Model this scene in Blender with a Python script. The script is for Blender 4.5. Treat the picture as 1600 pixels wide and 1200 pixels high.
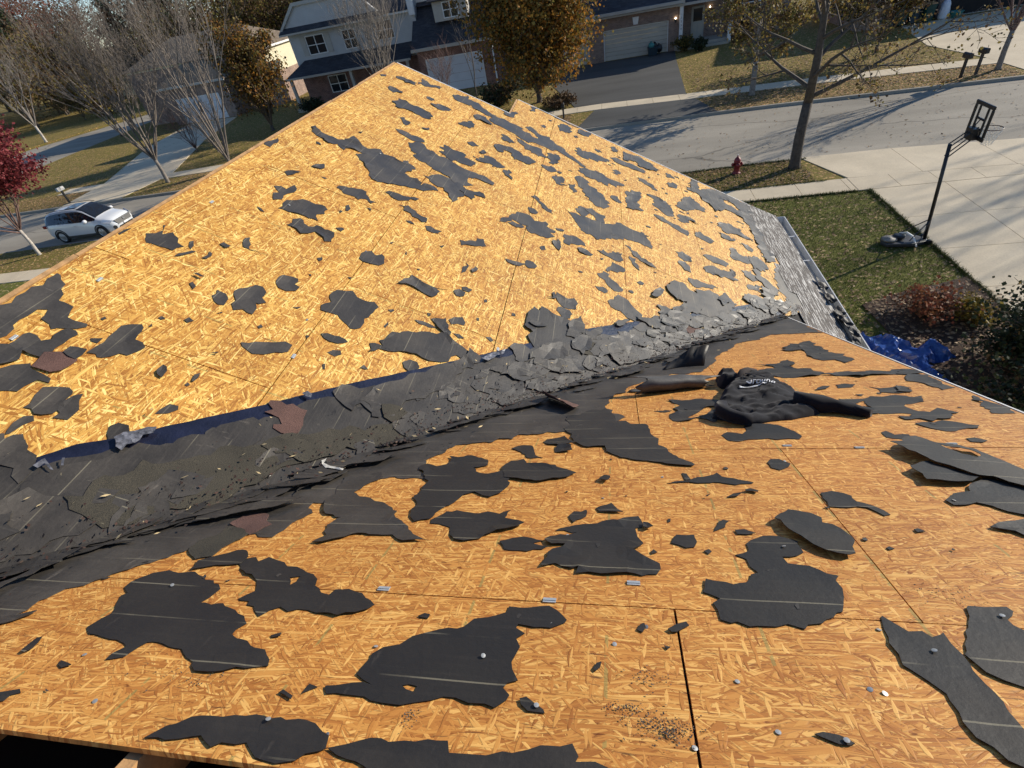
import bpy, bmesh, math, random
from math import sin, cos, tan, pi, radians
from mathutils import Vector, Matrix, noise
from mathutils.geometry import delaunay_2d_cdt, tessellate_polygon

for _o in list(bpy.data.objects):
    bpy.data.objects.remove(_o)
SC = bpy.context.scene
COL = SC.collection
F_PX=793.291
CAM_R=[[0.977955, 0.13442, -0.159795], [-0.033115, -0.655729, -0.754269], [-0.206171, 0.742933, -0.636823]]
XR,ZR,TH,Z0,PH=-3.2691,7.0260,0.51940,6.8560,0.45707

# ------------------------------------------------------------------ camera, sky, sun, exposure
cd = bpy.data.cameras.new('camera'); cam = bpy.data.objects.new('camera', cd); COL.objects.link(cam)
cd.sensor_width = 36.0; cd.lens = F_PX / 1600.0 * 36.0; cd.clip_start = 0.05; cd.clip_end = 3000.0
_r, _d, _f = CAM_R
cam.matrix_world = Matrix(((_r[0], -_d[0], -_f[0], 0), (_r[1], -_d[1], -_f[1], 0), (_r[2], -_d[2], -_f[2], 8.0), (0, 0, 0, 1)))
SC.camera = cam
SUN_EL = radians(21.0)
SUN_DIR = Vector((0.85 * cos(SUN_EL), 0.527 * cos(SUN_EL), sin(SUN_EL))).normalized()   # towards the sun
W = bpy.data.worlds.new('World'); SC.world = W; W.use_nodes = True
_nt = W.node_tree; _nt.nodes.clear()
_sky = _nt.nodes.new('ShaderNodeTexSky'); _sky.sky_type = 'NISHITA'; _sky.sun_disc = False
_sky.sun_elevation = SUN_EL; _sky.sun_rotation = math.atan2(SUN_DIR.x, SUN_DIR.y)
_sky.air_density = 0.75; _sky.dust_density = 0.0; _sky.ozone_density = 3.0
_bg = _nt.nodes.new('ShaderNodeBackground'); _bg.inputs['Strength'].default_value = 0.13
_wo = _nt.nodes.new('ShaderNodeOutputWorld')
_nt.links.new(_sky.outputs[0], _bg.inputs[0]); _nt.links.new(_bg.outputs[0], _wo.inputs[0])
sd = bpy.data.lights.new('sun', 'SUN'); sd.energy = 4.9; sd.angle = radians(0.5); sd.color = (1.0, 0.91, 0.77)
sun = bpy.data.objects.new('sun', sd); COL.objects.link(sun)
sun.rotation_euler = (-SUN_DIR).to_track_quat('-Z', 'Y').to_euler(); sun.location = (40, 25, 40)
SC.view_settings.view_transform = 'Standard'; SC.view_settings.look = 'None'
SC.view_settings.exposure = 0.33; SC.view_settings.gamma = 1.0; SC.view_settings.use_curve_mapping = False
SC.render.resolution_x = 1024; SC.render.resolution_y = 768

# ------------------------------------------------------------------ node helpers
def new_mat(name):
    m = bpy.data.materials.new(name); m.use_nodes = True
    nt = m.node_tree; nt.nodes.clear()
    out = nt.nodes.new('ShaderNodeOutputMaterial'); b = nt.nodes.new('ShaderNodeBsdfPrincipled')
    nt.links.new(b.outputs[0], out.inputs[0])
    return m, nt, b
def N(nt, t, **kw):
    n = nt.nodes.new(t)
    for k, v in kw.items():
        if k.startswith('i_'):
            key = k[2:]; key = int(key) if key.isdigit() else key
            n.inputs[key].default_value = v
        else: setattr(n, k, v)
    return n
def L(nt, a, b): nt.links.new(a, b)
def ramp(nt, fac, stops, interp='LINEAR'):
    r = nt.nodes.new('ShaderNodeValToRGB'); r.color_ramp.interpolation = interp
    e = r.color_ramp.elements
    while len(e) < len(stops): e.new(0.5)
    for i, (p, c) in enumerate(stops): e[i].position = p; e[i].color = (c[0], c[1], c[2], 1)
    L(nt, fac, r.inputs[0]); return r.outputs[0]
def coord(nt, scale=(1, 1, 1), rot=(0, 0, 0), loc=(0, 0, 0), kind='Object'):
    tc = nt.nodes.new('ShaderNodeTexCoord'); mp = nt.nodes.new('ShaderNodeMapping')
    mp.inputs['Location'].default_value = loc; mp.inputs['Rotation'].default_value = rot; mp.inputs['Scale'].default_value = scale
    L(nt, tc.outputs[kind], mp.inputs[0]); return mp.outputs[0]
def math_n(nt, op, a, b=None, c=None):
    m = nt.nodes.new('ShaderNodeMath'); m.operation = op
    for i, v in enumerate((a, b, c)):
        if v is None: continue
        if isinstance(v, (int, float)): m.inputs[i].default_value = v
        else: L(nt, v, m.inputs[i])
    return m.outputs[0]
def mixc(nt, fac, a, b, bt='MIX'):
    m = nt.nodes.new('ShaderNodeMix'); m.data_type = 'RGBA'; m.blend_type = bt; m.clamp_factor = True
    for i, v in ((0, fac), (6, a), (7, b)):
        if isinstance(v, (int, float)): m.inputs[i].default_value = v
        elif isinstance(v, (tuple, list)): m.inputs[i].default_value = (v[0], v[1], v[2], 1)
        else: L(nt, v, m.inputs[i])
    return m.outputs[2]
def noise_n(nt, vec, scale, detail=3, rough=0.55, dist=0.0):
    n = nt.nodes.new('ShaderNodeTexNoise'); n.inputs['Scale'].default_value = scale; n.inputs['Detail'].default_value = detail
    n.inputs['Roughness'].default_value = rough; n.inputs['Distortion'].default_value = dist
    if vec is not None: L(nt, vec, n.inputs['Vector'])
    return n.outputs[0]
def bump(nt, b, h, strength=0.3, dist=0.01):
    bp = nt.nodes.new('ShaderNodeBump'); bp.inputs['Strength'].default_value = strength; bp.inputs['Distance'].default_value = dist
    L(nt, h, bp.inputs['Height']); L(nt, bp.outputs[0], b.inputs['Normal'])
def simple(name, col, rough=0.7, var=0.25, scale=6.0, metal=0.0, spec=0.5, bmp=0.0, kind='Object', detail=4):
    """colour with mottled variation and a little relief"""
    m, nt, b = new_mat(name)
    v = coord(nt, kind=kind)
    n = noise_n(nt, v, scale, detail)
    lo = tuple(c * (1 - var) for c in col); hi = tuple(min(1, c * (1 + var)) for c in col)
    L(nt, ramp(nt, n, [(0.3, lo), (0.7, hi)]), b.inputs['Base Color'])
    b.inputs['Roughness'].default_value = rough; b.inputs['Metallic'].default_value = metal
    b.inputs['Specular IOR Level'].default_value = spec
    if bmp: bump(nt, b, noise_n(nt, v, scale * 5, 3), bmp, 0.01)
    return m

# ------------------------------------------------------------------ materials
def osb_material(name, tint, fs=1.0, soft=1.0):
    m, nt, b = new_mat(name)
    tc = nt.nodes.new('ShaderNodeTexCoord')
    base = tc.outputs['Object']
    warp = N(nt, 'ShaderNodeTexNoise'); warp.inputs['Scale'].default_value = 3.2; warp.inputs['Detail'].default_value = 2.0
    L(nt, base, warp.inputs['Vector'])
    wsub = N(nt, 'ShaderNodeVectorMath', operation='MULTIPLY_ADD'); L(nt, warp.outputs['Color'], wsub.inputs[0])
    wsub.inputs[1].default_value = (0.075, 0.075, 0.0); L(nt, base, wsub.inputs[2])
    tone = None; edge = None
    gr = N(nt, 'ShaderNodeMapping'); gr.inputs['Scale'].default_value = (14, 190, 1); gr.inputs['Rotation'].default_value = (0, 0, .12); L(nt, wsub.outputs[0], gr.inputs[0])
    g = noise_n(nt, gr.outputs[0], 1.0, 2, .6)
    layers = [(6, .085, .012, .0), (-27, .10, .016, .45), (34, .08, .011, .5), (-58, .075, .014, .66), (14, .12, .019, .66), (71, .07, .012, .76), (-12, .085, .009, .58), (49, .11, .018, .84), (22, .07, .007, .55), (-41, .06, .007, .70), (2, .13, .006, .72), (88, .05, .009, .86)]
    for i, (ang, ln, wd, thr) in enumerate(layers):
        mp = N(nt, 'ShaderNodeMapping'); mp.vector_type = 'TEXTURE'
        mp.inputs['Rotation'].default_value = (0, 0, radians(ang)); mp.inputs['Scale'].default_value = (ln * fs, wd * fs, 1.0)
        mp.inputs['Location'].default_value = (i * 3.7, i * 1.9, 0)
        L(nt, wsub.outputs[0], mp.inputs[0])
        vo = N(nt, 'ShaderNodeTexVoronoi', voronoi_dimensions='2D', feature='F1', distance='MINKOWSKI')
        vo.inputs['Scale'].default_value = 1.0; vo.inputs['Randomness'].default_value = 1.0; vo.inputs['Exponent'].default_value = 1.4
        L(nt, mp.outputs[0], vo.inputs['Vector'])
        sp = N(nt, 'ShaderNodeSeparateColor'); L(nt, vo.outputs['Color'], sp.inputs[0])
        t = math_n(nt, 'ADD', math_n(nt, 'MULTIPLY', sp.outputs[1], 0.82), math_n(nt, 'MULTIPLY', g, 0.22))
        d = math_n(nt, 'SUBTRACT', 1.0, math_n(nt, 'MULTIPLY', math_n(nt, 'SUBTRACT', vo.outputs['Distance'], .52), 1.9))
        d = math_n(nt, 'MINIMUM', 1.0, math_n(nt, 'MAXIMUM', .35, d))
        if tone is None: tone, edge = t, d
        else:
            k = math_n(nt, 'MULTIPLY', math_n(nt, 'GREATER_THAN', sp.outputs[0], thr), math_n(nt, 'LESS_THAN', vo.outputs['Distance'], .78))
            def mixf(a, bb):
                mx = N(nt, 'ShaderNodeMix'); mx.data_type = 'FLOAT'; L(nt, k, mx.inputs[0]); L(nt, a, mx.inputs[2]); L(nt, bb, mx.inputs[3]); return mx.outputs[0]
            tone, edge = mixf(tone, t), mixf(edge, d)
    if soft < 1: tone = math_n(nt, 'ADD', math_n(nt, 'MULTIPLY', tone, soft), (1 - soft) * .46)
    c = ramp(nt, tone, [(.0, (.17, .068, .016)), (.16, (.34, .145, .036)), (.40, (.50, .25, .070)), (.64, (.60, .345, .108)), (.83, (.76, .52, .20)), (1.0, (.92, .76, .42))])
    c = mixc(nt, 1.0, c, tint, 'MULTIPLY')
    dark = mixc(nt, edge, (.30, .20, .12), (1, 1, 1))
    c = mixc(nt, 1.0, c, dark, 'MULTIPLY')
    for (sa, sc_, th_) in ((.35, (9, 150, 1), .66), (-.5, (11, 170, 1), .69), (.05, (6, 120, 1), .68)):
        kv = N(nt, 'ShaderNodeMapping'); kv.inputs['Scale'].default_value = sc_; kv.inputs['Rotation'].default_value = (0, 0, sa); L(nt, wsub.outputs[0], kv.inputs[0])
        c = mixc(nt, ramp(nt, noise_n(nt, kv.outputs[0], 1.0, 2, .6), [(th_, (0, 0, 0)), (th_ + .04, (.75, .75, .75))]), c, (.11, .045, .014))
    # scattered dark specks and knots, wide weathering
    sv = N(nt, 'ShaderNodeMapping'); sv.inputs['Scale'].default_value = (22, 60, 1); sv.inputs['Rotation'].default_value = (0, 0, .5); L(nt, base, sv.inputs[0])
    sn = noise_n(nt, sv.outputs[0], 1.0, 2)
    c = mixc(nt, ramp(nt, sn, [(.68, (0, 0, 0)), (.75, (1, 1, 1))]), c, mixc(nt, 1.0, c, (.42, .30, .2), 'MULTIPLY'))
    wn = noise_n(nt, base, 1.3, 4)
    c = mixc(nt, 1.0, c, ramp(nt, wn, [(.3, (.86, .84, .80)), (.7, (1.06, 1.05, 1.0))]), 'MULTIPLY')
    # green nail lines printed on the panels, every 0.406 m, broken
    sx = N(nt, 'ShaderNodeSeparateXYZ'); L(nt, base, sx.inputs[0])
    fr = math_n(nt, 'ABSOLUTE', math_n(nt, 'SUBTRACT', math_n(nt, 'FRACT', math_n(nt, 'DIVIDE', math_n(nt, 'ADD', sx.outputs[0], 10.02), .4067)), .5))
    ln = math_n(nt, 'LESS_THAN', fr, .011)
    br = math_n(nt, 'GREATER_THAN', noise_n(nt, base, 7.0, 3), .52)
    c = mixc(nt, math_n(nt, 'MULTIPLY', math_n(nt, 'MULTIPLY', ln, br), .5), c, (.20, .22, .07))
    L(nt, c, b.inputs['Base Color']); b.inputs['Roughness'].default_value = .62; b.inputs['Specular IOR Level'].default_value = .35
    bump(nt, b, math_n(nt, 'ADD', tone, edge), .35, .004)
    return m
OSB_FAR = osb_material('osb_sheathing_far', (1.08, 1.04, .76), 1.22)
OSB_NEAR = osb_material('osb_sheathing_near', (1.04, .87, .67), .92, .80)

def felt_material(name, base, dust, rough, lines=True):
    m, nt, b = new_mat(name)
    v = coord(nt)
    n1 = noise_n(nt, v, 3.2, 5, .6); n2 = noise_n(nt, v, 70, 3, .6)
    oi0 = N(nt, 'ShaderNodeObjectInfo')
    c = mixc(nt, math_n(nt, 'MULTIPLY', ramp(nt, n1, [(.38, (.15, .15, .15)), (.72, (1, 1, 1))]), math_n(nt, 'ADD', math_n(nt, 'MULTIPLY', oi0.outputs['Random'], .75), .1)), base, dust)
    ck = N(nt, 'ShaderNodeTexVoronoi', voronoi_dimensions='2D', feature='DISTANCE_TO_EDGE'); ck.inputs['Scale'].default_value = 2.3
    cw = N(nt, 'ShaderNodeTexNoise'); cw.inputs['Scale'].default_value = 5.0; cw.inputs['Detail'].default_value = 4; L(nt, v, cw.inputs['Vector'])
    cm_ = N(nt, 'ShaderNodeVectorMath', operation='MULTIPLY_ADD'); L(nt, cw.outputs['Color'], cm_.inputs[0]); cm_.inputs[1].default_value = (.5, .5, 0); L(nt, v, cm_.inputs[2]); L(nt, cm_.outputs[0], ck.inputs['Vector'])
    crk = math_n(nt, 'MULTIPLY', ramp(nt, ck.outputs['Distance'], [(.0, (1, 1, 1)), (.012, (0, 0, 0))]), ramp(nt, noise_n(nt, v, 2.1, 2), [(.5, (0, 0, 0)), (.58, (.85, .85, .85))]))
    c = mixc(nt, crk, c, (.006, .006, .006))
    sc2 = noise_n(nt, coord(nt, (16, 5, 1), rot=(0, 0, .7)), 1.0, 5, .7)
    c = mixc(nt, ramp(nt, sc2, [(.62, (0, 0, 0)), (.72, (.55, .55, .55))]), c, tuple(min(1, x * 1.9) for x in dust))
    c = mixc(nt, ramp(nt, n2, [(.35, (.25, .25, .25)), (.75, (0, 0, 0))]), c, (.008, .008, .008))
    st = noise_n(nt, coord(nt, (2.5, 60, 1), rot=(0, 0, .12)), 1.0, 3)
    c = mixc(nt, ramp(nt, st, [(.55, (0, 0, 0)), (.8, (.35, .35, .35))]), c, dust)
    if lines:
        tc = N(nt, 'ShaderNodeTexCoord'); sx = N(nt, 'ShaderNodeSeparateXYZ'); L(nt, tc.outputs['Object'], sx.inputs[0])
        oi = N(nt, 'ShaderNodeObjectInfo')
        q = math_n(nt, 'ADD', math_n(nt, 'DIVIDE', sx.outputs[1], .155), math_n(nt, 'ADD', oi.outputs['Random'], 40.0))
        fr = math_n(nt, 'ABSOLUTE', math_n(nt, 'SUBTRACT', math_n(nt, 'FRACT', q), .5))
        ln = math_n(nt, 'LESS_THAN', fr, .016)
        br = ramp(nt, noise_n(nt, v, 3.0, 3), [(.42, (0, 0, 0)), (.6, (.6, .6, .6))])
        c = mixc(nt, math_n(nt, 'MULTIPLY', ln, br), c, (.24, .215, .15))
    L(nt, c, b.inputs['Base Color'])
    L(nt, ramp(nt, n1, [(.3, (rough - .08,) * 3), (.7, (rough + .1,) * 3)]), b.inputs['Roughness'])
    b.inputs['Specular IOR Level'].default_value = .40
    bump(nt, b, math_n(nt, 'ADD', n2, math_n(nt, 'MULTIPLY', n1, 2.0)), .25, .004)
    return m
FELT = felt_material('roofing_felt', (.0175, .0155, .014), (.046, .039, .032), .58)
FELT_F = felt_material('sunbaked_sheen_felt', (.040, .036, .032), (.125, .110, .093), .48)  # paler colour mixes real weathering with painted-in sun sheen
FELT_V = felt_material('valley_felt', (.034, .0305, .027), (.115, .099, .081), .50)
MEMB = simple('ice_barrier_membrane', (.010, .012, .028), .32, .4, 8, spec=.6, bmp=.3)
def shingle_material(name, c1, c2, streak=0.0):
    m, nt, b = new_mat(name)
    v = coord(nt)
    n = noise_n(nt, v, 260, 2, .7); n1 = noise_n(nt, v, 5, 4)
    c = mixc(nt, ramp(nt, n, [(.35, (0, 0, 0)), (.68, (1, 1, 1))]), c1, c2)
    c = mixc(nt, ramp(nt, n1, [(.4, (0, 0, 0)), (.8, (.55, .55, .55))]), c, tuple(x * .45 for x in c1))
    if streak:
        s = noise_n(nt, coord(nt, (3, 55, 1), rot=(0, 0, .05)), 1.0, 4, .65)
        c = mixc(nt, ramp(nt, s, [(.53, (0, 0, 0)), (.57, (streak,) * 3)]), c, (.62, .60, .56))
    L(nt, c, b.inputs['Base Color']); b.inputs['Roughness'].default_value = .85
    bump(nt, b, n, .5, .004)
    return m
SH_BROWN = shingle_material('reddish_granule_shingle', (.065, .030, .024), (.16, .085, .065))
SH_BED = shingle_material('mottled_old_shingle', (.022, .020, .014), (.072, .060, .040))
SH_EAVE = shingle_material('weathered_eave_shingle', (.042, .036, .032), (.15, .13, .115), .85)
NAIL = simple('galvanised_nail', (.40, .40, .385), .45, .2, 30, metal=.5)
CLIPM = simple('galvanised_clip', (.50, .52, .52), .4, .2, 20, metal=.4)
WOOD = simple('rafter_lumber', (.42, .24, .10), .7, .35, 12, bmp=.3)
WHITE_METAL = simple('white_painted_metal', (.76, .75, .72), .4, .08, 4)
GUTTER_IN = simple('dusty_gutter', (.42, .42, .41), .5, .25, 7)
SIDING_CREAM = simple('cream_siding', (.66, .58, .42), .6, .06, 2)
SILVER = simple('torn_silver_film', (.16, .16, .175), .32, .7, 45, metal=.3)
PLASTIC = simple('clear_plastic_ribbon', (.62, .60, .54), .3, .2, 20)
CHIP = simple('pale_wood_chip', (.62, .47, .24), .7, .3, 30)
BLACKM = simple('black_powder_coat', (.012, .012, .014), .4, .3, 10)
DARK = simple('interior_shade', (.015, .013, .012), .9, .2, 3)  # near-black colour stands in for the shade inside attic and garage
GREYSTEEL = simple('grey_plastic_base', (.030, .032, .036), .5, .3, 8)

# ------------------------------------------------------------------ mesh builder
class MB:
    def __init__(s): s.v = []; s.f = []
    def add(s, vs, fs):
        o = len(s.v); s.v += [tuple(p) for p in vs]; s.f += [tuple(i + o for i in f) for f in fs]; return s
    def box(s, x0, x1, y0, y1, z0, z1):
        return s.add([(x0, y0, z0), (x1, y0, z0), (x1, y1, z0), (x0, y1, z0), (x0, y0, z1), (x1, y0, z1), (x1, y1, z1), (x0, y1, z1)],
                     [(0, 3, 2, 1), (4, 5, 6, 7), (0, 1, 5, 4), (1, 2, 6, 5), (2, 3, 7, 6), (3, 0, 4, 7)])
    def quad(s, *p): return s.add(p, [tuple(range(len(p)))])
    def slab(s, pts, th):
        """planar polygon thickened by th against its normal"""
        P = [Vector(p) for p in pts]; n = Vector((0, 0, 0))
        for i in range(len(P)):
            a, b = P[i], P[(i + 1) % len(P)]; n += a.cross(b)
        n.normalize(); k = len(P); Q = [p - n * th for p in P]
        return s.add(P + Q, [tuple(range(k)), tuple(range(2 * k - 1, k - 1, -1))] + [(i, i + k, (i + 1) % k + k, (i + 1) % k) for i in range(k)])
    def tube(s, pts, rad, n=6, cap=True):
        P = [Vector(p) for p in pts]
        if not isinstance(rad, (list, tuple)): rad = [rad] * len(P)
        vs, fs = [], []; ref = None
        for i, p in enumerate(P):
            t = (P[min(i + 1, len(P) - 1)] - P[max(i - 1, 0)])
            if t.length < 1e-9: t = Vector((0, 0, 1))
            t.normalize()
            if ref is None: ref = t.orthogonal()
            ref = ref - t * ref.dot(t)
            if ref.length < 1e-6: ref = t.orthogonal()
            ref.normalize(); bi = t.cross(ref)
            for k in range(n):
                a = 2 * pi * k / n; vs.append(p + (ref * cos(a) + bi * sin(a)) * rad[i])
        for i in range(len(P) - 1):
            for k in range(n):
                k2 = (k + 1) % n; fs.append((i * n + k, i * n + k2, (i + 1) * n + k2, (i + 1) * n + k))
        if cap and n > 3: fs.append(tuple(range(n - 1, -1, -1))); fs.append(tuple(range((len(P) - 1) * n, len(P) * n)))
        return s.add(vs, fs)
    def lathe(s, prof, c=(0, 0, 0), n=16, axis=(0, 0, 1)):
        q = Vector(axis).to_track_quat('Z', 'Y'); c = Vector(c); vs, fs = [], []
        for r, z in prof:
            for k in range(n):
                a = 2 * pi * k / n; vs.append(c + q @ Vector((r * cos(a), r * sin(a), z)))
        for i in range(len(prof) - 1):
            for k in range(n):
                k2 = (k + 1) % n; fs.append((i * n + k, i * n + k2, (i + 1) * n + k2, (i + 1) * n + k))
        fs.append(tuple(range(n - 1, -1, -1))); fs.append(tuple(range((len(prof) - 1) * n, len(prof) * n)))
        return s.add(vs, fs)
    def build(s, name, mat, parent=None, smooth=False, rel=None, mw=None, bevel=0):
        me = bpy.data.meshes.new(name)
        vs = s.v
        if rel is not None: vs = [(x - rel[0], y - rel[1], z - rel[2]) for x, y, z in vs]
        me.from_pydata(vs, [], s.f); me.update()
        if mat: me.materials.append(mat)
        if smooth:
            for p in me.polygons: p.use_smooth = True
        o = bpy.data.objects.new(name, me); COL.objects.link(o)
        if mw is not None: o.matrix_world = mw
        if parent is not None:
            o.parent = parent
            if mw is not None: o.matrix_parent_inverse = parent.matrix_basis.inverted()
        if bevel:
            md = o.modifiers.new('bevel', 'BEVEL'); md.width = bevel; md.segments = 2; md.limit_method = 'ANGLE'
        return o
def tag(o, label=None, cat=None, group=None, kind=None):
    if label: o['label'] = label
    if cat: o['category'] = cat
    if group: o['group'] = group
    if kind: o['kind'] = kind
    return o
def thing(name, label, cat, loc=(0, 0, 0), rz=0, group=None):
    o = bpy.data.objects.new(name, None); COL.objects.link(o); o.location = loc; o.rotation_euler = (0, 0, rz)
    o.empty_display_size = .2; o.matrix_basis = Matrix.Translation(loc) @ Matrix.Rotation(rz, 4, 'Z')
    return tag(o, label, cat, group)
def share(name, me, parent=None, mw=None):
    o = bpy.data.objects.new(name, me); COL.objects.link(o)
    if mw is not None: o.matrix_world = mw
    if parent is not None: o.parent = parent
    return o
def copy_tree(o, parent=None):
    c = o.copy(); COL.objects.link(c); c.parent = parent
    for ch in list(o.children): copy_tree(ch, c)
    return c

# roof plane frames: local x along the eave, local y down the slope, local z out of the roof
FAR_M = Matrix(((0, cos(TH), sin(TH), XR), (1, 0, 0, 0), (0, -sin(TH), cos(TH), ZR), (0, 0, 0, 1)))
NEAR_M = Matrix(((1, 0, 0, 0), (0, cos(PH), sin(PH), 0), (0, -sin(PH), cos(PH), Z0), (0, 0, 0, 1)))
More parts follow.
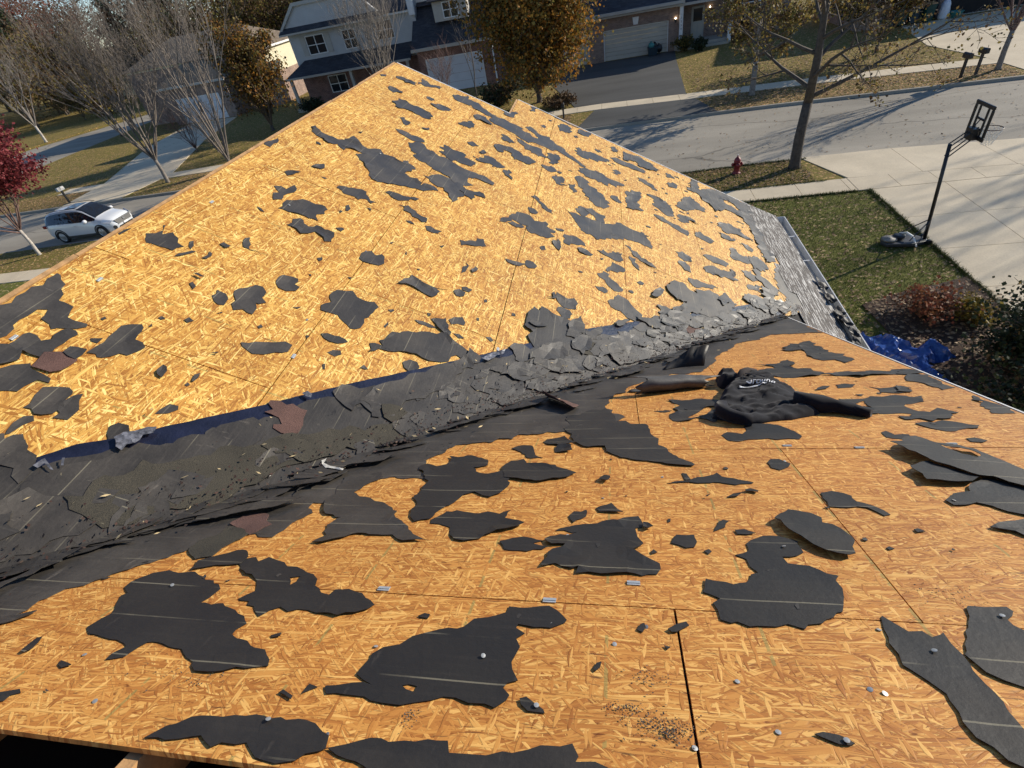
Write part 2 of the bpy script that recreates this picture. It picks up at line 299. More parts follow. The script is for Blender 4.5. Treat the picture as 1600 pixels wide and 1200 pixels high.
# make both frames right handed
if FAR_M.to_3x3().determinant() < 0:
    FAR_FLIP = True
else: FAR_FLIP = False
SCRAPS = [
('F','felt','narrow black felt strip just below the peak of the far roof',0,[8374,207,8447,259,8467,504,8345,527,8248,394,8286,247],[]),
('F','felt','black felt scrap beside the far edge right below the peak, shaped like a dart',0,[8820,508,8712,628,8671,665,8789,831,8663,824,8528,678,8463,531],[]),
('F','felt','Fp:small thin black felt bit upper left of the broad slanting black felt scrap',0,[7768,283,7837,318,7824,487,7739,478,7648,402,7689,320],[]),
('F','felt','broad slanting black felt scrap alone under the peak with bitten right end',0,[7285,508,7518,513,7546,607,7499,736,7535,783,7428,1032,7270,1051,7207,944,7221,851,7238,734,7182,574],[]),
('F','felt','Fp:small oval black felt bit below the black felt scrap beside the far edge right',0,[8066,766,8125,799,8061,890,7990,872,8009,789],[]),
('F','felt','Fp:modest thin black felt bit right of the broad slanting black felt scrap',0,[7828,903,7960,953,8011,1038,7974,1182,7885,1166,7764,1027],[]),
('F','felt','curling felt strip with a raised dark flap at its upper end by the far edge',0,[8655,1035,8779,1086,8804,1147,8966,1206,8788,1257,8821,1426,8736,1496,8600,1682,8507,1725,8413,1636,8467,1482,8576,1342,8496,1254,8476,1167,8524,1079],[]),
('F','felt','longest felt strip of the far slope, running down from the notch in the edge',0,[8588,1704,8590,1750,8560,1836,8599,1950,8579,2088,8558,2240,8445,2268,8470,2345,8381,2463,8396,2488,8549,2431,8669,2239,8812,2305,8761,2394,8634,2491,8702,2678,8617,2679,8515,2804,8479,2931,8340,3008,8252,3121,8119,3316,8041,3311,8045,3224,8130,3113,8161,3018,8212,2907,8241,2825,8133,2727,8152,2593,8148,2501,8030,2384,8064,2263,8128,2164,8166,2016,8201,1894,8196,1805,8231,1740,8348,1700],[]),
('F','felt','narrow felt wedge left of the head of the longest strip',0,[8176,1476,8283,1557,8238,1630,8150,1774,8084,1773,8067,1662,8033,1555,8074,1496],[]),
('F','felt','Fp:small oval black felt bit upper left of the longest felt strip',0,[8981,1795,8985,1842,8983,1920,9232,2011,9107,2028,8871,2019,8824,1943,8836,1859],[]),
('F','felt','Fp:small oval black felt bit above the wavy felt scrap',0,[7878,1959,7922,1990,7893,2083,7834,2154,7780,2200,7680,2140,7679,2041,7731,1995],[]),
('F','felt','tapering felt scrap tucked under the left side of the longest strip',0,[8026,2178,8015,2257,7955,2329,7962,2392,7970,2456,8018,2580,7712,2674,7647,2580,7743,2456,7708,2372,7830,2294,7907,2207],[]),
('F','felt','wavy felt scrap with a slit, left of the wedge under the longest strip',0,[7294,1948,7419,1974,7483,2035,7490,2095,7536,2185,7525,2260,7420,2371,7483,2449,7425,2541,7335,2551,7212,2505,7189,2377,7135,2267,7326,2216,7337,2142,7202,2092,7185,2025],[]),
('F','felt','roundish grey felt scrap right of the thin panel seam below the longest strip',0,[7803,2704,7996,2739,8072,2798,8062,2865,7988,2909,7745,2888,7596,2823,7576,2749],[]),
('F','felt','Fm:small oval black felt bit below the roundish grey felt scrap',0,[7317,2675,7430,2713,7495,2781,7486,2844,7361,2879,7268,2813,7280,2727],[]),
('F','felt','grey felt scrap in the right angle below the notch near the far edge',0,[9516,2744,9710,2806,9809,2923,9720,2982,9438,2990,9319,2907,9269,2807],[]),
('F','felt','Fp:small oval black felt bit right of the straight grey felt border',0,[9761,3112,9894,3169,9881,3264,9916,3358,9661,3332,9584,3227,9597,3134],[]),
('F','felt','Fp:tiny oval black felt bit lower right of the grey felt scrap in the right angle',0,[9342,3055,9399,3112,9330,3145,9273,3088],[]),
('F','felt','Fp:tiny stubby black felt bit left of the straight grey felt border',0,[9945,2230,9917,2297,9710,2305,9607,2241,9810,2233],[]),
('F','felt','Fp:tiny oval black felt bit upper right of the longest felt strip',0,[9205,2505,9155,2567,9056,2548,8995,2475],[]),
('F','felt','Fm:tiny oval black felt bit above the long pointed felt scrap',0,[6931,1830,7019,1858,6960,1903,6860,1877,6840,1836],[]),
('F','felt','long pointed felt scrap below the wavy slit one, its left tip very thin',0,[6741,1910,6876,1941,6892,2006,6811,2121,6759,2208,6656,2146,6633,2051,6610,1957,6563,1868,6673,1781,6698,1776,6649,1862],[]),
('F','felt','straight grey felt border along the far edge right of the notch',0,[9945,2235,9945,2348,9945,2812,9945,3150,9903,3106,9871,2811,9945,2471,9945,2292],[]),
('F','felt','largest black felt sheet of the far slope, arched with a long upper left tail',0,[5568,147,5627,166,5540,273,5544,359,5548,446,5593,499,5716,524,5789,533,5721,614,5625,758,5738,865,5653,931,5675,1035,5629,1151,5727,1187,5667,1270,5515,1296,5407,1246,5362,1314,5402,1393,5288,1461,5379,1545,5328,1649,5193,1523,5173,1441,5124,1333,5062,1214,4972,1091,4983,1020,5155,925,5229,864,5290,790,5378,714,5477,793,5455,712,5451,625,5354,593,5438,490,5365,416,5417,351,5431,259,5476,188],[]),
('F','felt','long black felt sheet right of the largest one, lifting along its lower left side',0,[6234,1035,6355,1100,6336,1228,6248,1374,6252,1495,6242,1559,6181,1675,6165,1781,6191,1899,6191,2045,6130,2159,6044,2154,6047,1989,5982,1861,5837,1871,5825,1953,5703,1842,5705,1706,5780,1592,5799,1471,5876,1354,5894,1233,6095,1116],[]),
('F','felt','crumpled felt scrap lapping under the lower end of the long lifting sheet',0,[5552,1415,5625,1479,5743,1582,5739,1737,5680,1866,5447,1917,5311,1873,5179,1831,5389,1707,5447,1563,5513,1491],[]),
('F','felt','thin felt splinter above the head of the long lifting sheet',0,[6467,801,6523,886,6482,1001,6517,1074,6443,1188,6355,1100,6348,1000,6387,887],[]),
('F','felt','grey ribbed felt scrap right of the long lifting sheet',0,[6367,1394,6622,1393,6591,1518,6621,1640,6506,1772,6424,1853,6302,1752,6298,1628,6271,1511],[]),
('F','felt','Fp:small stubby black felt bit above the thin felt splinter',0,[6878,735,6946,778,6869,877,6712,870,6718,826],[]),
('F','felt','Fp:modest thin black felt bit left of the narrow felt wedge left',0,[7567,1361,7879,1511,7808,1575,7569,1551,7552,1459],[]),
('F','felt','narrow felt wedge hanging below the curling strip',1,[8176,1476,8300,1553,8250,1666,8131,1790,8048,1678,8063,1574],[]),
('F','felt','Fp:small thin black felt bit upper left of the long pointed felt scrap',0,[7028,1618,7128,1666,7071,1780,6963,1699],[]),
('F','felt','Fm:tiny oval black felt bit left of the wavy felt scrap',1,[6893,1826,6994,1852,6960,1903,6837,1859],[]),
('F','felt','Fm:small stubby black felt bit right of the long pointed felt scrap',0,[6649,2192,6727,2257,6643,2314,6444,2343,6496,2238],[]),
('F','felt','black felt scrap touching the ridge edge halfway up the slope',0,[4795,32,4888,25,5075,46,4981,74,4794,87],[]),
('F','felt','Fm:small thin black felt bit left of the largest black felt sheet of the far slope',0,[4740,516,4823,528,4903,574,4809,613,4769,598,4750,544],[]),
('F','felt','Fm:modest thin black felt bit above the black felt scrap with two upright ears',0,[4455,386,4525,428,4560,488,4467,470,4414,435],[]),
('F','felt','black felt scrap with two upright ears, upper left of the large slanting block',0,[4150,438,4196,480,4176,532,4292,550,4248,599,4176,603,4064,557,3940,533,3983,506,4086,518],[]),
('F','felt','felt scrap shaped like a bent arm below the tail of the largest sheet',0,[4554,828,4606,838,4659,943,4702,1023,4694,1074,4617,1117,4575,1212,4511,1187,4562,1121,4489,1070,4514,998,4498,927],[]),
('F','felt','Fp:tiny stubby black felt bit left of the largest black felt sheet of the far slope',0,[5290,320,5291,361,5247,389,5245,347],[]),
('F','felt','Fp:tiny thin black felt bit above the largest black felt sheet of the far slope',0,[5933,525,5996,569,5936,571],[]),
('F','felt','Fp:small thin black felt bit lower right of the broad slanting black felt scrap',0,[6846,1034,6960,1112,6885,1121,6818,1074],[]),
('F','felt','Fm:tiny thin black felt bit left of the felt scrap shaped like a bent arm',0,[4629,650,4648,704,4616,694],[]),
('F','felt','Fp:tiny thin black felt bit left of the narrow black felt strip',0,[8138,40,8238,104,8156,119,8087,70],[]),
('F','felt','Fm:modest thin black felt bit right of the crumpled felt scrap',1,[5552,1837,5651,1930,5704,2095,5451,2010,5485,1909],[]),
('F','felt','grey felt scrap with pale scuffs beside the lower half of the longest strip',0,[8758,3111,8869,3164,8760,3240,8895,3409,8912,3584,8928,3761,8811,3730,8676,3556,8474,3361,8456,3222,8506,3137],[]),
('F','felt','Fr:small thin grey felt bit right of the grey felt scrap with pale scuffs',0,[9117,3449,9252,3553,9139,3598,9044,3524],[]),
('F','felt','Fr:small oval grey felt bit upper left of the thin grey felt scrap',0,[9650,3754,9757,3834,9629,3910,9435,3828,9488,3767],[]),
('F','felt','thin grey felt scrap under the far edge, sloping down right in two steps',0,[9057,3732,9172,3824,9190,4006,9251,4192,9179,4404,9050,4395,8991,4210,8937,3998,8961,3820],[]),
('F','felt','wide grey felt scrap against the far edge with a straight left side',0,[9688,3991,9761,4153,9831,4350,9757,4539,9598,4656,9543,4715,9342,4508,9279,4317,9470,4234,9413,4153,9233,4008],[]),
('F','felt','Fr:small oval grey felt bit right of the broad grey felt scrap',0,[8398,3768,8597,3843,8547,3928,8366,3866],[]),
('F','felt','slender grey felt blade right of the small oval scrap',0,[8680,4238,8725,4344,8665,4487,8493,4590,8391,4494,8525,4360,8541,4245],[]),
('F','felt','Fr:small oval grey felt bit right of the wide grey felt scrap',0,[9619,4851,9653,4952,9547,5037,9385,4859],[]),
('F','felt','Fr:small oval grey felt bit left of the grey felt scrap lying',0,[9077,4827,9238,4938,9201,5044,9009,5005,8904,4839],[]),
('F','felt','broad grey felt scrap at the lower tip of the longest strip',0,[7798,3195,7988,3266,8096,3479,8115,3587,8034,3669,8049,3805,8061,3969,7961,3939,7792,3694,7694,3693,7741,3588,7699,3432,7750,3301],[]),
('F','felt','grey rectangular felt scrap turned on its corner, under the tip of the longest strip',0,[7486,3157,7600,3229,7550,3358,7392,3387,7374,3514,7289,3577,7111,3689,6965,3713,6787,3616,6808,3473,6873,3400,7018,3348,7176,3245],[]),
('F','felt','Fr:small stubby grey felt bit left of the grey rectangular felt scrap',0,[7082,3104,7216,3170,6980,3229,6881,3162],[]),
('F','felt','Fr:small stubby grey felt bit below the roundish grey felt scrap',0,[7109,2826,7259,2874,7224,3011,6956,3016,6943,2922],[]),
('F','felt','grey felt scrap lying over the start of the eave border',0,[9358,5223,9499,5388,9524,5555,9308,5424,9196,5248],[]),
('F','felt','arched grey felt scrap with a ragged lower edge at mid slope',0,[5216,2372,5338,2390,5385,2439,5510,2479,5641,2559,5675,2674,5585,2744,5685,2875,5572,2895,5545,3007,5400,3009,5291,2930,5266,2856,5247,2743,5282,2692,5384,2689,5361,2596,5387,2496,5258,2440],[]),
('F','felt','Fm:modest thin black felt bit left of the arched grey felt scrap',0,[5274,2456,5339,2503,5358,2615,5325,2648,5238,2574,5247,2517],[]),
('F','felt','Fm:small oval black felt bit above the arched grey felt scrap',0,[5866,2631,5896,2710,5834,2768,5765,2745,5745,2676],[]),
('F','felt','narrow grey felt tongue above the arched scrap',0,[6278,2668,6245,2736,6143,2811,6058,2925,5957,2944,5970,2859,6081,2774,6159,2702],[]),
('F','felt','Fr:small stubby grey felt bit upper left of the largest grey felt sheet',0,[6398,3220,6537,3282,6534,3385,6395,3400,6264,3315,6321,3246],[]),
('F','felt','Fr:modest stubby grey felt bit upper left of the largest grey felt sheet',0,[6571,3396,6626,3453,6565,3523,6573,3639,6347,3639,6319,3503,6420,3479,6455,3410],[]),
('F','felt','largest grey felt sheet of the right half of the far slope, ending in a point',0,[6249,3095,6246,3194,6270,3348,6278,3459,6333,3571,6365,3684,6523,3802,6525,3966,6511,4059,6512,4225,6375,4285,6246,4322,6167,4201,6167,4042,6140,3906,6015,3814,5925,3660,5771,3532,5848,3446,5846,3319,5984,3271,6107,3201],[]),
('F','felt','square cut grey felt scrap left of a panel seam, above the largest grey sheet',0,[7769,3973,8058,4245,7798,4243,7594,4165,7400,4180,7341,4267,7199,4093,7171,3978],[]),
('F','felt','Fr:small oval grey felt bit right of the grey rectangular felt scrap',0,[7402,3742,7449,3846,7285,3918,7232,3866,7247,3766],[]),
('F','felt','lumpy grey felt scrap with a round knob at its lower end',0,[8113,4360,8161,4532,8102,4697,8019,4772,7803,4804,7607,4754,7554,4668,7634,4568,7715,4467,7804,4434,7987,4490],[]),
('F','felt','wide pale grey felt scrap near the eave border, top of the right side',0,[8219,4909,8703,5088,8892,5236,8747,5368,8650,5475,8448,5471,8396,5284,8122,5069,8102,4952],[]),
('F','felt','long straight felt blade pointing down right below the knobbed scrap',0,[7381,4426,7414,4521,7364,4648,7369,4833,7329,5000,7134,4960,7152,4832,7234,4686,7257,4533],[]),
('F','felt','Fr:small oval grey felt bit right of the long straight felt blade',0,[7762,4854,7879,5008,7794,5108,7664,5061,7552,4910,7610,4849],[]),
('F','felt','Fr:small oval grey felt bit below the wide pale grey felt scrap',0,[7879,5008,7898,5123,7775,5245,7757,5130],[]),
('F','felt','grey felt lozenge right of a seam at mid height of the right side',0,[7363,5099,7506,5229,7427,5325,7362,5435,7202,5339,7220,5209,7235,5106],[]),
('F','felt','jagged grey felt scrap with a thin tail reaching the eave border',0,[8083,5612,8331,5749,8422,5948,8401,6096,8203,6110,8141,6275,8055,6075,8039,5925,7916,5753,7999,5683],[]),
('F','felt','Fr:modest oval grey felt bit lower left of the jagged grey felt scrap',0,[7816,5576,7846,5739,7822,5906,7693,5820,7653,5615],[]),
('F','felt','Fr:small oval grey felt bit above the grey felt scrap against the eave border',0,[7776,5981,7829,6109,7676,6187,7587,6079],[]),
('F','felt','small triangular sail of grey felt left of the largest grey sheet',0,[5558,3117,5611,3226,5595,3329,5486,3393,5426,3275,5343,3200,5344,3131],[]),
('F','felt','Fr:small thin grey felt bit right of the arched grey felt scrap',0,[5625,3001,5667,3120,5609,3104,5582,3025],[]),
('F','felt','Fr:small oval grey felt bit left of the small triangular sail',0,[5282,2989,5375,3050,5267,3087,5114,3088,5177,3026],[]),
('F','felt','Fm:tiny oval black felt bit lower right of the arched grey felt scrap',0,[5020,2862,5080,2912,5025,2936,4972,2895],[]),
('F','felt','Fr:modest thin grey felt bit lower right of the small triangular sail',0,[5357,3288,5395,3356,5379,3456,5354,3497,5274,3399,5287,3320],[]),
('F','felt','crooked grey felt scrap above the two stacked black corners',0,[5504,3535,5592,3617,5542,3679,5655,3743,5699,3870,5531,3886,5427,3780,5462,3678,5475,3597],[]),
('F','felt','black felt corner, upper one of the two stacked corners',0,[5117,3647,5366,3728,5359,3840,5311,3899,5177,3795,5104,3676],[]),
('F','felt','black felt corner with a white scuff, lower one of the two stacked corners',0,[4966,3541,5077,3617,4997,3675,4951,3752,4890,3808,4857,3855,4749,3748,4793,3674,4883,3637,4918,3570],[]),
('F','felt','Fr:small oval grey felt bit lower left of the black felt corner with a white scuff',0,[4686,3526,4736,3618,4695,3673,4621,3636,4633,3563],[]),
('F','felt','long thin felt blade lying parallel below the largest grey sheet',0,[5966,3911,5966,3988,5860,4093,5754,4217,5682,4331,5665,4232,5706,4106,5808,4003],[]),
('F','felt','Fr:small oval grey felt bit lower left of the long thin felt blade',0,[5707,3956,5694,4041,5563,4076,5439,4090,5465,4050,5535,3991],[]),
('F','felt','upper of a pair of grey felt scraps on the open right part of the slope',0,[6421,4668,6483,4772,6437,4911,6296,4902,6226,4786,6289,4700],[]),
('F','felt','lower of a pair of grey felt scraps on the open right part of the slope',0,[6177,4698,6202,4783,6082,4848,5976,4844,5966,4751,6056,4705],[]),
('F','felt','black felt scrap shaped like a torn star above the valley felt',0,[4287,3122,4268,3157,4229,3227,4300,3308,4224,3345,4104,3334,4075,3269,4075,3187,4136,3133],[]),
('F','felt','Fr:small oval grey felt bit below the black felt scrap shaped',0,[3978,3145,4061,3188,4061,3270,4012,3297,3932,3277,3935,3181],[]),
('F','felt','Fr:small stubby grey felt bit left of the black felt scrap shaped',0,[4125,3036,4270,3098,4234,3109,4128,3060],[]),
('F','felt','humped black felt strip left of the middle of the far slope seam',0,[4498,2549,4523,2621,4542,2687,4650,2760,4654,2829,4550,2867,4507,2811,4546,2755,4479,2712,4449,2632,4457,2580],[]),
('F','felt','Fm:tiny stubby black felt bit left of the fan shaped grey felt sheet',0,[3662,2746,3668,2775,3634,2780,3628,2751],[]),
('F','felt','grey felt tongue reaching up from the middle of the valley',0,[4501,3663,4636,3746,4685,3840,4623,3930,4549,4001,4500,4062,4415,4066,4325,3971,4325,3882,4395,3813,4411,3707],[]),
('F','felt','grey felt scrap at the upper border of the valley right of the tongue',0,[4805,4245,4873,4368,4844,4443,4756,4452,4629,4305,4687,4253],[]),
('F','felt','Fr:small oval grey felt bit right of the black felt corner with a white scuff',0,[5140,4032,5208,4076,5191,4126,5116,4071],[]),
('F','felt','pale grey felt leaf right of the vertical seam near the eave',0,[6675,5120,6794,5266,6801,5421,6767,5555,6621,5486,6589,5329,6611,5184],[]),
('F','felt','broad grey felt sheet overlapping the upper valley near the eave',0,[6308,5083,6446,5204,6447,5376,6485,5483,6614,5535,6535,5606,6266,5535,6287,5393,6188,5206,6181,5086],[]),
('F','felt','grey felt sheet above the valley, left of the broad one near the eave',0,[5737,4765,5852,4894,5836,5004,5886,5127,5854,5190,5759,5059,5649,4907,5666,4799],[]),
('F','felt','horned grey felt scrap in the lower right corner of the far slope',0,[7067,5631,7402,5729,7422,5817,7288,5841,7335,5962,7257,6053,7108,5988,7041,5811,7000,5670],[]),
('F','felt','grey felt scrap against the eave border with a dark torn crease',1,[7377,6014,7469,6190,7353,6299,7158,6301,6992,6147,6981,6010,7169,6003],[]),
('F','felt','Fr:modest oval grey felt bit left of the felt sliver crossing the last orange patch',0,[6725,5738,6844,5923,6713,6020,6556,5928,6578,5780],[]),
('F','felt','Fr:modest thin grey felt bit left of the felt sliver crossing the last orange patch',0,[6339,5748,6450,5901,6459,6029,6267,5878,6210,5741],[]),
('F','felt','Fr:small stubby grey felt bit upper left of the felt sliver crossing the last orange patch',0,[6769,6035,6747,6186,6528,6124,6596,6041],[]),
('F','felt','wide grey felt border left along the lower far edge, above the old shingles',1,[9936,5419,9923,5518,9623,5538,9461,5496,9861,5796,9915,5959,9945,6248,9899,6472,9867,6708,9648,6636,9105,6582,8772,6576,8572,6633,8285,6646,7938,6638,7621,6574,7431,6335,7721,6371,7868,6352,8149,6352,8326,6351,8696,6351,9008,6298,9020,6205,9081,6089,9054,5956,8798,5763,8701,5698,8852,5680,8968,5622,9008,5488,9235,5461,9232,5317],[[9512,5999,9637,6158,9499,6279,9353,6333,9284,6248,9368,6151,9387,6040]]),
('F','felt','grey felt border beside the old shingles at the foot of the valley',0,[7330,6461,7449,6615,7131,6618,6774,6650,6523,6693,6394,6718,5993,6320,6023,6336,6288,6384,6516,6394,6660,6344,6998,6364],[]),
('F','felt','felt sliver crossing the last orange patch beside the eave border',2,[7007,6043,6888,6108,6753,6182,6598,6294,6411,6262,6335,6171,6423,6121,6550,6049,6731,5973],[]),
('F','felt','large slanting black felt block with straight sides on the upper left slope',0,[3848,612,3949,611,4016,607,4114,703,4132,810,4119,923,4030,938,3897,938,3876,864,3879,781,3850,699],[]),
('F','felt','black felt scrap with a waist below the large slanting block',0,[3664,773,3775,774,3831,816,3770,871,3752,919,3819,958,3795,1036,3804,1115,3747,1138,3675,1140,3641,1101,3702,1035,3720,987,3660,959,3618,912,3650,858],[]),
('F','felt','narrow black felt paddle lying across a seam at mid slope',0,[4701,1396,4761,1476,4717,1572,4667,1702,4586,1716,4556,1683,4587,1577,4633,1466],[]),
('F','felt','flat black felt strip below the lower end of the largest sheet',0,[4840,1211,4896,1284,4922,1411,4981,1530,4921,1513,4816,1410,4788,1302],[]),
('F','felt','Fm:modest oval black felt bit lower right of the narrow black felt paddle',0,[4507,1729,4543,1768,4520,1823,4539,1884,4466,1869,4439,1812,4441,1755],[]),
('F','felt','small black felt boot shape lying alone in the middle of the slope',0,[4515,2078,4567,2158,4601,2218,4674,2221,4709,2282,4645,2312,4551,2304,4511,2236,4478,2177,4426,2115],[]),
('F','felt','black felt scrap with a pale nail lying on the long seam',0,[3592,1402,3714,1412,3760,1451,3726,1498,3778,1543,3723,1583,3605,1574,3584,1513,3575,1449],[]),
('F','felt','black felt parallelogram with a silver patch and a pointed left end',0,[3463,1770,3548,1798,3645,1839,3625,1901,3586,2010,3570,2112,3499,2102,3449,2074,3455,2004,3487,1926,3491,1843],[]),
('F','felt','Fm:small thin black felt bit right of the black felt parallelogram',0,[3601,2048,3646,2165,3606,2117],[]),
('F','felt','Fm:small oval black felt bit right of the black felt parallelogram',0,[3665,2210,3708,2251,3698,2312,3633,2311,3600,2247],[]),
('F','felt','black felt scrap with a notch bitten from its right side',0,[2926,1039,3012,1032,3046,1039,3065,1101,3062,1144,2985,1150,2974,1196,2924,1189,2887,1137,2889,1079],[]),
('F','felt','large square black felt scrap with pale lines in the middle of the left half',0,[2823,1413,2946,1438,3056,1405,3102,1423,3128,1475,3156,1514,3104,1571,3102,1633,3125,1700,3088,1744,2970,1730,2793,1710,2759,1687,2749,1656,2789,1594,2838,1529,2826,1464],[]),
('F','felt','Fm:small oval black felt bit below the small black felt boot shape',0,[4015,2213,4165,2211,4213,2233,4125,2259,4010,2245,3965,2216],[]),
('F','felt','Fm:small stubby black felt bit below the small black felt boot shape',0,[4066,2279,4149,2309,4126,2337,4035,2309],[]),
('F','felt','Fm:tiny stubby black felt bit below the black felt scrap with a waist',0,[3385,1144,3421,1167,3392,1186,3357,1175],[]),
('F','felt','black felt fish shape below the large square scrap',0,[2600,1507,2624,1547,2616,1595,2632,1667,2611,1692,2561,1639,2556,1586,2564,1539],[]),
('F','felt','Fm:small thin black felt bit below the black felt fish shape',0,[2449,1614,2488,1636,2506,1683,2473,1701,2437,1667],[]),
('F','felt','Fm:modest thin black felt bit left of the crumpled black felt scrap',0,[3089,2028,3114,2085,3122,2148,3095,2207,3069,2149,3073,2071],[]),
('F','felt','crumpled black felt scrap standing on top of the big valley flap',0,[3178,2133,3224,2186,3261,2244,3191,2274,3112,2320,3068,2317,3081,2236,3134,2183],[]),
('F','felt','Fm:modest oval black felt bit right of the crumpled black felt scrap',0,[3253,2266,3309,2300,3348,2360,3293,2399,3256,2393,3206,2297],[]),
('F','felt','big black felt flap with a curved top climbing from the valley onto far slope',1,[2736,1870,2821,1913,2889,1976,2965,2077,3015,2163,3031,2223,3095,2258,3050,2321,3027,2352,2996,2437,2950,2563,2893,2599,2844,2596,2831,2523,2882,2411,2784,2372,2736,2287,2712,2245,2721,2195,2729,2145,2717,2077,2702,2034,2662,1965,2651,1899,2592,1846,2623,1852,2671,1824,2695,1849,2693,1908],[]),
('F','felt','rounded felt scrap below the left end of the big valley flap',0,[2610,2080,2659,2118,2664,2175,2616,2201,2545,2198,2530,2156,2561,2101],[]),
('F','felt','Fm:small thin black felt bit right of the big black felt flap',0,[3104,2341,3129,2381,3103,2426,3082,2392],[]),
('F','felt','Fm:small oval black felt bit left of the grey felt piece left',0,[3211,2585,3237,2622,3209,2654,3175,2633],[]),
('F','felt','Fm:tiny oval black felt bit right of the large square black felt scrap',0,[3093,1818,3126,1851,3112,1862,3076,1842],[]),
('F','felt','Fm:tiny stubby black felt bit upper left of the big black felt flap',0,[2902,1850,2960,1861,2938,1875,2891,1866],[]),
('F','felt','Fm:small oval black felt bit left of the big black felt flap',0,[2420,1847,2451,1858,2431,1898,2414,1882],[]),
('F','felt','Fm:tiny thin black felt bit below the black felt fish shape',0,[2333,1631,2346,1641,2300,1660,2295,1650],[]),
('F','felt','Fm:small thin black felt bit left of the large square black felt scrap',0,[2744,1249,2781,1289,2749,1281],[]),
('F','felt','Fl:tiny oval black felt bit below the lobed black felt scrap',0,[2459,1150,2483,1159,2470,1181,2444,1169],[]),
('F','felt','Fl:small oval black felt bit lower left of the black felt scrap with two upright ears',0,[3745,491,3755,518,3722,567,3712,540],[]),
('F','felt','Fm:tiny oval black felt bit lower left of the felt scrap shaped like a bent arm',0,[4304,1018,4331,1034,4228,1070,4219,1054],[]),
('F','felt','Fm:tiny stubby black felt bit right of the large slanting black felt block',0,[4183,1006,4178,1037,4148,1035],[]),
('F','felt','Fm:tiny stubby black felt bit lower right of the felt scrap shaped like a bent arm',0,[4412,1183,4426,1217,4379,1225],[]),
('F','felt','Fm:small oval black felt bit below the narrow black felt paddle',0,[4467,1540,4490,1573,4454,1632,4448,1586],[]),
('F','felt','Fm:tiny oval black felt bit upper right of the black felt scrap with a pale nail',0,[3998,1535,4030,1562,3988,1560],[]),
('F','felt','Fm:tiny thin black felt bit left of the small black felt boot shape',0,[4265,1936,4298,1976,4249,1964],[]),
('F','felt','Fm:tiny oval black felt bit right of the black felt scrap with a pale nail',0,[3920,1699,3966,1707,3907,1720],[]),
('F','felt','Fm:tiny stubby black felt bit upper left of the crumpled black felt scrap',0,[3234,2091,3243,2118,3205,2123,3197,2104],[]),
('F','felt','Fm:tiny stubby black felt bit on the bare sheathing',0,[3699,2480,3721,2501,3682,2513,3663,2492],[]),
('F','felt','Fm:tiny stubby black felt bit right of the crumpled black felt scrap',0,[3412,2468,3421,2490,3388,2493,3378,2478],[]),
('F','felt','Fm:tiny stubby black felt bit above the large square black felt scrap',0,[3297,1428,3308,1446,3280,1447],[]),
('F','felt','Fm:tiny stubby black felt bit left of the black felt fish shape',0,[2530,1434,2536,1458,2507,1455],[]),
('F','felt','Fm:tiny stubby black felt bit upper left of the large square black felt scrap',0,[3159,1179,3166,1198,3139,1200],[]),
('F','felt','Fm:tiny oval black felt bit above the black felt parallelogram',0,[3766,1853,3778,1879,3746,1873],[]),
('F','felt','black felt scrap with a single tall spike near the ridge on the left',0,[2874,165,2972,177,3086,159,3096,169,2991,213,3049,249,3012,310,2960,337,2944,390,2905,359,2865,362,2870,316,2862,279,2862,236,2850,202],[]),
('F','felt','Fl:small oval black felt bit right of the black felt scrap with a single tall spike',0,[3023,381,3045,401,2997,424,2950,436,2973,411],[]),
('F','felt','Fl:modest thin black felt bit upper left of the small five sided black felt scrap',0,[2816,408,2887,424,2937,449,2941,474,2895,463,2841,431],[]),
('F','felt','Fl:small oval black felt bit above the small five sided black felt scrap',0,[3112,545,3150,553,3132,615,3092,597],[]),
('F','felt','Fl:small stubby black felt bit above the lobed black felt scrap',0,[3291,631,3317,660,3245,703,3180,724,3193,765,3187,680],[]),
('F','felt','Fl:small stubby black felt bit right of the black felt scrap with a single tall spike',0,[2900,542,2993,538,2986,559,2907,565],[]),
('F','felt','Fl:small thin black felt bit upper left of the small five sided black felt scrap',0,[2707,596,2723,618,2708,669,2692,647],[]),
('F','felt','Fl:small stubby black felt bit left of the small five sided black felt scrap',0,[2618,618,2635,628,2611,665,2576,673],[]),
('F','felt','Fl:small oval black felt bit upper right of the pointed black felt scrap',0,[2241,659,2260,670,2255,694,2234,687],[]),
('F','felt','Fl:small oval black felt bit lower left of the small five sided black felt scrap',0,[2295,782,2321,795,2314,826,2284,813],[]),
('F','felt','Fl:tiny stubby black felt bit right of the big black felt sheet',0,[2085,445,2106,444,2101,456,2080,457],[]),
('F','felt','Fl:tiny thin black felt bit below the small five sided black felt scrap',0,[2436,902,2468,914,2462,928],[]),
('F','felt','Fl:tiny stubby black felt bit upper right of the pointed black felt scrap',0,[2144,665,2176,663,2161,678],[]),
('F','felt','small five sided black felt scrap left of the lobed one',0,[2582,794,2653,785,2639,846,2602,879,2533,894,2520,860,2535,826],[]),
('F','felt','lobed black felt scrap left of the notched one on the left half',0,[2666,884,2735,880,2771,915,2837,947,2837,992,2799,1044,2701,1082,2664,1057,2658,1033,2609,1063,2548,1073,2547,1042,2560,1004,2520,958,2573,924,2618,931],[]),
('F','felt','straight black felt bar with a pale line, left of the fish shape',0,[2278,1138,2321,1210,2356,1274,2407,1353,2404,1406,2337,1406,2297,1344,2224,1240,2237,1194],[]),
('F','felt','big black felt sheet along the ridge at the left end of the far slope',0,[1873,20,1941,20,2040,21,2133,31,2237,37,2305,39,2303,62,2269,93,2240,128,2198,146,2164,185,2110,195,2103,283,2071,285,2016,313,2012,381,2016,425,1989,432,1941,374,1900,314,1924,279,1947,232,2018,206,1999,166,1938,169,1891,157,1843,164,1825,183,1736,189,1676,179],[]),
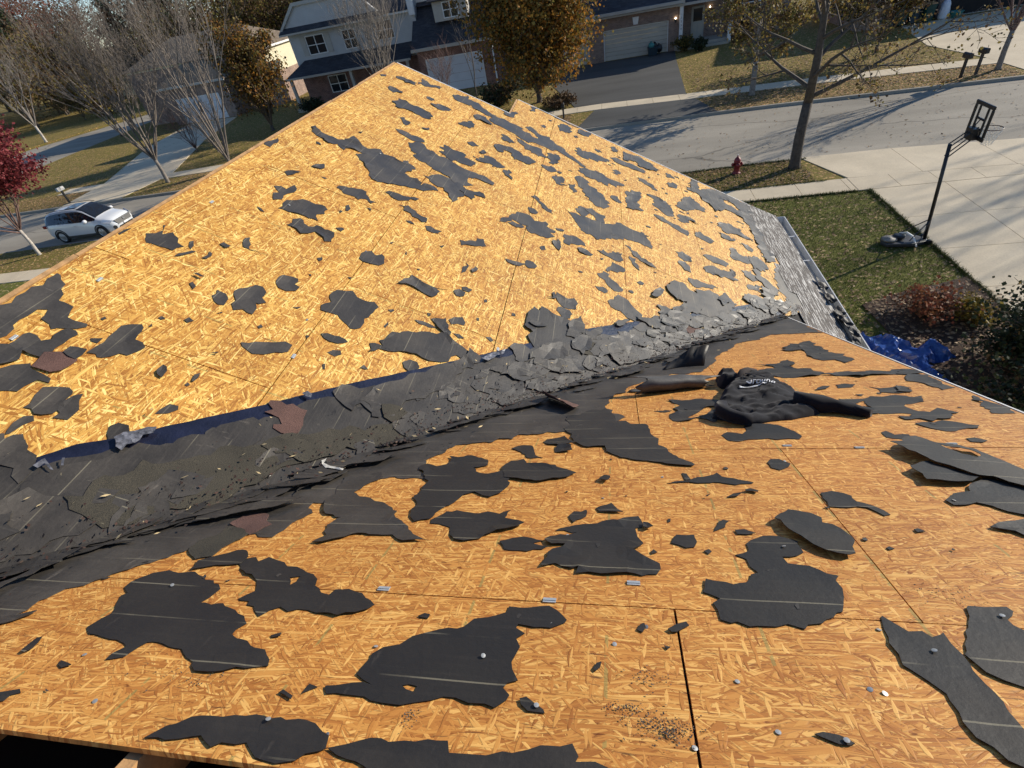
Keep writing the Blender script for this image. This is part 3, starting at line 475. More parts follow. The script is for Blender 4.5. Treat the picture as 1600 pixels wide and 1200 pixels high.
('F','felt','black felt sheet below the big ridge sheet, under the reddish shingle scrap',1,[1676,179,1718,251,1749,256,1836,258,1833,301,1810,334,1838,369,1867,356,1941,374,1948,415,1924,437,1886,423,1842,423,1791,421,1766,425,1737,399,1703,410,1706,369,1709,328,1654,348,1625,342,1580,319,1537,296],[]),
('F','felt','small black felt lozenge tucked behind the reddish shingle scrap',0,[1779,471,1836,461,1849,484,1853,539,1808,546,1766,545],[]),
('F','shingle','reddish brown granule shingle scrap on the left end of the far slope',2,[1635,429,1681,419,1745,401,1771,453,1795,499,1780,534,1760,558,1715,550,1665,541,1640,513,1633,472],[]),
('F','felt','ragged black felt sheet under the lower side of the reddish shingle scrap',0,[1534,313,1567,329,1612,353,1653,403,1625,433,1616,486,1607,539,1582,550,1575,503,1520,479,1484,478,1467,456,1455,422,1428,402],[]),
('F','felt','pointed black felt scrap with a long pale stripe right of the reddish shingle scrap',0,[1828,557,1885,557,1991,559,2084,557,2119,587,2148,631,2086,663,2019,680,2012,720,1991,748,1951,743,1904,714,1897,676,1829,631,1820,604,1840,589],[]),
('F','felt','Fl:small thin black felt bit left of the pointed black felt scrap',0,[1925,500,1950,528,1955,550,1915,545,1911,514],[]),
('F','felt','Fl:small stubby black felt bit upper right of the black felt almond',0,[1873,1076,1919,1071,1946,1082,1910,1094,1873,1089],[]),
('F','felt','Fl:small thin black felt bit left of the straight black felt bar',0,[2111,1051,2135,1081,2114,1078],[]),
('F','felt','Fl:small thin black felt bit left of the black felt scrap with a single tall spike',0,[2833,20,2891,20,2929,43,2880,45,2829,38],[]),
('F','felt','Fl:small stubby black felt bit lower right of the pointed black felt scrap',0,[1860,898,1910,900,1903,926,1879,946,1826,945,1836,917],[]),
('F','felt','black felt scrap with two prongs on its right side, left end above the valley',0,[1409,564,1496,557,1549,546,1570,590,1593,642,1575,666,1557,676,1504,678,1555,685,1579,710,1536,730,1450,763,1420,759,1404,702,1440,708,1449,693,1428,683,1398,656,1396,628,1419,596],[]),
('F','felt','slanting black felt strip left of the two pronged scrap',0,[1277,598,1323,587,1371,598,1386,629,1363,650,1325,635,1281,629,1266,620,1254,613],[]),
('F','felt','black felt tab with a pale line standing on the valley border',0,[1376,976,1433,937,1453,934,1483,951,1487,995,1459,1018,1426,1029,1398,1014],[]),
('F','felt','black felt almond above the dark membrane border',0,[1603,1058,1638,1056,1684,1076,1694,1120,1669,1131,1630,1102],[]),
('F','felt','Fl:tiny stubby black felt bit upper right of the black felt almond',0,[1837,1059,1859,1067,1849,1082,1829,1077],[]),
('F','membrane','dark navy self stick membrane lining the far side of the valley',2,[1009,641,1190,796,1310,882,1428,1035,1530,1124,1847,1452,2262,1853,2530,2133,2953,2562,3205,2812,3827,3410,4239,3879,4890,4646,6204,6133,5866,6194,611,988],[]),
('F','underlay','grey felt underlay running the length of the valley over the navy membrane',3,[947,694,1140,835,1262,945,1375,1086,1455,1203,1524,1288,1642,1386,1745,1504,1886,1617,2007,1676,2214,1913,2482,2170,2687,2396,2890,2600,3113,2826,3257,2973,3655,3385,4127,3909,4849,4680,5924,5860,5764,6093,611,988],[]),
('F','felt','wide smooth felt sheet in the left part of the valley with three pale lines',4,[1098,563,1189,643,1253,700,1199,797,1140,835,1206,930,1318,1050,1425,1153,1542,1278,1685,1397,1766,1476,1735,1545,1646,1582,1397,1458,1196,1483,1030,1358,901,1275,611,988],[]),
('F','felt','torn grey felt corner at the left end of the valley border',5,[1204,590,1238,602,1250,616,1226,639,1259,647,1272,677,1254,702,1200,756,1182,803,1136,826,1071,839,1051,832,1077,790,1108,769,1113,725,1108,671],[]),
('F','bed','mottled old shingle bed lying in the bottom of the valley at left',5,[1054,1016,1197,1091,1337,1246,1442,1368,1551,1470,1662,1616,1818,1833,1982,2078,2061,2213,1976,2321,1785,2071,1584,1827,1360,1637,1149,1453,1030,1331,971,1237,1010,1076],[]),
('F','felt','straight felt sheet with a long diagonal line at the lower left of the valley',5,[931,819,983,851,1036,958,991,1203,976,1206,903,1130,784,1038,722,994],[]),
('F','shingle','reddish brown granule shingle scrap lying on the valley felt',4,[1826,1508,1863,1544,1893,1498,1920,1498,1938,1546,1925,1589,1946,1617,1934,1703,1874,1716,1771,1725,1740,1712,1732,1653,1742,1595,1770,1590,1782,1629,1816,1595],[]),
('F','felt','smooth grey felt sheet in the valley just right of the reddish shingle scrap',4,[2134,1780,2232,1854,2265,1946,2301,1987,2277,2059,2178,2071,2078,2044,2121,1957,2040,1937,2063,1868,2094,1816],[]),
('F','felt','widest smooth felt sheet in the middle of the valley',5,[2141,1939,2311,2005,2545,2198,2706,2331,2798,2431,2709,2500,2534,2433,2343,2311,2206,2189,2174,2093,2063,2100,2048,2054],[]),
('F','bed','dark gritty shingle scrap below the widest smooth sheet',6,[2165,2076,2206,2189,2173,2241,2106,2220,2049,2186,2076,2126],[]),
('F','felt','upright felt shard with a pointed foot near the valley bottom',7,[2058,2178,2134,2263,2061,2301,1978,2295,1989,2261,2017,2207],[]),
('F','felt','felt shard like an arrowhead right of the pointed one',4,[2136,2268,2233,2320,2204,2382,2148,2429,2107,2387,2106,2324],[]),
('F','felt','dark olive felt corner above the arrowhead shard',4,[2401,2459,2546,2489,2545,2583,2565,2687,2454,2661,2411,2542],[]),
('F','felt','flat felt chip right of the arrowhead shard',4,[2372,2495,2413,2611,2387,2686,2322,2596,2308,2521],[]),
('F','felt','smooth felt sheet right of the dark olive corner',4,[2775,2622,2871,2731,2837,2943,2593,2951,2577,2936,2550,2822,2597,2717,2612,2581],[]),
('F','bed','granule coated shingle slab at the valley bottom left',6,[1608,1600,1692,1645,1734,1778,1727,1872,1652,1886,1588,1843,1608,1730],[]),
('F','felt','fan shaped grey felt sheet with rippled lines, centre of the valley',4,[3597,2874,3866,2918,3923,2991,3873,3106,3892,3215,3812,3411,3811,3571,3651,3666,3450,3513,3509,3421,3217,3288,3221,3146,3304,2996,3431,2909],[]),
('F','felt','grey felt piece left of the foot of the fan shaped sheet',5,[3182,2788,3282,2885,3312,3009,3233,3130,3162,3151,3077,3034,3051,2915],[]),
('F','bed','dark brownish felt wedge lying on the fan shaped sheet',5,[3559,3351,3688,3509,3685,3603,3684,3682,3529,3573,3465,3423],[]),
('F','felt','crumpled light grey felt wad at the foot of the fan shaped sheet',5,[3254,3243,3369,3293,3362,3397,3295,3428,3203,3374,3190,3275],[]),
('F','felt','second crumpled grey felt wad right of the first at the valley bottom',6,[3308,3413,3468,3468,3489,3543,3414,3604,3292,3575,3278,3473],[]),
('F','felt','Fr:modest oval grey felt bit right of the second crumpled grey felt wad',7,[3459,3528,3524,3604,3478,3680,3417,3649,3408,3574],[]),
('F','felt','large grey felt sheet with a lifted curl at the upper right of the valley',4,[5291,4410,5554,4544,5580,4656,5461,4747,5673,5044,5651,5332,5494,5365,5233,5179,5033,4973,4956,4756,4860,4563,4756,4452,4878,4447,5156,4663,5101,4533,5187,4461],[]),
('F','felt','Fr:modest oval grey felt bit left of the smooth grey felt sheet below the border',4,[4188,3929,4332,4025,4333,4114,4280,4164,4200,4122,4161,4014],[]),
('F','felt','smooth grey felt sheet below the border of the valley, right of the blue membrane',4,[4470,4106,4672,4347,4900,4648,4822,4696,4613,4512,4469,4512,4370,4353,4423,4212],[]),
('F','felt','torn grey felt sheet at the far right end of the valley',4,[4906,4728,5033,4973,5249,5204,5230,5328,5157,5418,5011,5238,4963,5063,4853,4840],[]),
('F','shingle','brownish red shingle blade pointing down the valley',5,[4659,4537,4661,4633,4637,4785,4567,4811,4428,4675,4488,4590],[]),
('F','felt','Fr:modest oval grey felt bit below the torn grey felt sheet',4,[4764,4845,4949,5039,4909,5175,4734,5038,4672,4888],[]),
('F','felt','grey felt piece beside the silvery scuffed membrane patch',4,[4128,4047,4212,4141,4317,4311,4289,4489,4185,4404,4123,4256,4008,4108],[]),
('F','felt','felt shard right of the fan shaped sheet with cracks',4,[3870,3668,4051,3838,4062,3940,3935,3984,3759,3893,3689,3730],[]),
('F','shingle','reddish felt chip below the silvery scuffed membrane patch',4,[4019,4126,4084,4235,4112,4325,3998,4261,3961,4155],[]),
('N','felt','long dark felt sheet lining the near side of the valley',0,[-2534,771,-2079,489,-2015,553,-1988,620,-2002,665,-1925,756,-1875,824,-1808,897,-1746,943,-1705,1003,-1640,1048,-1527,1117,-1493,1129,-1404,1109,-1359,1265,-1399,1404,-1347,1399,-1283,1614,-1184,1659,-947,1655,-1032,1892,-959,2055,-796,2150,-616,2196,-534,2267,-323,2313,-261,2389,-28,2470,31,2564,-89,2744,-26,3074,69,3274,418,3624,642,3654,903,4280,1097,4635,1218,4844,1354,4914,1578,5195,1769,5174,1940,5199,2053,5161,2055,7146],[]),
('N','felt','ragged black felt sheet between the two orange islands in the near slope',1,[-980,1729,-948,1655,-924,1568,-931,1455,-885,1397,-894,1353,-867,1286,-843,1255,-782,1277,-779,1330,-748,1387,-719,1432,-700,1493,-656,1525,-626,1495,-534,1512,-513,1593,-527,1661,-518,1696,-531,1761,-578,1751,-642,1713,-736,1789,-668,1818,-743,1912,-911,1935,-894,1828,-936,1798,-1004,1839,-1028,1808],[]),
('N','felt','black felt sheet with a sweeping curved lower edge below the orange islands',0,[-770,1245,-734,1241,-676,1219,-668,1183,-631,1128,-591,1120,-535,1145,-483,1193,-425,1217,-407,1226,-383,1251,-437,1282,-475,1303,-461,1369,-554,1352,-658,1348,-735,1346,-775,1277],[]),
('N','felt','black felt sheet with two pale lines sagging below the valley on the left',1,[-1270,1297,-1187,1273,-1216,1206,-1173,1133,-1200,1074,-1112,1102,-1042,1152,-955,1145,-830,1106,-728,1112,-853,1210,-935,1270,-1013,1378,-1102,1420,-1249,1503,-1231,1579,-1180,1671,-1216,1727,-1382,1668,-1329,1382],[]),
('N','felt','large black felt sheet ending in a long tail to the right, below the rolled felt',1,[-264,2181,-223,2095,-169,2059,-85,2069,-76,2002,-4,1917,73,1886,126,1876,191,1847,261,1819,325,1810,338,1829,284,1885,234,1987,187,2075,198,2120,172,2217,164,2294,140,2418,58,2422,-26,2470,-35,2593,-87,2747,-219,2671,-336,2580,-305,2455,-312,2313],[]),
('N','felt','pointed black felt leaf reaching right from the ragged middle sheet',2,[-554,1678,-512,1661,-464,1653,-392,1629,-314,1664,-248,1682,-214,1726,-263,1762,-321,1800,-405,1828,-494,1893,-552,1869,-586,1789],[]),
('N','felt','thin black felt piece above the small triangle, left of the tailed sheet',0,[-381,2099,-301,2097,-242,2119,-314,2233,-357,2209,-428,2148],[]),
('N','felt','black felt scrap with a drooping right end, upper middle of the near slope',0,[-525,1997,-477,1921,-397,1920,-456,2007,-478,2089,-543,2102,-589,2055],[]),
('N','felt','Nt:modest thin black felt bit below the thin black felt piece',0,[-309,1994,-255,2005,-264,2073,-335,2086,-343,1995],[]),
('N','felt','black felt sheet with a see through slot left of the hooded sweatshirt',0,[308,2466,351,2450,441,2518,531,2440,574,2555,640,2708,640,2865,509,2914,318,2894,381,2780,291,2527],[[393,2530,516,2701,581,2740,580,2664,474,2552,413,2510]]),
('N','felt','wide flat black felt sheet in front of the hooded sweatshirt',0,[546,2146,649,2154,744,2163,884,2152,912,2193,904,2265,860,2355,806,2398,724,2402,671,2351,637,2238,562,2266,528,2217],[]),
('N','felt','long low black felt triangle like a fin in the middle of the near slope',0,[288,1640,413,1642,540,1631,549,1644,497,1667,431,1698,418,1740,401,1723,328,1689,283,1656,256,1655,189,1630],[]),
('N','felt','Nt:small stubby black felt bit left of the long low black felt triangle',0,[265,1696,276,1655,295,1672,286,1730,270,1739],[]),
('N','felt','Nt:small oval black felt bit above the small black felt arrowhead',0,[-60,1634,-53,1684,-79,1701,-103,1650],[]),
('N','felt','Nb:small oval black felt bit right of the small black felt arrowhead',0,[73,1244,87,1233,105,1251,90,1279,72,1278],[]),
('N','felt','Nb:tiny oval black felt bit left of the small rounded black felt scrap',0,[93,1077,107,1090,100,1104,86,1093],[]),
('N','felt','Nb:small oval black felt bit right of the small rounded black felt scrap',0,[274,1092,289,1110,281,1124,266,1109],[]),
('N','felt','Nb:modest thin black felt bit lower right of the long low black felt triangle',0,[450,1509,480,1535,442,1530,413,1505],[]),
('N','felt','Nb:small thin black felt bit right of the long low black felt triangle',0,[496,1550,540,1543,548,1561,522,1583,497,1567],[]),
('N','felt','Nb:tiny oval black felt bit below the long low black felt triangle',0,[340,1495,349,1513,332,1503],[]),
('N','felt','Nt:modest thin black felt bit left of the black felt sheet with a see through slot',0,[278,2637,320,2666,283,2686,208,2658],[]),
('N','felt','Nb:tiny stubby black felt bit upper left of the small rounded black felt scrap',0,[164,1296,176,1304,176,1324,163,1318],[]),
('N','felt','small black felt boat shape above the lapped sheet with three pale lines',0,[-210,1302,-194,1278,-147,1329,-140,1368,-147,1381,-168,1361,-195,1366,-214,1327],[]),
('N','felt','small black felt arrowhead with a nail, right of the boat shape',0,[-95,1363,-54,1361,-4,1361,-29,1405,-48,1439,-106,1396],[]),
('N','felt','large black felt sheet with three pale lines and a crack, centre of the near slope',0,[-171,1209,-205,1190,-236,1194,-287,1147,-256,1112,-211,1120,-215,1099,-267,1061,-264,1037,-277,1003,-279,980,-171,979,-151,989,-158,949,-117,961,-56,957,5,966,96,968,113,999,110,1025,61,1068,30,1099,65,1146,50,1187,41,1248,65,1255,75,1278,57,1332,1,1311,-84,1283,-150,1268,-240,1234,-256,1216],[]),
('N','felt','small rounded black felt scrap with a pale line right of the sheet with three lines',0,[184,1138,208,1125,236,1131,246,1167,245,1214,213,1202,186,1205,161,1152],[]),
('N','felt','small black felt slab standing right of centre on the near slope',0,[320,1239,336,1251,361,1269,384,1316,365,1321,325,1267],[]),
('N','felt','Nb:modest thin black felt bit above the large black felt sheet with a crown',0,[394,1222,431,1218,455,1230,423,1252,392,1249],[]),
('N','felt','flat black felt arrow pointing right, left of the sheet with three lines',0,[-427,1076,-362,1075,-288,1085,-273,1106,-329,1124,-295,1142,-340,1161,-372,1170,-413,1157,-456,1127],[]),
('N','felt','black felt sheet with a stepped left side, right of the sweatshirt sleeve',0,[1330,2758,1372,2731,1441,2775,1417,2617,1418,2529,1480,2525,1570,2519,1651,2528,1603,2603,1623,2694,1669,2706,1759,2779,1788,2861,1662,2884,1516,2871,1444,2825,1391,2823,1325,2837],[]),
('N','felt','felt scrap under the cuff of the sweatshirt sleeve',1,[1315,2550,1366,2518,1418,2529,1424,2617,1395,2665,1322,2640],[]),
('N','felt','torn black felt scrap upper one of a pair right of the sleeve',1,[1492,2420,1568,2437,1599,2383,1640,2419,1711,2428,1746,2507,1790,2518,1761,2563,1739,2608,1666,2541,1570,2519,1487,2482],[]),
('N','felt','flat black felt scrap lower one of a pair right of the sleeve',0,[1527,2312,1558,2262,1607,2237,1672,2269,1739,2278,1770,2319,1732,2338,1705,2377,1655,2406,1600,2370,1549,2386,1505,2362],[]),
('N','felt','small black felt wedge alone on the right below the sleeve',0,[1288,2169,1306,2146,1349,2134,1391,2166,1402,2204,1338,2201,1326,2253,1297,2237],[]),
('N','felt','Nt:modest thin black felt bit above the long black felt sheet lifted off the deck',0,[1607,2096,1646,2084,1677,2104,1648,2143,1612,2137],[]),
('N','felt','slim black felt bar upper right, above the stepped sheet',0,[1604,2952,1664,2927,1756,2936,1793,2968,1799,3044,1774,3086,1705,3055,1644,3042,1603,3087],[]),
('N','felt','Nt:modest thin black felt bit left of the very long thin felt strip',0,[1413,3070,1493,3080,1546,3155,1495,3183,1424,3150],[]),
('N','felt','Nt:small thin black felt bit left of the very long thin felt strip',0,[1333,3059,1384,3134,1265,3028],[]),
('N','felt','Nt:small thin black felt bit left of the black felt sheet with a stepped left side',0,[1468,2883,1499,2915,1446,2906],[]),
('N','lift','long black felt sheet lifted off the deck at the right edge of the picture',0,[1254,1935,1287,1863,1307,1795,1348,1732,1391,1679,1437,1673,1464,1631,1495,1597,1526,1552,1618,1690,1608,1772,1571,1897,1558,1988,1493,2028,1421,2039,1445,1999,1523,1970,1540,1915,1498,1862,1457,1906,1436,1971,1419,2059,1382,2112,1324,2082,1236,2022],[]),
('N','lift2','grey felt sheet poking out below the long lifted one',1,[1202,1692,1191,1637,1261,1634,1344,1635,1397,1679,1328,1779,1294,1829,1256,1812,1196,1770],[]),
('N','felt','light grey felt sheet with a rounded left tab at the right edge of the picture',1,[1189,1461,1225,1462,1272,1482,1308,1459,1332,1419,1366,1397,1405,1372,1526,1552,1499,1604,1445,1687,1412,1687,1340,1628,1303,1572,1267,1565,1236,1557,1186,1498],[]),
('N','felt','black felt tongue cut by the right edge below the light grey sheet',0,[1228,1296,1262,1277,1274,1254,1308,1227,1405,1372,1345,1364,1309,1351,1246,1333,1209,1305],[]),
('N','felt','black felt scrap like a tadpole lying across the long diagonal seam',0,[775,1478,766,1440,830,1436,866,1443,893,1432,913,1402,926,1374,949,1386,939,1415,920,1445,898,1470,876,1482,878,1528,860,1555,824,1568,775,1553],[]),
('N','lift2','thick oblong felt slab lying free left of the long diagonal seam',0,[559,1295,556,1257,575,1216,598,1177,613,1149,637,1123,667,1102,697,1095,720,1105,731,1147,754,1186,757,1211,741,1245,721,1286,694,1296,700,1330,678,1358,649,1368,629,1373,604,1382,566,1347,540,1311],[]),
('N','felt','small oval black felt scrap at the top of the long diagonal seam',0,[659,1793,687,1776,737,1811,755,1846,722,1898,686,1893,662,1856],[]),
('N','felt','Nb:small thin black felt bit right of the black felt scrap like a tadpole',0,[976,1260,1000,1271,990,1289,973,1283],[]),
('N','felt','Nb:small thin black felt bit lower right of the black felt scrap like a tadpole',0,[840,1151,857,1159,849,1171,834,1162],[]),
('N','felt','large black felt sheet with a crown on top, right of the cross seam',0,[224,886,269,863,248,842,254,812,253,770,372,759,462,755,474,773,509,783,546,809,595,855,608,897,621,935,617,971,631,993,603,1004,567,1041,510,1054,502,1089,549,1099,572,1119,580,1188,523,1213,472,1214,407,1162,408,1120,357,1090,386,1070,390,1029,407,996,385,985,361,945,318,929,297,943,242,952],[]),
('N','felt','long wide felt strip running off the lower right corner of the picture',0,[652,773,645,721,646,685,639,649,653,636,670,605,688,574,687,555,684,527,683,500,685,467,705,446,710,420,727,406,756,389,791,440,786,497,787,543,791,588,787,650,789,699,789,736,788,777,778,767,758,757,743,776,707,769,693,794,675,824,666,822],[]),
('N','felt','broad felt sheet with a hooked top at the right edge above the long strip',0,[885,842,856,798,818,733,791,697,799,670,805,643,830,623,858,608,887,590,999,756,980,798,971,817,967,838,989,851,1004,871,997,886,943,881,907,880,896,877],[]),
('N','felt','short felt strip held by one big nail in the lower right',0,[388,435,417,418,438,418,446,424,438,432,425,445,395,447,378,441],[]),
('N','felt','small leaf of black felt with a nail, beside the tattered big sheet at the bottom',0,[-250,441,-232,425,-213,422,-196,424,-196,434,-225,452,-241,458,-256,455],[]),
('N','felt','Nb:modest oval black felt bit left of the large black felt sheet with a crown',0,[118,711,131,712,145,728,165,740,161,752,130,743,111,722],[]),
('N','felt','Nb:small stubby black felt bit left of the large black felt sheet with a crown',0,[38,706,50,726,48,741,39,734,25,711],[]),
('N','felt','Nb:small stubby black felt bit right of the biggest tattered black felt sheet',0,[-84,558,-71,572,-67,588,-79,584,-89,563],[]),
('N','felt','Nb:small thin black felt bit left of the large black felt sheet with a crown',0,[100,648,109,658,91,659],[]),
('N','felt','long felt strip with a pale line along the cut bottom edge of the deck',0,[-1029,255,-937,249,-814,241,-720,244,-371,254,-35,284,-35,310,-74,317,-113,315,-111,327,-123,352,-191,343,-216,327,-249,320,-303,306,-345,305,-385,303,-396,329,-468,320,-573,315,-626,296,-663,278,-673,311,-694,317,-724,338,-752,342,-821,342,-888,338,-1000,321,-1049,314,-1092,283,-1120,252],[]),
('N','felt','black felt sheet with a small hole and ragged top, left half of near slope',0,[-1354,877,-1281,845,-1228,782,-1248,760,-1261,736,-1177,709,-1125,663,-1111,696,-1084,708,-1046,696,-1017,710,-982,707,-896,694,-869,685,-848,699,-819,704,-785,722,-773,746,-795,766,-845,796,-900,815,-945,811,-953,784,-988,791,-1025,822,-1041,855,-1073,882,-1127,908,-1164,925,-1204,926,-1259,954,-1317,971,-1333,941,-1370,967,-1404,957,-1410,920],[[-1150,858,-1116,868,-1110,840,-1123,821]]),
('N','felt','slim black felt band bridging the two big sheets on the left of the near slope',1,[-1520,896,-1435,910,-1402,920,-1400,970,-1463,1013,-1528,970,-1591,928,-1573,869],[]),
('N','felt','largest black felt sheet at the lower left with two long pale lines',0,[-1701,732,-1715,714,-1684,675,-1653,631,-1664,607,-1673,569,-1635,538,-1581,536,-1538,530,-1457,506,-1475,476,-1471,455,-1455,454,-1427,468,-1412,507,-1405,527,-1389,528,-1320,516,-1269,515,-1243,499,-1196,472,-1188,458,-1160,444,-1097,448,-1049,470,-994,476,-963,482,-974,503,-1008,535,-1043,540,-1113,568,-1158,583,-1158,603,-1142,633,-1158,645,-1226,687,-1295,712,-1384,708,-1370,734,-1366,785,-1430,824,-1465,826,-1514,851,-1606,854,-1659,865,-1707,842,-1748,787,-1746,760],[]),
('N','felt','biggest tattered black felt sheet at the bottom middle with a hole and long left spur',0,[-745,415,-721,420,-677,420,-620,410,-585,407,-543,407,-505,416,-469,427,-444,439,-412,440,-377,431,-337,431,-312,423,-306,430,-290,447,-282,464,-301,481,-296,496,-270,508,-277,522,-302,567,-297,584,-286,619,-300,647,-283,667,-312,689,-306,706,-258,697,-213,701,-174,721,-171,734,-192,759,-289,775,-339,778,-349,777,-349,753,-379,736,-436,710,-461,678,-528,659,-567,646,-598,627,-625,597,-664,578,-688,552,-683,538,-694,504,-697,483,-668,470,-641,458,-694,452,-734,443,-758,438,-760,430],[[-560,461,-543,468,-519,463,-522,445,-546,452]]),
('N','felt','Nl:small oval black felt bit right of the largest black felt sheet at the lower left',0,[-1020,584,-1002,589,-1005,601,-1020,603,-1031,592],[]),
('N','felt','Nl:small oval black felt bit above the biggest tattered black felt sheet',0,[-604,706,-581,704,-580,722,-602,727,-614,712],[]),
('N','felt','Nl:modest oval black felt bit left of the biggest tattered black felt sheet',0,[-780,435,-805,440,-808,408],[]),
('N','felt','Nl:small oval black felt bit left of the long felt strip',0,[-855,398,-829,389,-829,396,-863,411,-870,406],[]),
('N','felt','Nl:modest oval black felt bit lower right of the narrow felt sliver',0,[-1766,448,-1756,463,-1762,492,-1779,507,-1796,506,-1787,476,-1778,448],[]),
('N','felt','Nl:small oval black felt bit left of the largest black felt sheet at the lower left',0,[-1578,414,-1556,420,-1575,432,-1608,438,-1603,421],[]),
('N','felt','Nl:modest oval black felt bit below the narrow felt sliver',0,[-1643,292,-1618,297,-1622,312,-1602,324,-1619,333,-1655,326,-1679,316],[]),
('N','felt','narrow felt sliver below the valley felt at the left border of the picture',1,[-2031,536,-1998,551,-1976,564,-1942,597,-1942,617,-2018,583,-2046,574,-2061,556],[]),
('N','shingle','reddish brown granule shingle corner at the near border of the valley',1,[-1518,1118,-1504,1143,-1474,1201,-1515,1231,-1540,1275,-1620,1294,-1654,1253,-1668,1187],[]),
('N','bed','dark green grey shingle piece lying partly under the reddish corner',1,[-1561,958,-1522,1121,-1652,1172,-1708,1056,-1704,1010],[]),
('N','felt','straight sided felt scrap near the top of the near slope by the white rake edge',0,[1601,4337,1585,4170,1571,3995,1620,3892,1704,3911,1730,3782,1847,3956,1822,3999,1850,4110,1791,4164,1772,4339,1765,4478,1782,4719,1646,4606],[]),
('N','felt','small felt scrap at the upper end of the straight sided one',1,[1520,4303,1601,4337,1646,4606,1577,4624,1440,4376],[]),
('N','felt','felt sheet with a tongue upward, above the sweatshirt to the right',0,[1200,3760,1196,3693,1066,3649,1092,3459,1176,3388,1307,3398,1400,3413,1474,3535,1419,3544,1442,3650,1348,3650,1308,3723,1383,3830,1377,3978,1245,3821,1091,3807],[]),
('N','felt','very long thin felt strip running right towards the white rake edge',0,[1523,3389,1610,3376,1731,3377,1855,3386,1959,3356,2006,3405,2016,3476,1922,3506,1885,3453,1783,3499,1643,3522,1515,3453,1438,3430],[]),
('N','felt','felt wedge touching the white rake edge, upper one of two',0,[1868,3197,1938,3125,1954,2969,2047,3014,2055,3345,1956,3361],[]),
('N','felt','felt sheet cut off by the white rake edge, lower one of two',0,[1985,2742,1958,2636,1964,2562,1937,2505,2035,2501,2038,2674,2045,2818,2043,2843],[]),
('N','felt','Nt:modest thin black felt bit left of the felt wedge touching the white rake edge',1,[1898,3394,1933,3365,2048,3370,2039,3512,1940,3483],[]),
('N','felt','Nt:modest thin black felt bit right of the slim black felt bar upper right',1,[1687,2939,1772,2934,1811,3023,1746,3066],[]),
]
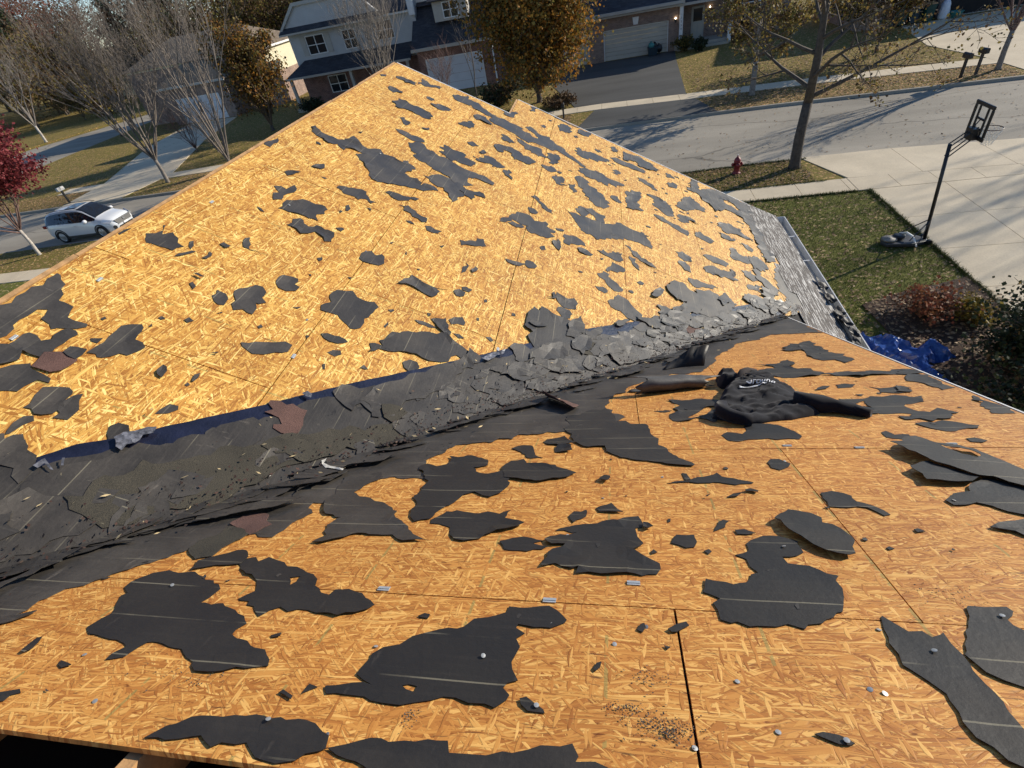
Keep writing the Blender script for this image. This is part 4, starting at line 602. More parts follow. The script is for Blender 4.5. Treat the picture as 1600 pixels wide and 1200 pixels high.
NAILS = [('N', -1.357, 0.327, 'pale headed nail farther lower left of the largest black felt sheet at the lower left'), ('N', -0.592, 0.713, 'pale headed nail farther above the biggest tattered black felt sheet'), ('N', -0.377, 0.574, 'pale headed nail driven through the biggest tattered black felt sheet'), ('N', -0.577, 0.438, 'pale headed nail just left of the biggest tattered black felt sheet'), ('N', -0.215, 0.72, 'pale headed nail just right of the biggest tattered black felt sheet'), ('N', -0.214, 0.438, 'pale headed nail driven through the small leaf of black felt'), ('N', 0.563, 0.564, 'pale headed nail farther left of the long wide felt strip'), ('N', 0.733, 0.702, 'pale headed nail driven through the long wide felt strip'), ('N', 0.728, 0.437, 'pale headed nail just lower right of the long wide felt strip'), ('N', 0.962, 0.846, 'pale headed nail driven through the broad felt sheet'), ('N', 0.433, 0.427, 'pale headed nail driven through the short felt strip'), ('N', 0.306, 0.436, 'pale headed nail farther left of the short felt strip'), ('N', 0.252, 0.563, 'pale headed nail farther below the large black felt sheet with a crown'), ('N', -0.845, 0.327, 'pale headed nail driven through the long felt strip'), ('N', -0.691, 0.582, 'pale headed nail farther above the long felt strip'), ('N', -0.68, 0.312, 'pale headed nail just left of the long felt strip'), ('N', -1.56, 0.464, 'pale headed nail farther left of the largest black felt sheet at the lower left'), ('N', 0.129, 0.378, 'pale headed nail farther right of the long felt strip'), ('N', -0.083, 1.486, 'pale headed nail just above the small black felt arrowhead'), ('N', -0.206, 1.187, 'pale headed nail just below the small black felt boat shape'), ('N', -0.035, 0.656, 'pale headed nail farther right of the biggest tattered black felt sheet'), ('N', 0.643, 0.772, 'pale headed nail just upper left of the long wide felt strip'), ('N', 0.052, 0.729, 'pale headed nail farther left of the large black felt sheet with a crown'), ('N', -1.562, 0.78, 'pale headed nail driven through the largest black felt sheet at the lower left'), ('N', 0.739, 1.876, 'pale headed nail just right of the small oval black felt scrap'), ('N', 1.206, 1.492, 'pale headed nail driven through the light grey felt sheet'), ('N', 0.538, 0.572, 'pale headed nail farther upper right of the short felt strip'), ('N', 0.026, 1.314, 'pale headed nail just right of the small black felt arrowhead'), ('N', 0.524, 1.146, 'pale headed nail driven through the large black felt sheet with a crown'), ('N', 0.178, 1.697, 'pale headed nail just left of the long low black felt triangle'), ('F', 1.281, 1.131, 'pale headed nail driven through the wide smooth felt sheet'), ('F', 1.141, 1.033, 'pale headed nail just left of the wide smooth felt sheet'), ('F', 1.091, 1.078, 'pale headed nail just lower left of the wide smooth felt sheet'), ('F', 1.035, 0.957, 'pale headed nail driven through the straight felt sheet'), ('F', 1.397, 1.32, 'pale headed nail just right of the wide smooth felt sheet'), ('F', 1.374, 1.471, 'pale headed nail driven through the mottled old shingle bed'), ('F', 1.47, 1.595, 'pale headed nail just right of the mottled old shingle bed'), ('F', 1.652, 1.542, 'pale headed nail driven through the dark navy self stick membrane lining the far side'), ('F', 1.054, 0.848, 'pale headed nail just left of the dark navy self stick membrane lining the far side'), ('F', 0.978, 1.113, 'pale headed nail just right of the straight felt sheet'), ('F', 1.894, 1.711, 'pale headed nail driven through the reddish brown granule shingle scrap lying'), ('F', 1.876, 1.828, 'pale headed nail driven through the grey felt underlay'), ('F', 1.85, 1.827, 'pale headed nail just left of the grey felt underlay'), ('F', 2.3, 2.238, 'pale headed nail driven through the widest smooth felt sheet'), ('F', 2.323, 2.359, 'pale headed nail just right of the dark navy self stick membrane lining the far side'), ('F', 2.184, 2.246, 'pale headed nail just right of the grey felt underlay'), ('F', 3.728, 1.418, 'pale headed nail just upper left of the black felt scrap with a pale nail'), ('F', 3.943, 0.666, 'pale headed nail driven through the large slanting black felt block'), ('F', 2.68, 1.378, 'pale headed nail farther left of the large square black felt scrap'), ('F', 5.618, 0.899, 'pale headed nail driven through the largest black felt sheet of the far slope')]
CLIPS = [('N', -0.78, 0.828), ('N', -0.229, 0.816), ('N', 1.114, 2.035), ('N', 1.517, 2.075), ('N', 0.806, 2.066), ('N', 0.024, 0.919), ('F', 2.375, 0.23), ('F', 3.577, 0.222), ('F', 1.772, 0.229), ('F', 2.317, 1.452), ('F', 3.125, 2.705)]
DIRT = [(0.074, 0.416, 0.035, 0.018, 260), (0.001, 0.456, 0.03, 0.012, 90), (0.042, 0.552, 0.03, 0.015, 60), (-0.504, 0.372, 0.012, 0.02, 50), (0.885, 0.933, 0.05, 0.02, 60), (-1.151, 0.424, 0.06, 0.02, 80)]
FILMS = [('torn silvery film curling on the navy membrane above the valley', 'F', [1388, 1002, 1428, 1020, 1456, 1055, 1497, 1090, 1510, 1125, 1476, 1127, 1447, 1099, 1417, 1104, 1389, 1099, 1372, 1073, 1337, 1074, 1343, 1041, 1371, 1024], 's'), ('small silvery film twist at the left end of the membrane', 'F', [1139, 831, 1177, 835, 1188, 840, 1162, 887, 1148, 909, 1146, 893, 1164, 859, 1138, 852], 's'), ('thin pair of pale film strips on the membrane left of the silvery film', 'F', [1178, 916, 1213, 897, 1218, 907, 1182, 926], 's'), ('silvery film scrap at the top of the reddish shingle in the valley', 'F', [2029, 1632, 2055, 1654, 2042, 1685, 2017, 1691, 2016, 1662], 's'), ('silvery membrane scuff beside the big valley flap', 'F', [2910, 2596, 2981, 2634, 3049, 2701, 3122, 2756, 3059, 2753, 2972, 2688, 2910, 2647], 's'), ('crumpled pale plastic ribbon lying in the valley bottom', 'N', [-1711, 2038, -1637, 1964, -1595, 1807, -1523, 1721, -1406, 1687, -1408, 1706, -1503, 1735, -1571, 1786, -1589, 1917, -1546, 1894, -1579, 1987, -1684, 2063, -1801, 2116], 'p'), ('tangle of pale plastic strip at the valley bottom on the left', 'N', [-1816, 1587, -1771, 1602, -1754, 1644, -1761, 1667, -1811, 1643, -1839, 1605], 'p')]

# ------------------------------------------------------------------ ground, street, pavements
def lerp_tab(tab, x):
    if x <= tab[0][0]: return tab[0][1]
    for (x0, y0), (x1, y1) in zip(tab, tab[1:]):
        if x <= x1: return y0 + (y1 - y0) * (x - x0) / (x1 - x0)
    return tab[-1][1]
YF_T = [(-70, 28.6), (-37, 29.3), (-26, 29.5), (-12, 30.6), (0, 31.1), (8, 30.85), (19, 30.0), (40, 27.4), (90, 18.5)]
YN_T = [(-70, 20.6), (-34, 22.1), (-28, 22.5), (0, 22.5), (6, 22.75), (11, 22.55), (15, 22.0), (40, 19.5), (90, 10.5)]
SNF_T = [(-70, 17.4), (-30, 19.15), (-10, 19.8), (4, 20.0), (9, 20.05), (15, 19.6), (40, 17.0), (90, 8)]
FSN_T = [(-70, 31.2), (-38, 32.4), (-12, 34.3), (-1, 34.95), (3, 34.5), (12, 33.75), (19.5, 32.75), (40, 30), (90, 21)]
YF = lambda x: lerp_tab(YF_T, x)
YN = lambda x: lerp_tab(YN_T, x)
SNF = lambda x: lerp_tab(SNF_T, x)
FSN = lambda x: lerp_tab(FSN_T, x)
def frange(a, b, st):
    n = max(1, int(round((b - a) / st))); return [a + (b - a) * i / n for i in range(n + 1)]

def lawn_material(name, g1, g2, leafc, leafamt):
    m, nt, b = new_mat(name)
    v = coord(nt)
    n1 = noise_n(nt, v, .35, 4); n2 = noise_n(nt, v, 9, 4, .7); n3 = noise_n(nt, v, 55, 2, .7)
    c = mixc(nt, ramp(nt, n1, [(.35, (0, 0, 0)), (.65, (1, 1, 1))]), g1, g2)
    c = mixc(nt, ramp(nt, n2, [(.35, (.6, .6, .6)), (.65, (0, 0, 0))]), c, tuple(x * .45 for x in g1))
    c = mixc(nt, ramp(nt, n3, [(.4, (0, 0, 0)), (.75, (.7, .7, .7))]), c, tuple(x * 1.7 for x in g2))
    vo = N(nt, 'ShaderNodeTexVoronoi', voronoi_dimensions='2D'); vo.inputs['Scale'].default_value = 9.0; L(nt, v, vo.inputs['Vector'])
    sp = N(nt, 'ShaderNodeSeparateColor'); L(nt, vo.outputs['Color'], sp.inputs[0])
    lf = math_n(nt, 'MULTIPLY', math_n(nt, 'LESS_THAN', vo.outputs['Distance'], .45), math_n(nt, 'LESS_THAN', math_n(nt, 'ADD', sp.outputs[0], math_n(nt, 'MULTIPLY', n1, .5)), leafamt))
    lc = ramp(nt, sp.outputs[1], [(0, tuple(x * .5 for x in leafc)), (.6, leafc), (1, tuple(min(1, x * 1.8) for x in leafc))])
    c = mixc(nt, lf, c, lc)
    L(nt, c, b.inputs['Base Color']); b.inputs['Roughness'].default_value = .9; b.inputs['Specular IOR Level'].default_value = .15
    bump(nt, b, math_n(nt, 'ADD', n2, n3), .8, .05)
    return m
LAWN_FAR = lawn_material('far_lawn', (.14, .125, .028), (.22, .175, .045), (.38, .24, .11), .72)
LAWN_NEAR = lawn_material('near_lawn', (.115, .13, .026), (.18, .18, .042), (.38, .28, .14), .52)
LEAFY = lawn_material('leaf_littered_strip', (.14, .12, .03), (.20, .15, .045), (.42, .25, .12), .90)
def concrete(name, col, js=0):
    m, nt, b = new_mat(name)
    v = coord(nt)
    n1 = noise_n(nt, v, .6, 5, .6); n2 = noise_n(nt, v, 24, 4, .7)
    c = mixc(nt, 1.0, ramp(nt, n1, [(.3, tuple(x * .84 for x in col)), (.7, tuple(x * 1.08 for x in col))]), ramp(nt, n2, [(.3, (.86, .86, .86)), (.7, (1.06, 1.06, 1.06))]), 'MULTIPLY')
    L(nt, c, b.inputs['Base Color']); b.inputs['Roughness'].default_value = .85; b.inputs['Specular IOR Level'].default_value = .2
    bump(nt, b, n2, .2, .01); return m
CONC = concrete('pale_concrete', (.68, .575, .41))
CONC_DIM = concrete('grey_concrete', (.42, .39, .33))
KERB = concrete('kerb_concrete', (.33, .30, .25))
def asphalt(name, col, crack=True):
    m, nt, b = new_mat(name)
    v = coord(nt)
    n1 = noise_n(nt, coord(nt, (.12, .5, 1)), 1.0, 5, .6); n2 = noise_n(nt, v, 60, 3, .8)
    c = mixc(nt, 1.0, ramp(nt, n1, [(.3, tuple(x * .75 for x in col)), (.7, tuple(x * 1.2 for x in col))]), ramp(nt, n2, [(.3, (.75, .75, .75)), (.7, (1.2, 1.2, 1.2))]), 'MULTIPLY')
    if crack:
        wv = N(nt, 'ShaderNodeTexVoronoi', voronoi_dimensions='2D', feature='DISTANCE_TO_EDGE'); wv.inputs['Scale'].default_value = .16
        mm = N(nt, 'ShaderNodeVectorMath', operation='ADD'); L(nt, coord(nt, (.5, 1.5, 1)), mm.inputs[0])
        nn = N(nt, 'ShaderNodeTexNoise'); nn.inputs['Scale'].default_value = .8; L(nt, v, nn.inputs['Vector']); L(nt, nn.outputs['Color'], mm.inputs[1]); L(nt, mm.outputs[0], wv.inputs['Vector'])
        c = mixc(nt, ramp(nt, wv.outputs['Distance'], [(.0, (.75, .75, .75)), (.012, (0, 0, 0))]), c, tuple(x * .3 for x in col))
        c = mixc(nt, ramp(nt, noise_n(nt, v, 5, 4, .75), [(.72, (0, 0, 0)), (.75, (.7, .7, .7))]), c, (.42, .38, .30))
    L(nt, c, b.inputs['Base Color']); b.inputs['Roughness'].default_value = .85; b.inputs['Specular IOR Level'].default_value = .25
    bump(nt, b, n2, .3, .01); return m
STREET = asphalt('street_asphalt', (.33, .295, .235))
DRIVE_ASPH = asphalt('sealed_asphalt', (.085, .084, .078), False)
MULCH = lawn_material('bark_mulch', (.060, .038, .028), (.09, .06, .045), (.24, .18, .12), .55)

def strip(name, y0f, y1f, xa, xb, z, mat, st=1.0, th=.0, kind='structure', parent=None):
    mb = MB(); xs = frange(xa, xb, st); n = len(xs)
    vs = [(x, y0f(x), z) for x in xs] + [(x, y1f(x), z) for x in xs]
    fs = [(i, i + 1, n + i + 1, n + i) for i in range(n - 1)]
    if th:
        vs += [(x, y0f(x), z - th) for x in xs] + [(x, y1f(x), z - th) for x in xs]
        fs += [(2 * n + i, 2 * n + i + 1, i + 1, i) for i in range(n - 1)] + [(n + i, n + i + 1, 3 * n + i + 1, 3 * n + i) for i in range(n - 1)]
        fs += [(0, n, 3 * n, 2 * n), (n - 1, 3 * n - 1, 4 * n - 1, 2 * n - 1)]
    mb.add(vs, fs); o = mb.build(name, mat, parent)
    if kind: o['kind'] = kind
    return o
g = MB(); g.add([(-900, -300, -.14), (900, -300, -.14), (900, 1500, -.14), (-900, 1500, -.14)], [(0, 1, 2, 3)])
tag(g.build('ground', LAWN_FAR), kind='structure')
strip('street', lambda x: YN(x) - .05, lambda x: YF(x) + .05, -70, 90, -.12, STREET)
# side street running away on the left
cs = MB(); cs.add([(-66.5, 29.0, -.115), (-54.5, 29.0, -.115), (-53.0, 41, -.115), (-50.0, 54, -.115), (-42, 70, -.115), (-30, 95, -.115), (-42, 98, -.115), (-56, 72, -.115), (-66, 54, -.115)], [(0, 1, 2, 8), (2, 3, 7, 8), (3, 4, 6, 7), (4, 5, 6)])
tag(cs.build('side_street', STREET), kind='structure')
strip('near_yard', lambda x: -40, lambda x: YN(x) - .16, -70, 90, 0.0, LAWN_NEAR, 2.0, .13)
far_yard = strip('far_yard', lambda x: YF(x) + .16, lambda x: 125, -53.0, 90, 0.0, LAWN_FAR, 2.0, .13)
tag(MB().slab([(-140, 27, -.01), (-67, 27, -.01), (-67, 54, -.01), (-58, 73, -.01), (-44, 99, -.01), (-44, 190, -.01), (-140, 190, -.01)], .12).build('side_yard', LAWN_FAR), kind='structure')
strip('near_kerb', lambda x: YN(x) - .16, YN, -70, 90, .006, KERB, 1.0, .14)
strip('far_kerb', YF, lambda x: YF(x) + .16, -53.5, 90, .006, KERB, 1.0, .15)
strip('near_gutter_pan', YN, lambda x: YN(x) + .35, -70, 90, -.113, CONC_DIM)
strip('near_verge', lambda x: SNF(x), lambda x: YN(x) - .16, -70, 8.2, .004, LAWN_FAR)
strip('far_verge', lambda x: YF(x) + .16, lambda x: FSN(x), -53, -33.5, .004, LEAFY)
strip('far_verge', lambda x: YF(x) + .16, lambda x: FSN(x), -29, -2.3, .004, LEAFY)
strip('far_verge', lambda x: YF(x) + .16, lambda x: FSN(x), 5.1, 19.2, .004, LEAFY)
def walk(name, yf, w, xa, xb, st, mat):
    root = bpy.data.objects.new(name, None); COL.objects.link(root); root['kind'] = 'structure'
    x = xa
    while x < xb - .01:
        x1 = min(x + st, xb); g_ = .008
        MB().slab([(x + g_, yf(x), .03 + random.uniform(-.004, .004)), (x1 - g_, yf(x1), .03), (x1 - g_, yf(x1) + w, .03), (x + g_, yf(x) + w, .03)], .05).build('paving_slab', mat, root)
        x = x1
    return root
random.seed(5)
walk('near_pavement', lambda x: SNF(x) - 1.15, 1.15, -33, 8.25, 1.52, CONC)
walk('far_pavement', FSN, 1.3, -40, 19.4, 1.52, CONC)
# right hand driveway of the near house: concrete slabs with sawn joints
dw = bpy.data.objects.new('near_driveway', None); COL.objects.link(dw); dw['kind'] = 'structure'
xs_t = [8.5, 10.8, 13.35, 16.4, 19.4]
ys_t = [4.0, 8.2, 10.3, 12.35, 14.4, 16.5, 18.86]
for i in range(len(xs_t) - 1):
    for j in range(len(ys_t) - 1):
        x0, x1, y0, y1 = xs_t[i], xs_t[i + 1], ys_t[j], ys_t[j + 1]
        if i == 0: x0a, x0b = 8.85 - .028 * (y0 - 10) , 8.85 - .028 * (y1 - 10)
        else: x0a = x0b = x0
        MB().slab([(x0a + .008, y0 + .008, .034), (x1 - .008, y0 + .008, .034), (x1 - .008, y1 - .008, .034), (x0b + .008, y1 - .008, .034)], .06).build('concrete_slab', CONC, dw)
for i, (x0, x1) in enumerate([(8.25, 9.55), (9.55, 10.75), (10.75, 12.0), (12.0, 13.35), (13.35, 14.8), (14.8, 16.4), (16.4, 19.4)]):
    MB().slab([(x0 + .008, 18.88, .036), (x1 - .008, 18.88, .036), (x1 - .008, SNF(x1) - .01, .036), (x0 + .008, SNF(x0) - .01, .036)], .06).build('concrete_slab', CONC, dw)
for i, (x0, x1) in enumerate([(8.3, 10.6), (10.6, 13.3), (13.3, 16.4), (16.4, 19.4)]):
    MB().slab([(x0 + .008, SNF(x0) + .01, .036), (x1 - .008, SNF(x1) + .01, .036), (x1 - .008, YN(x1) + .02, .02), (x0 - (.9 if i == 0 else -.008), YN(x0) + .02, .02)], .05).build('concrete_slab', CONC, dw)
# asphalt driveway opposite, and the other driveways
def flat(name, pts, z, mat, th=.03): return tag(MB().slab([(x, y, z) for x, y in pts], th).build(name, mat), kind='structure')
flat('asphalt_driveway', [(-2.2, 36.35), (4.55, 35.75), (5.1, 47), (5.35, 50.3), (-1.7, 50.3), (-4.6, 50.3), (-4.2, 44)], .02, DRIVE_ASPH)
flat('driveway_apron', [(-1.9, 31.2), (5.6, 31.05), (4.9, 34.3), (-.9, 34.9)], .022, DRIVE_ASPH)
flat('right_driveway', [(19.4, 28.4), (40, 25.6), (40, 46), (19.9, 46), (18.6, 39), (19.3, 34.4)], .022, CONC)
flat('left_driveway', [(-36.6, 29.4), (-31.9, 29.6), (-31.2, 33.5), (-37.0, 33.2)], .022, CONC)
flat('left_driveway', [(-37.0, 33.7), (-31.2, 34.1), (-35.2, 44), (-37.5, 53), (-43.5, 53), (-41.5, 44)], .022, CONC)
flat('mulch_bed', [(6.0, 11.9), (6.9, 12.3), (7.9, 12.6), (8.75, 12.9), (9.3, 11), (9.2, 8), (8.4, 5), (5.9, 5), (5.8, 9.0), (6.2, 10.3)], .012, MULCH, .02)

# ------------------------------------------------------------------ the house we stand on
HOUSE = thing('sheathed_house', 'house under repair with bare orange sheathing panels and torn black felt on its roof', 'house', (0, 4, 0))
def clip_half(poly, fn):
    out = []
    for i in range(len(poly)):
        A, B = poly[i], poly[(i + 1) % len(poly)]; a, b = fn(*A), fn(*B)
        if a >= 0: out.append(A)
        if (a >= 0) != (b >= 0):
            k = a / (a - b); out.append((A[0] + k * (B[0] - A[0]), A[1] + k * (B[1] - A[1])))
    return out
def side_far(y, s): return (ZR - s * sin(TH)) - (Z0 - tan(PH) * y)
def side_near(x, s): return (Z0 - s * sin(PH)) - (ZR - tan(TH) * (x - XR))
def panel(M, poly, mat, th=.015):
    if len(poly) < 3: return
    a = sum(poly[i - 1][0] * poly[i][1] - poly[i][0] * poly[i - 1][1] for i in range(len(poly)))
    flip = (a < 0) != (M.to_3x3().determinant() < 0)
    if flip: poly = poly[::-1]
    dz = random.uniform(-.0012, .0012)
    k = len(poly)
    vs = [(x, y, dz) for x, y in poly] + [(x, y, dz - th) for x, y in poly]
    fs = [tuple(range(k)), tuple(range(2 * k - 1, k - 1, -1))] + [(i, i + k, (i + 1) % k + k, (i + 1) % k) for i in range(k)]
    o = MB().add(vs, fs).build('osb_panel', mat)
    o.matrix_world = M; o.parent = HOUSE; o.matrix_parent_inverse = HOUSE.matrix_basis.inverted()
    return o
random.seed(11)
rows = [.014, .231, 1.451, 2.671, 3.891, 5.111, 6.331, 7.19]
joints0 = [2.63, 2.01, 3.22, 2.01, 3.22, 2.01, 3.22]
for r in range(7):
    s0, s1 = rows[r] + .0035, rows[r + 1] - .0035
    js = [joints0[r] + 2.44 * k for k in range(-4, 5)]
    for seg in (((s0, min(s1, 1.95), 9.0),) if s1 <= 1.95 else ((s0, 1.95, 9.0), (1.95, s1, 9.96)) if s0 < 1.95 else ((s0, s1, 9.96),)):
        a0, a1, ye = seg
        cuts = [-1.2] + [j for j in js if -1.2 < j < ye - .15] + [ye]
        for y0, y1 in zip(cuts, cuts[1:]):
            p = [(y0 + .0035, a0), (y1 - .0035, a0), (y1 - .0035, a1), (y0 + .0035, a1)]
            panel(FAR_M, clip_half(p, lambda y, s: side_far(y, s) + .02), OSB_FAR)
nrows = [.225, .810, 2.03, 3.25, 4.47, 5.69, 6.3]
nj = [.134, .764, .11, .73, .12, .74]
for r in range(6):
    s0, s1 = nrows[r] + .002, nrows[r + 1] - .002
    cuts = [-5.2] + [nj[r] + 2.44 * k for k in range(-3, 2) if -5.2 < nj[r] + 2.44 * k < 1.9] + [2.07]
    for x0, x1 in zip(cuts, cuts[1:]):
        gp = .0045 if r == 0 and abs(x0 - .134) < .01 else .0022
        p = [(x0 + gp, s0), (x1 - .0022, s0), (x1 - .0022, s1), (x0 + gp, s1)]
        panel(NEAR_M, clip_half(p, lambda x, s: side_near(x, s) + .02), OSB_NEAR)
def place(o, M):
    o.matrix_world = M; o.parent = HOUSE; o.matrix_parent_inverse = HOUSE.matrix_basis.inverted(); return o
# dark sheet painting the shade under the joints, rafters, ridge board, back slope
mb = MB(); mb.slab([(-1.2, .25, -.019), (8.95, .25, -.019), (8.95, 1.99, -.019), (9.9, 1.99, -.019), (9.9, 7.1, -.019), (4.6, 7.1, -.019)], .002); place(mb.build('joint_shade', DARK), FAR_M)
mb = MB(); mb.slab([(-5.2, .3, -.019), (2.0, .3, -.019), (2.0, 5.6, -.019), (1.6, 5.6, -.019), (-3.3, .3, -.019)], .002); place(mb.build('joint_shade', DARK), NEAR_M)
for k in range(-7, 6):
    x = -1.13 + .61 * k
    if x > 2: break
    place(MB().box(x - .02, x + .02, .06 / cos(PH), 1.3, -.16, -.022).build('rafter', WOOD), NEAR_M)
MB().box(-5.2, 2.02, .005, .045, 6.55, 6.80).build('ridge_board', WOOD, HOUSE, rel=(0, 4, 0))
MB().slab([(-5.2, -.16, 6.72), (-5.2, -5.6, 4.0), (2.07, -5.6, 4.0), (2.07, -.16, 6.72)], .015).build('back_roof', OSB_NEAR, HOUSE, rel=(0, 4, 0))
# other slope of the far wing
MB().slab([(XR - .03, -3, ZR - .05), (XR - .03, 8.9, ZR - .05), (XR - 6.2, 8.9, ZR - .05 - 6.17 * tan(TH)), (XR - 6.2, -3, ZR - .05 - 6.17 * tan(TH))][::-1], .015).build('back_roof', OSB_FAR, HOUSE, rel=(0, 4, 0))
# thin sawn edge along the ridge of the far wing
random.seed(3)
y = -1.0
while y < 8.9:
    y1 = min(8.98, y + random.uniform(.6, 1.6)); w = random.uniform(.002, .014)
    place(MB().box(y, y1, -.004 - w, .010, -.012, .001 + random.uniform(0, .003)).build('ridge_edge_strip', WOOD), FAR_M)
    y = y1 + .004
# fascias, drip edge, gutter, walls
XE, ZE = XR + 7.21 * cos(TH), ZR - 7.21 * sin(TH)
place(MB().box(2.072, 2.083, .23, 6.35, -.05, .005).build('drip_edge', WHITE_METAL), NEAR_M)
place(MB().box(2.04, 2.068, .23, 6.3, -.2, -.02).build('barge_board', WHITE_METAL), NEAR_M)
place(MB().box(9.0, 9.02, .02, 1.94, -.18, .004).build('barge_board', WHITE_METAL), FAR_M)
place(MB().box(9.965, 9.985, 1.95, 7.2, -.18, .004).build('barge_board', WHITE_METAL), FAR_M)
place(MB().box(9.03, 9.96, 1.915, 1.945, -.18, .002).build('barge_board', WOOD), FAR_M)
gut = MB()
gx0, gx1, gz0, gz1 = XE + .012, XE + .175, ZE - .13, ZE - .012
for yy0, yy1 in ((3.4, 9.93),):
    gut.box(gx0, gx1, yy0, yy1, gz0, gz0 + .004); gut.box(gx0, gx0 + .004, yy0, yy1, gz0 + .004, gz1)
G_IN = gut.build('gutter_trough', GUTTER_IN, HOUSE, rel=(0, 4, 0))
mb = MB().box(gx1, gx1 + .006, 3.4, 9.93, gz0, gz1 + .006); mb.box(gx1 + .006, gx1 + .013, 3.4, 9.93, gz1 - .006, gz1 + .006); mb.box(gx0, gx1, 9.93, 9.936, gz0, gz1 + .004)
mb.build('gutter_lip', WHITE_METAL, HOUSE, rel=(0, 4, 0))
for yy in (9.1, 8.2, 7.3, 6.5, 5.7, 5.0):
    MB().box(gx0 + .004, gx1, yy, yy + .025, gz1 - .012, gz1 - .006).build('gutter_bracket', WHITE_METAL, HOUSE, rel=(0, 4, 0))
MB().box(2.55, 2.6, 5.3, 9.5, 0, ZE - .1).build('side_wall', SIDING_CREAM, HOUSE, rel=(0, 4, 0))
mb = MB(); mb.slab([(XR - 6, 8.7, 0), (2.6, 8.7, 0), (2.6, 8.7, ZE - .1), (XR, 8.7, ZR - .3), (XR - 6, 8.7, ZE)], .05); mb.slab([(-1.2, 9.6, 0), (2.6, 9.6, 0), (2.6, 9.6, ZE - .1), (-1.2, 9.6, ZR - (-1.2 - XR) * tan(TH) - .2)], .05); mb.build('end_wall', SIDING_CREAM, HOUSE, rel=(0, 4, 0))
mb = MB(); mb.slab([(1.85, -5, 0), (1.85, 5.3, 0), (1.85, 5.3, 4.0), (1.85, .1, Z0 - .35), (1.85, -5, 4.2)], .05); mb.build('gable_wall', SIDING_CREAM, HOUSE, rel=(0, 4, 0))
MB().box(-9.2, 1.85, -5.0, -4.9, 0, 4.1).build('back_wall', SIDING_CREAM, HOUSE, rel=(0, 4, 0))
MB().box(-9.3, -9.2, -5.0, 9.4, 0, 3.6).build('side_wall', SIDING_CREAM, HOUSE, rel=(0, 4, 0))
MB().box(-5.25, -5.2, -4.9, .5, 3.4, 5.7).build('attic_wall', SIDING_CREAM, HOUSE, rel=(0, 4, 0))
MB().box(-9.2, 2.5, -4.9, 9.4, 2.9, 3.0).build('attic_floor', DARK, HOUSE, rel=(0, 4, 0))
# old shingle courses left along the eave
random.seed(21)
for r in range(6):
    s0 = 6.52 + r * .113
    y = 3.5 + random.uniform(0, .2)
    while y < 9.93:
        y1 = min(9.94, y + random.uniform(.22, .36))
        if not (r == 0 and random.random() < .25):
            j = random.uniform(-.012, .012)
            z = .004 + .0035 * r
            p = [(y + .003, s0 + j, z - .003), (y1 - .003, s0 + j * .6, z - .003), (y1 - .003, s0 + .138 + j, z + .007), (y + .003, s0 + .138 + j, z + .007)]
            o = MB().slab(p if FAR_M.to_3x3().determinant() > 0 else p[::-1], .006).build('eave_shingle', SH_EAVE); place(o, FAR_M)
        y = y1
# H clips between the panels
cm = MB(); cm.box(-.020, .020, -.010, .010, 0, .002); cm.box(-.020, .020, -.003, .003, .002, .004)
cl0 = cm.build('panel_clip', CLIPM); first = True
for pl, u, s in CLIPS:
    o = cl0 if first else share('panel_clip', cl0.data); first = False
    place(o, (FAR_M if pl == 'F' else NEAR_M) @ Matrix.Translation((u, s, .002)))

# ------------------------------------------------------------------ felt, shingle and membrane pieces
def refine(poly, seg, rng, amp):
    mid = []; n = len(poly)
    for i in range(n):
        A, B = Vector(poly[i]), Vector(poly[(i + 1) % n]); d = B - A; Ln = d.length; mid.append(tuple(A))
        if Ln > .09 and amp > .003:
            nr = Vector((-d.y, d.x)) / Ln; k = min(6, int(Ln / .07) + 1)
            for j in range(1, k): mid.append(tuple(A + d * ((j + rng.uniform(-.25, .25)) / k) + nr * rng.gauss(0, 1) * min(.022, amp * 1.3)))
    poly = mid
    out = []; n = len(poly)
    for i in range(n):
        A, B = Vector(poly[i]), Vector(poly[(i + 1) % n]); d = B - A; Ln = d.length
        k = max(1, min(22, int(Ln / seg))); nr = Vector((-d.y, d.x)).normalized() if Ln > 1e-6 else Vector((0, 0))
        out.append(tuple(A + nr * rng.uniform(-1, 1) * amp * .3))
        for j in range(1, k):
            t = (j + rng.uniform(-.3, .3)) / k
            out.append(tuple(A + d * t + nr * rng.uniform(-1, 1) * amp * min(1.0, Ln / .12)))
    return out
def in_poly(p, poly):
    r = False; j = len(poly) - 1
    for i in range(len(poly)):
        if (poly[i][1] > p[1]) != (poly[j][1] > p[1]) and p[0] < (poly[j][0] - poly[i][0]) * (p[1] - poly[i][1]) / (poly[j][1] - poly[i][1] + 1e-12) + poly[i][0]: r = not r
        j = i
    return r
def seg_dist(p, loops):
    b = 9e9
    for lp in loops:
        for i in range(len(lp)):
            ax, ay = lp[i - 1]; bx, by = lp[i]; dx, dy = bx - ax, by - ay; q = dx * dx + dy * dy
            t = 0 if q < 1e-12 else max(0, min(1, ((p[0] - ax) * dx + (p[1] - ay) * dy) / q))
            d = (p[0] - ax - t * dx) ** 2 + (p[1] - ay - t * dy) ** 2
            if d < b: b = d
    return math.sqrt(b)
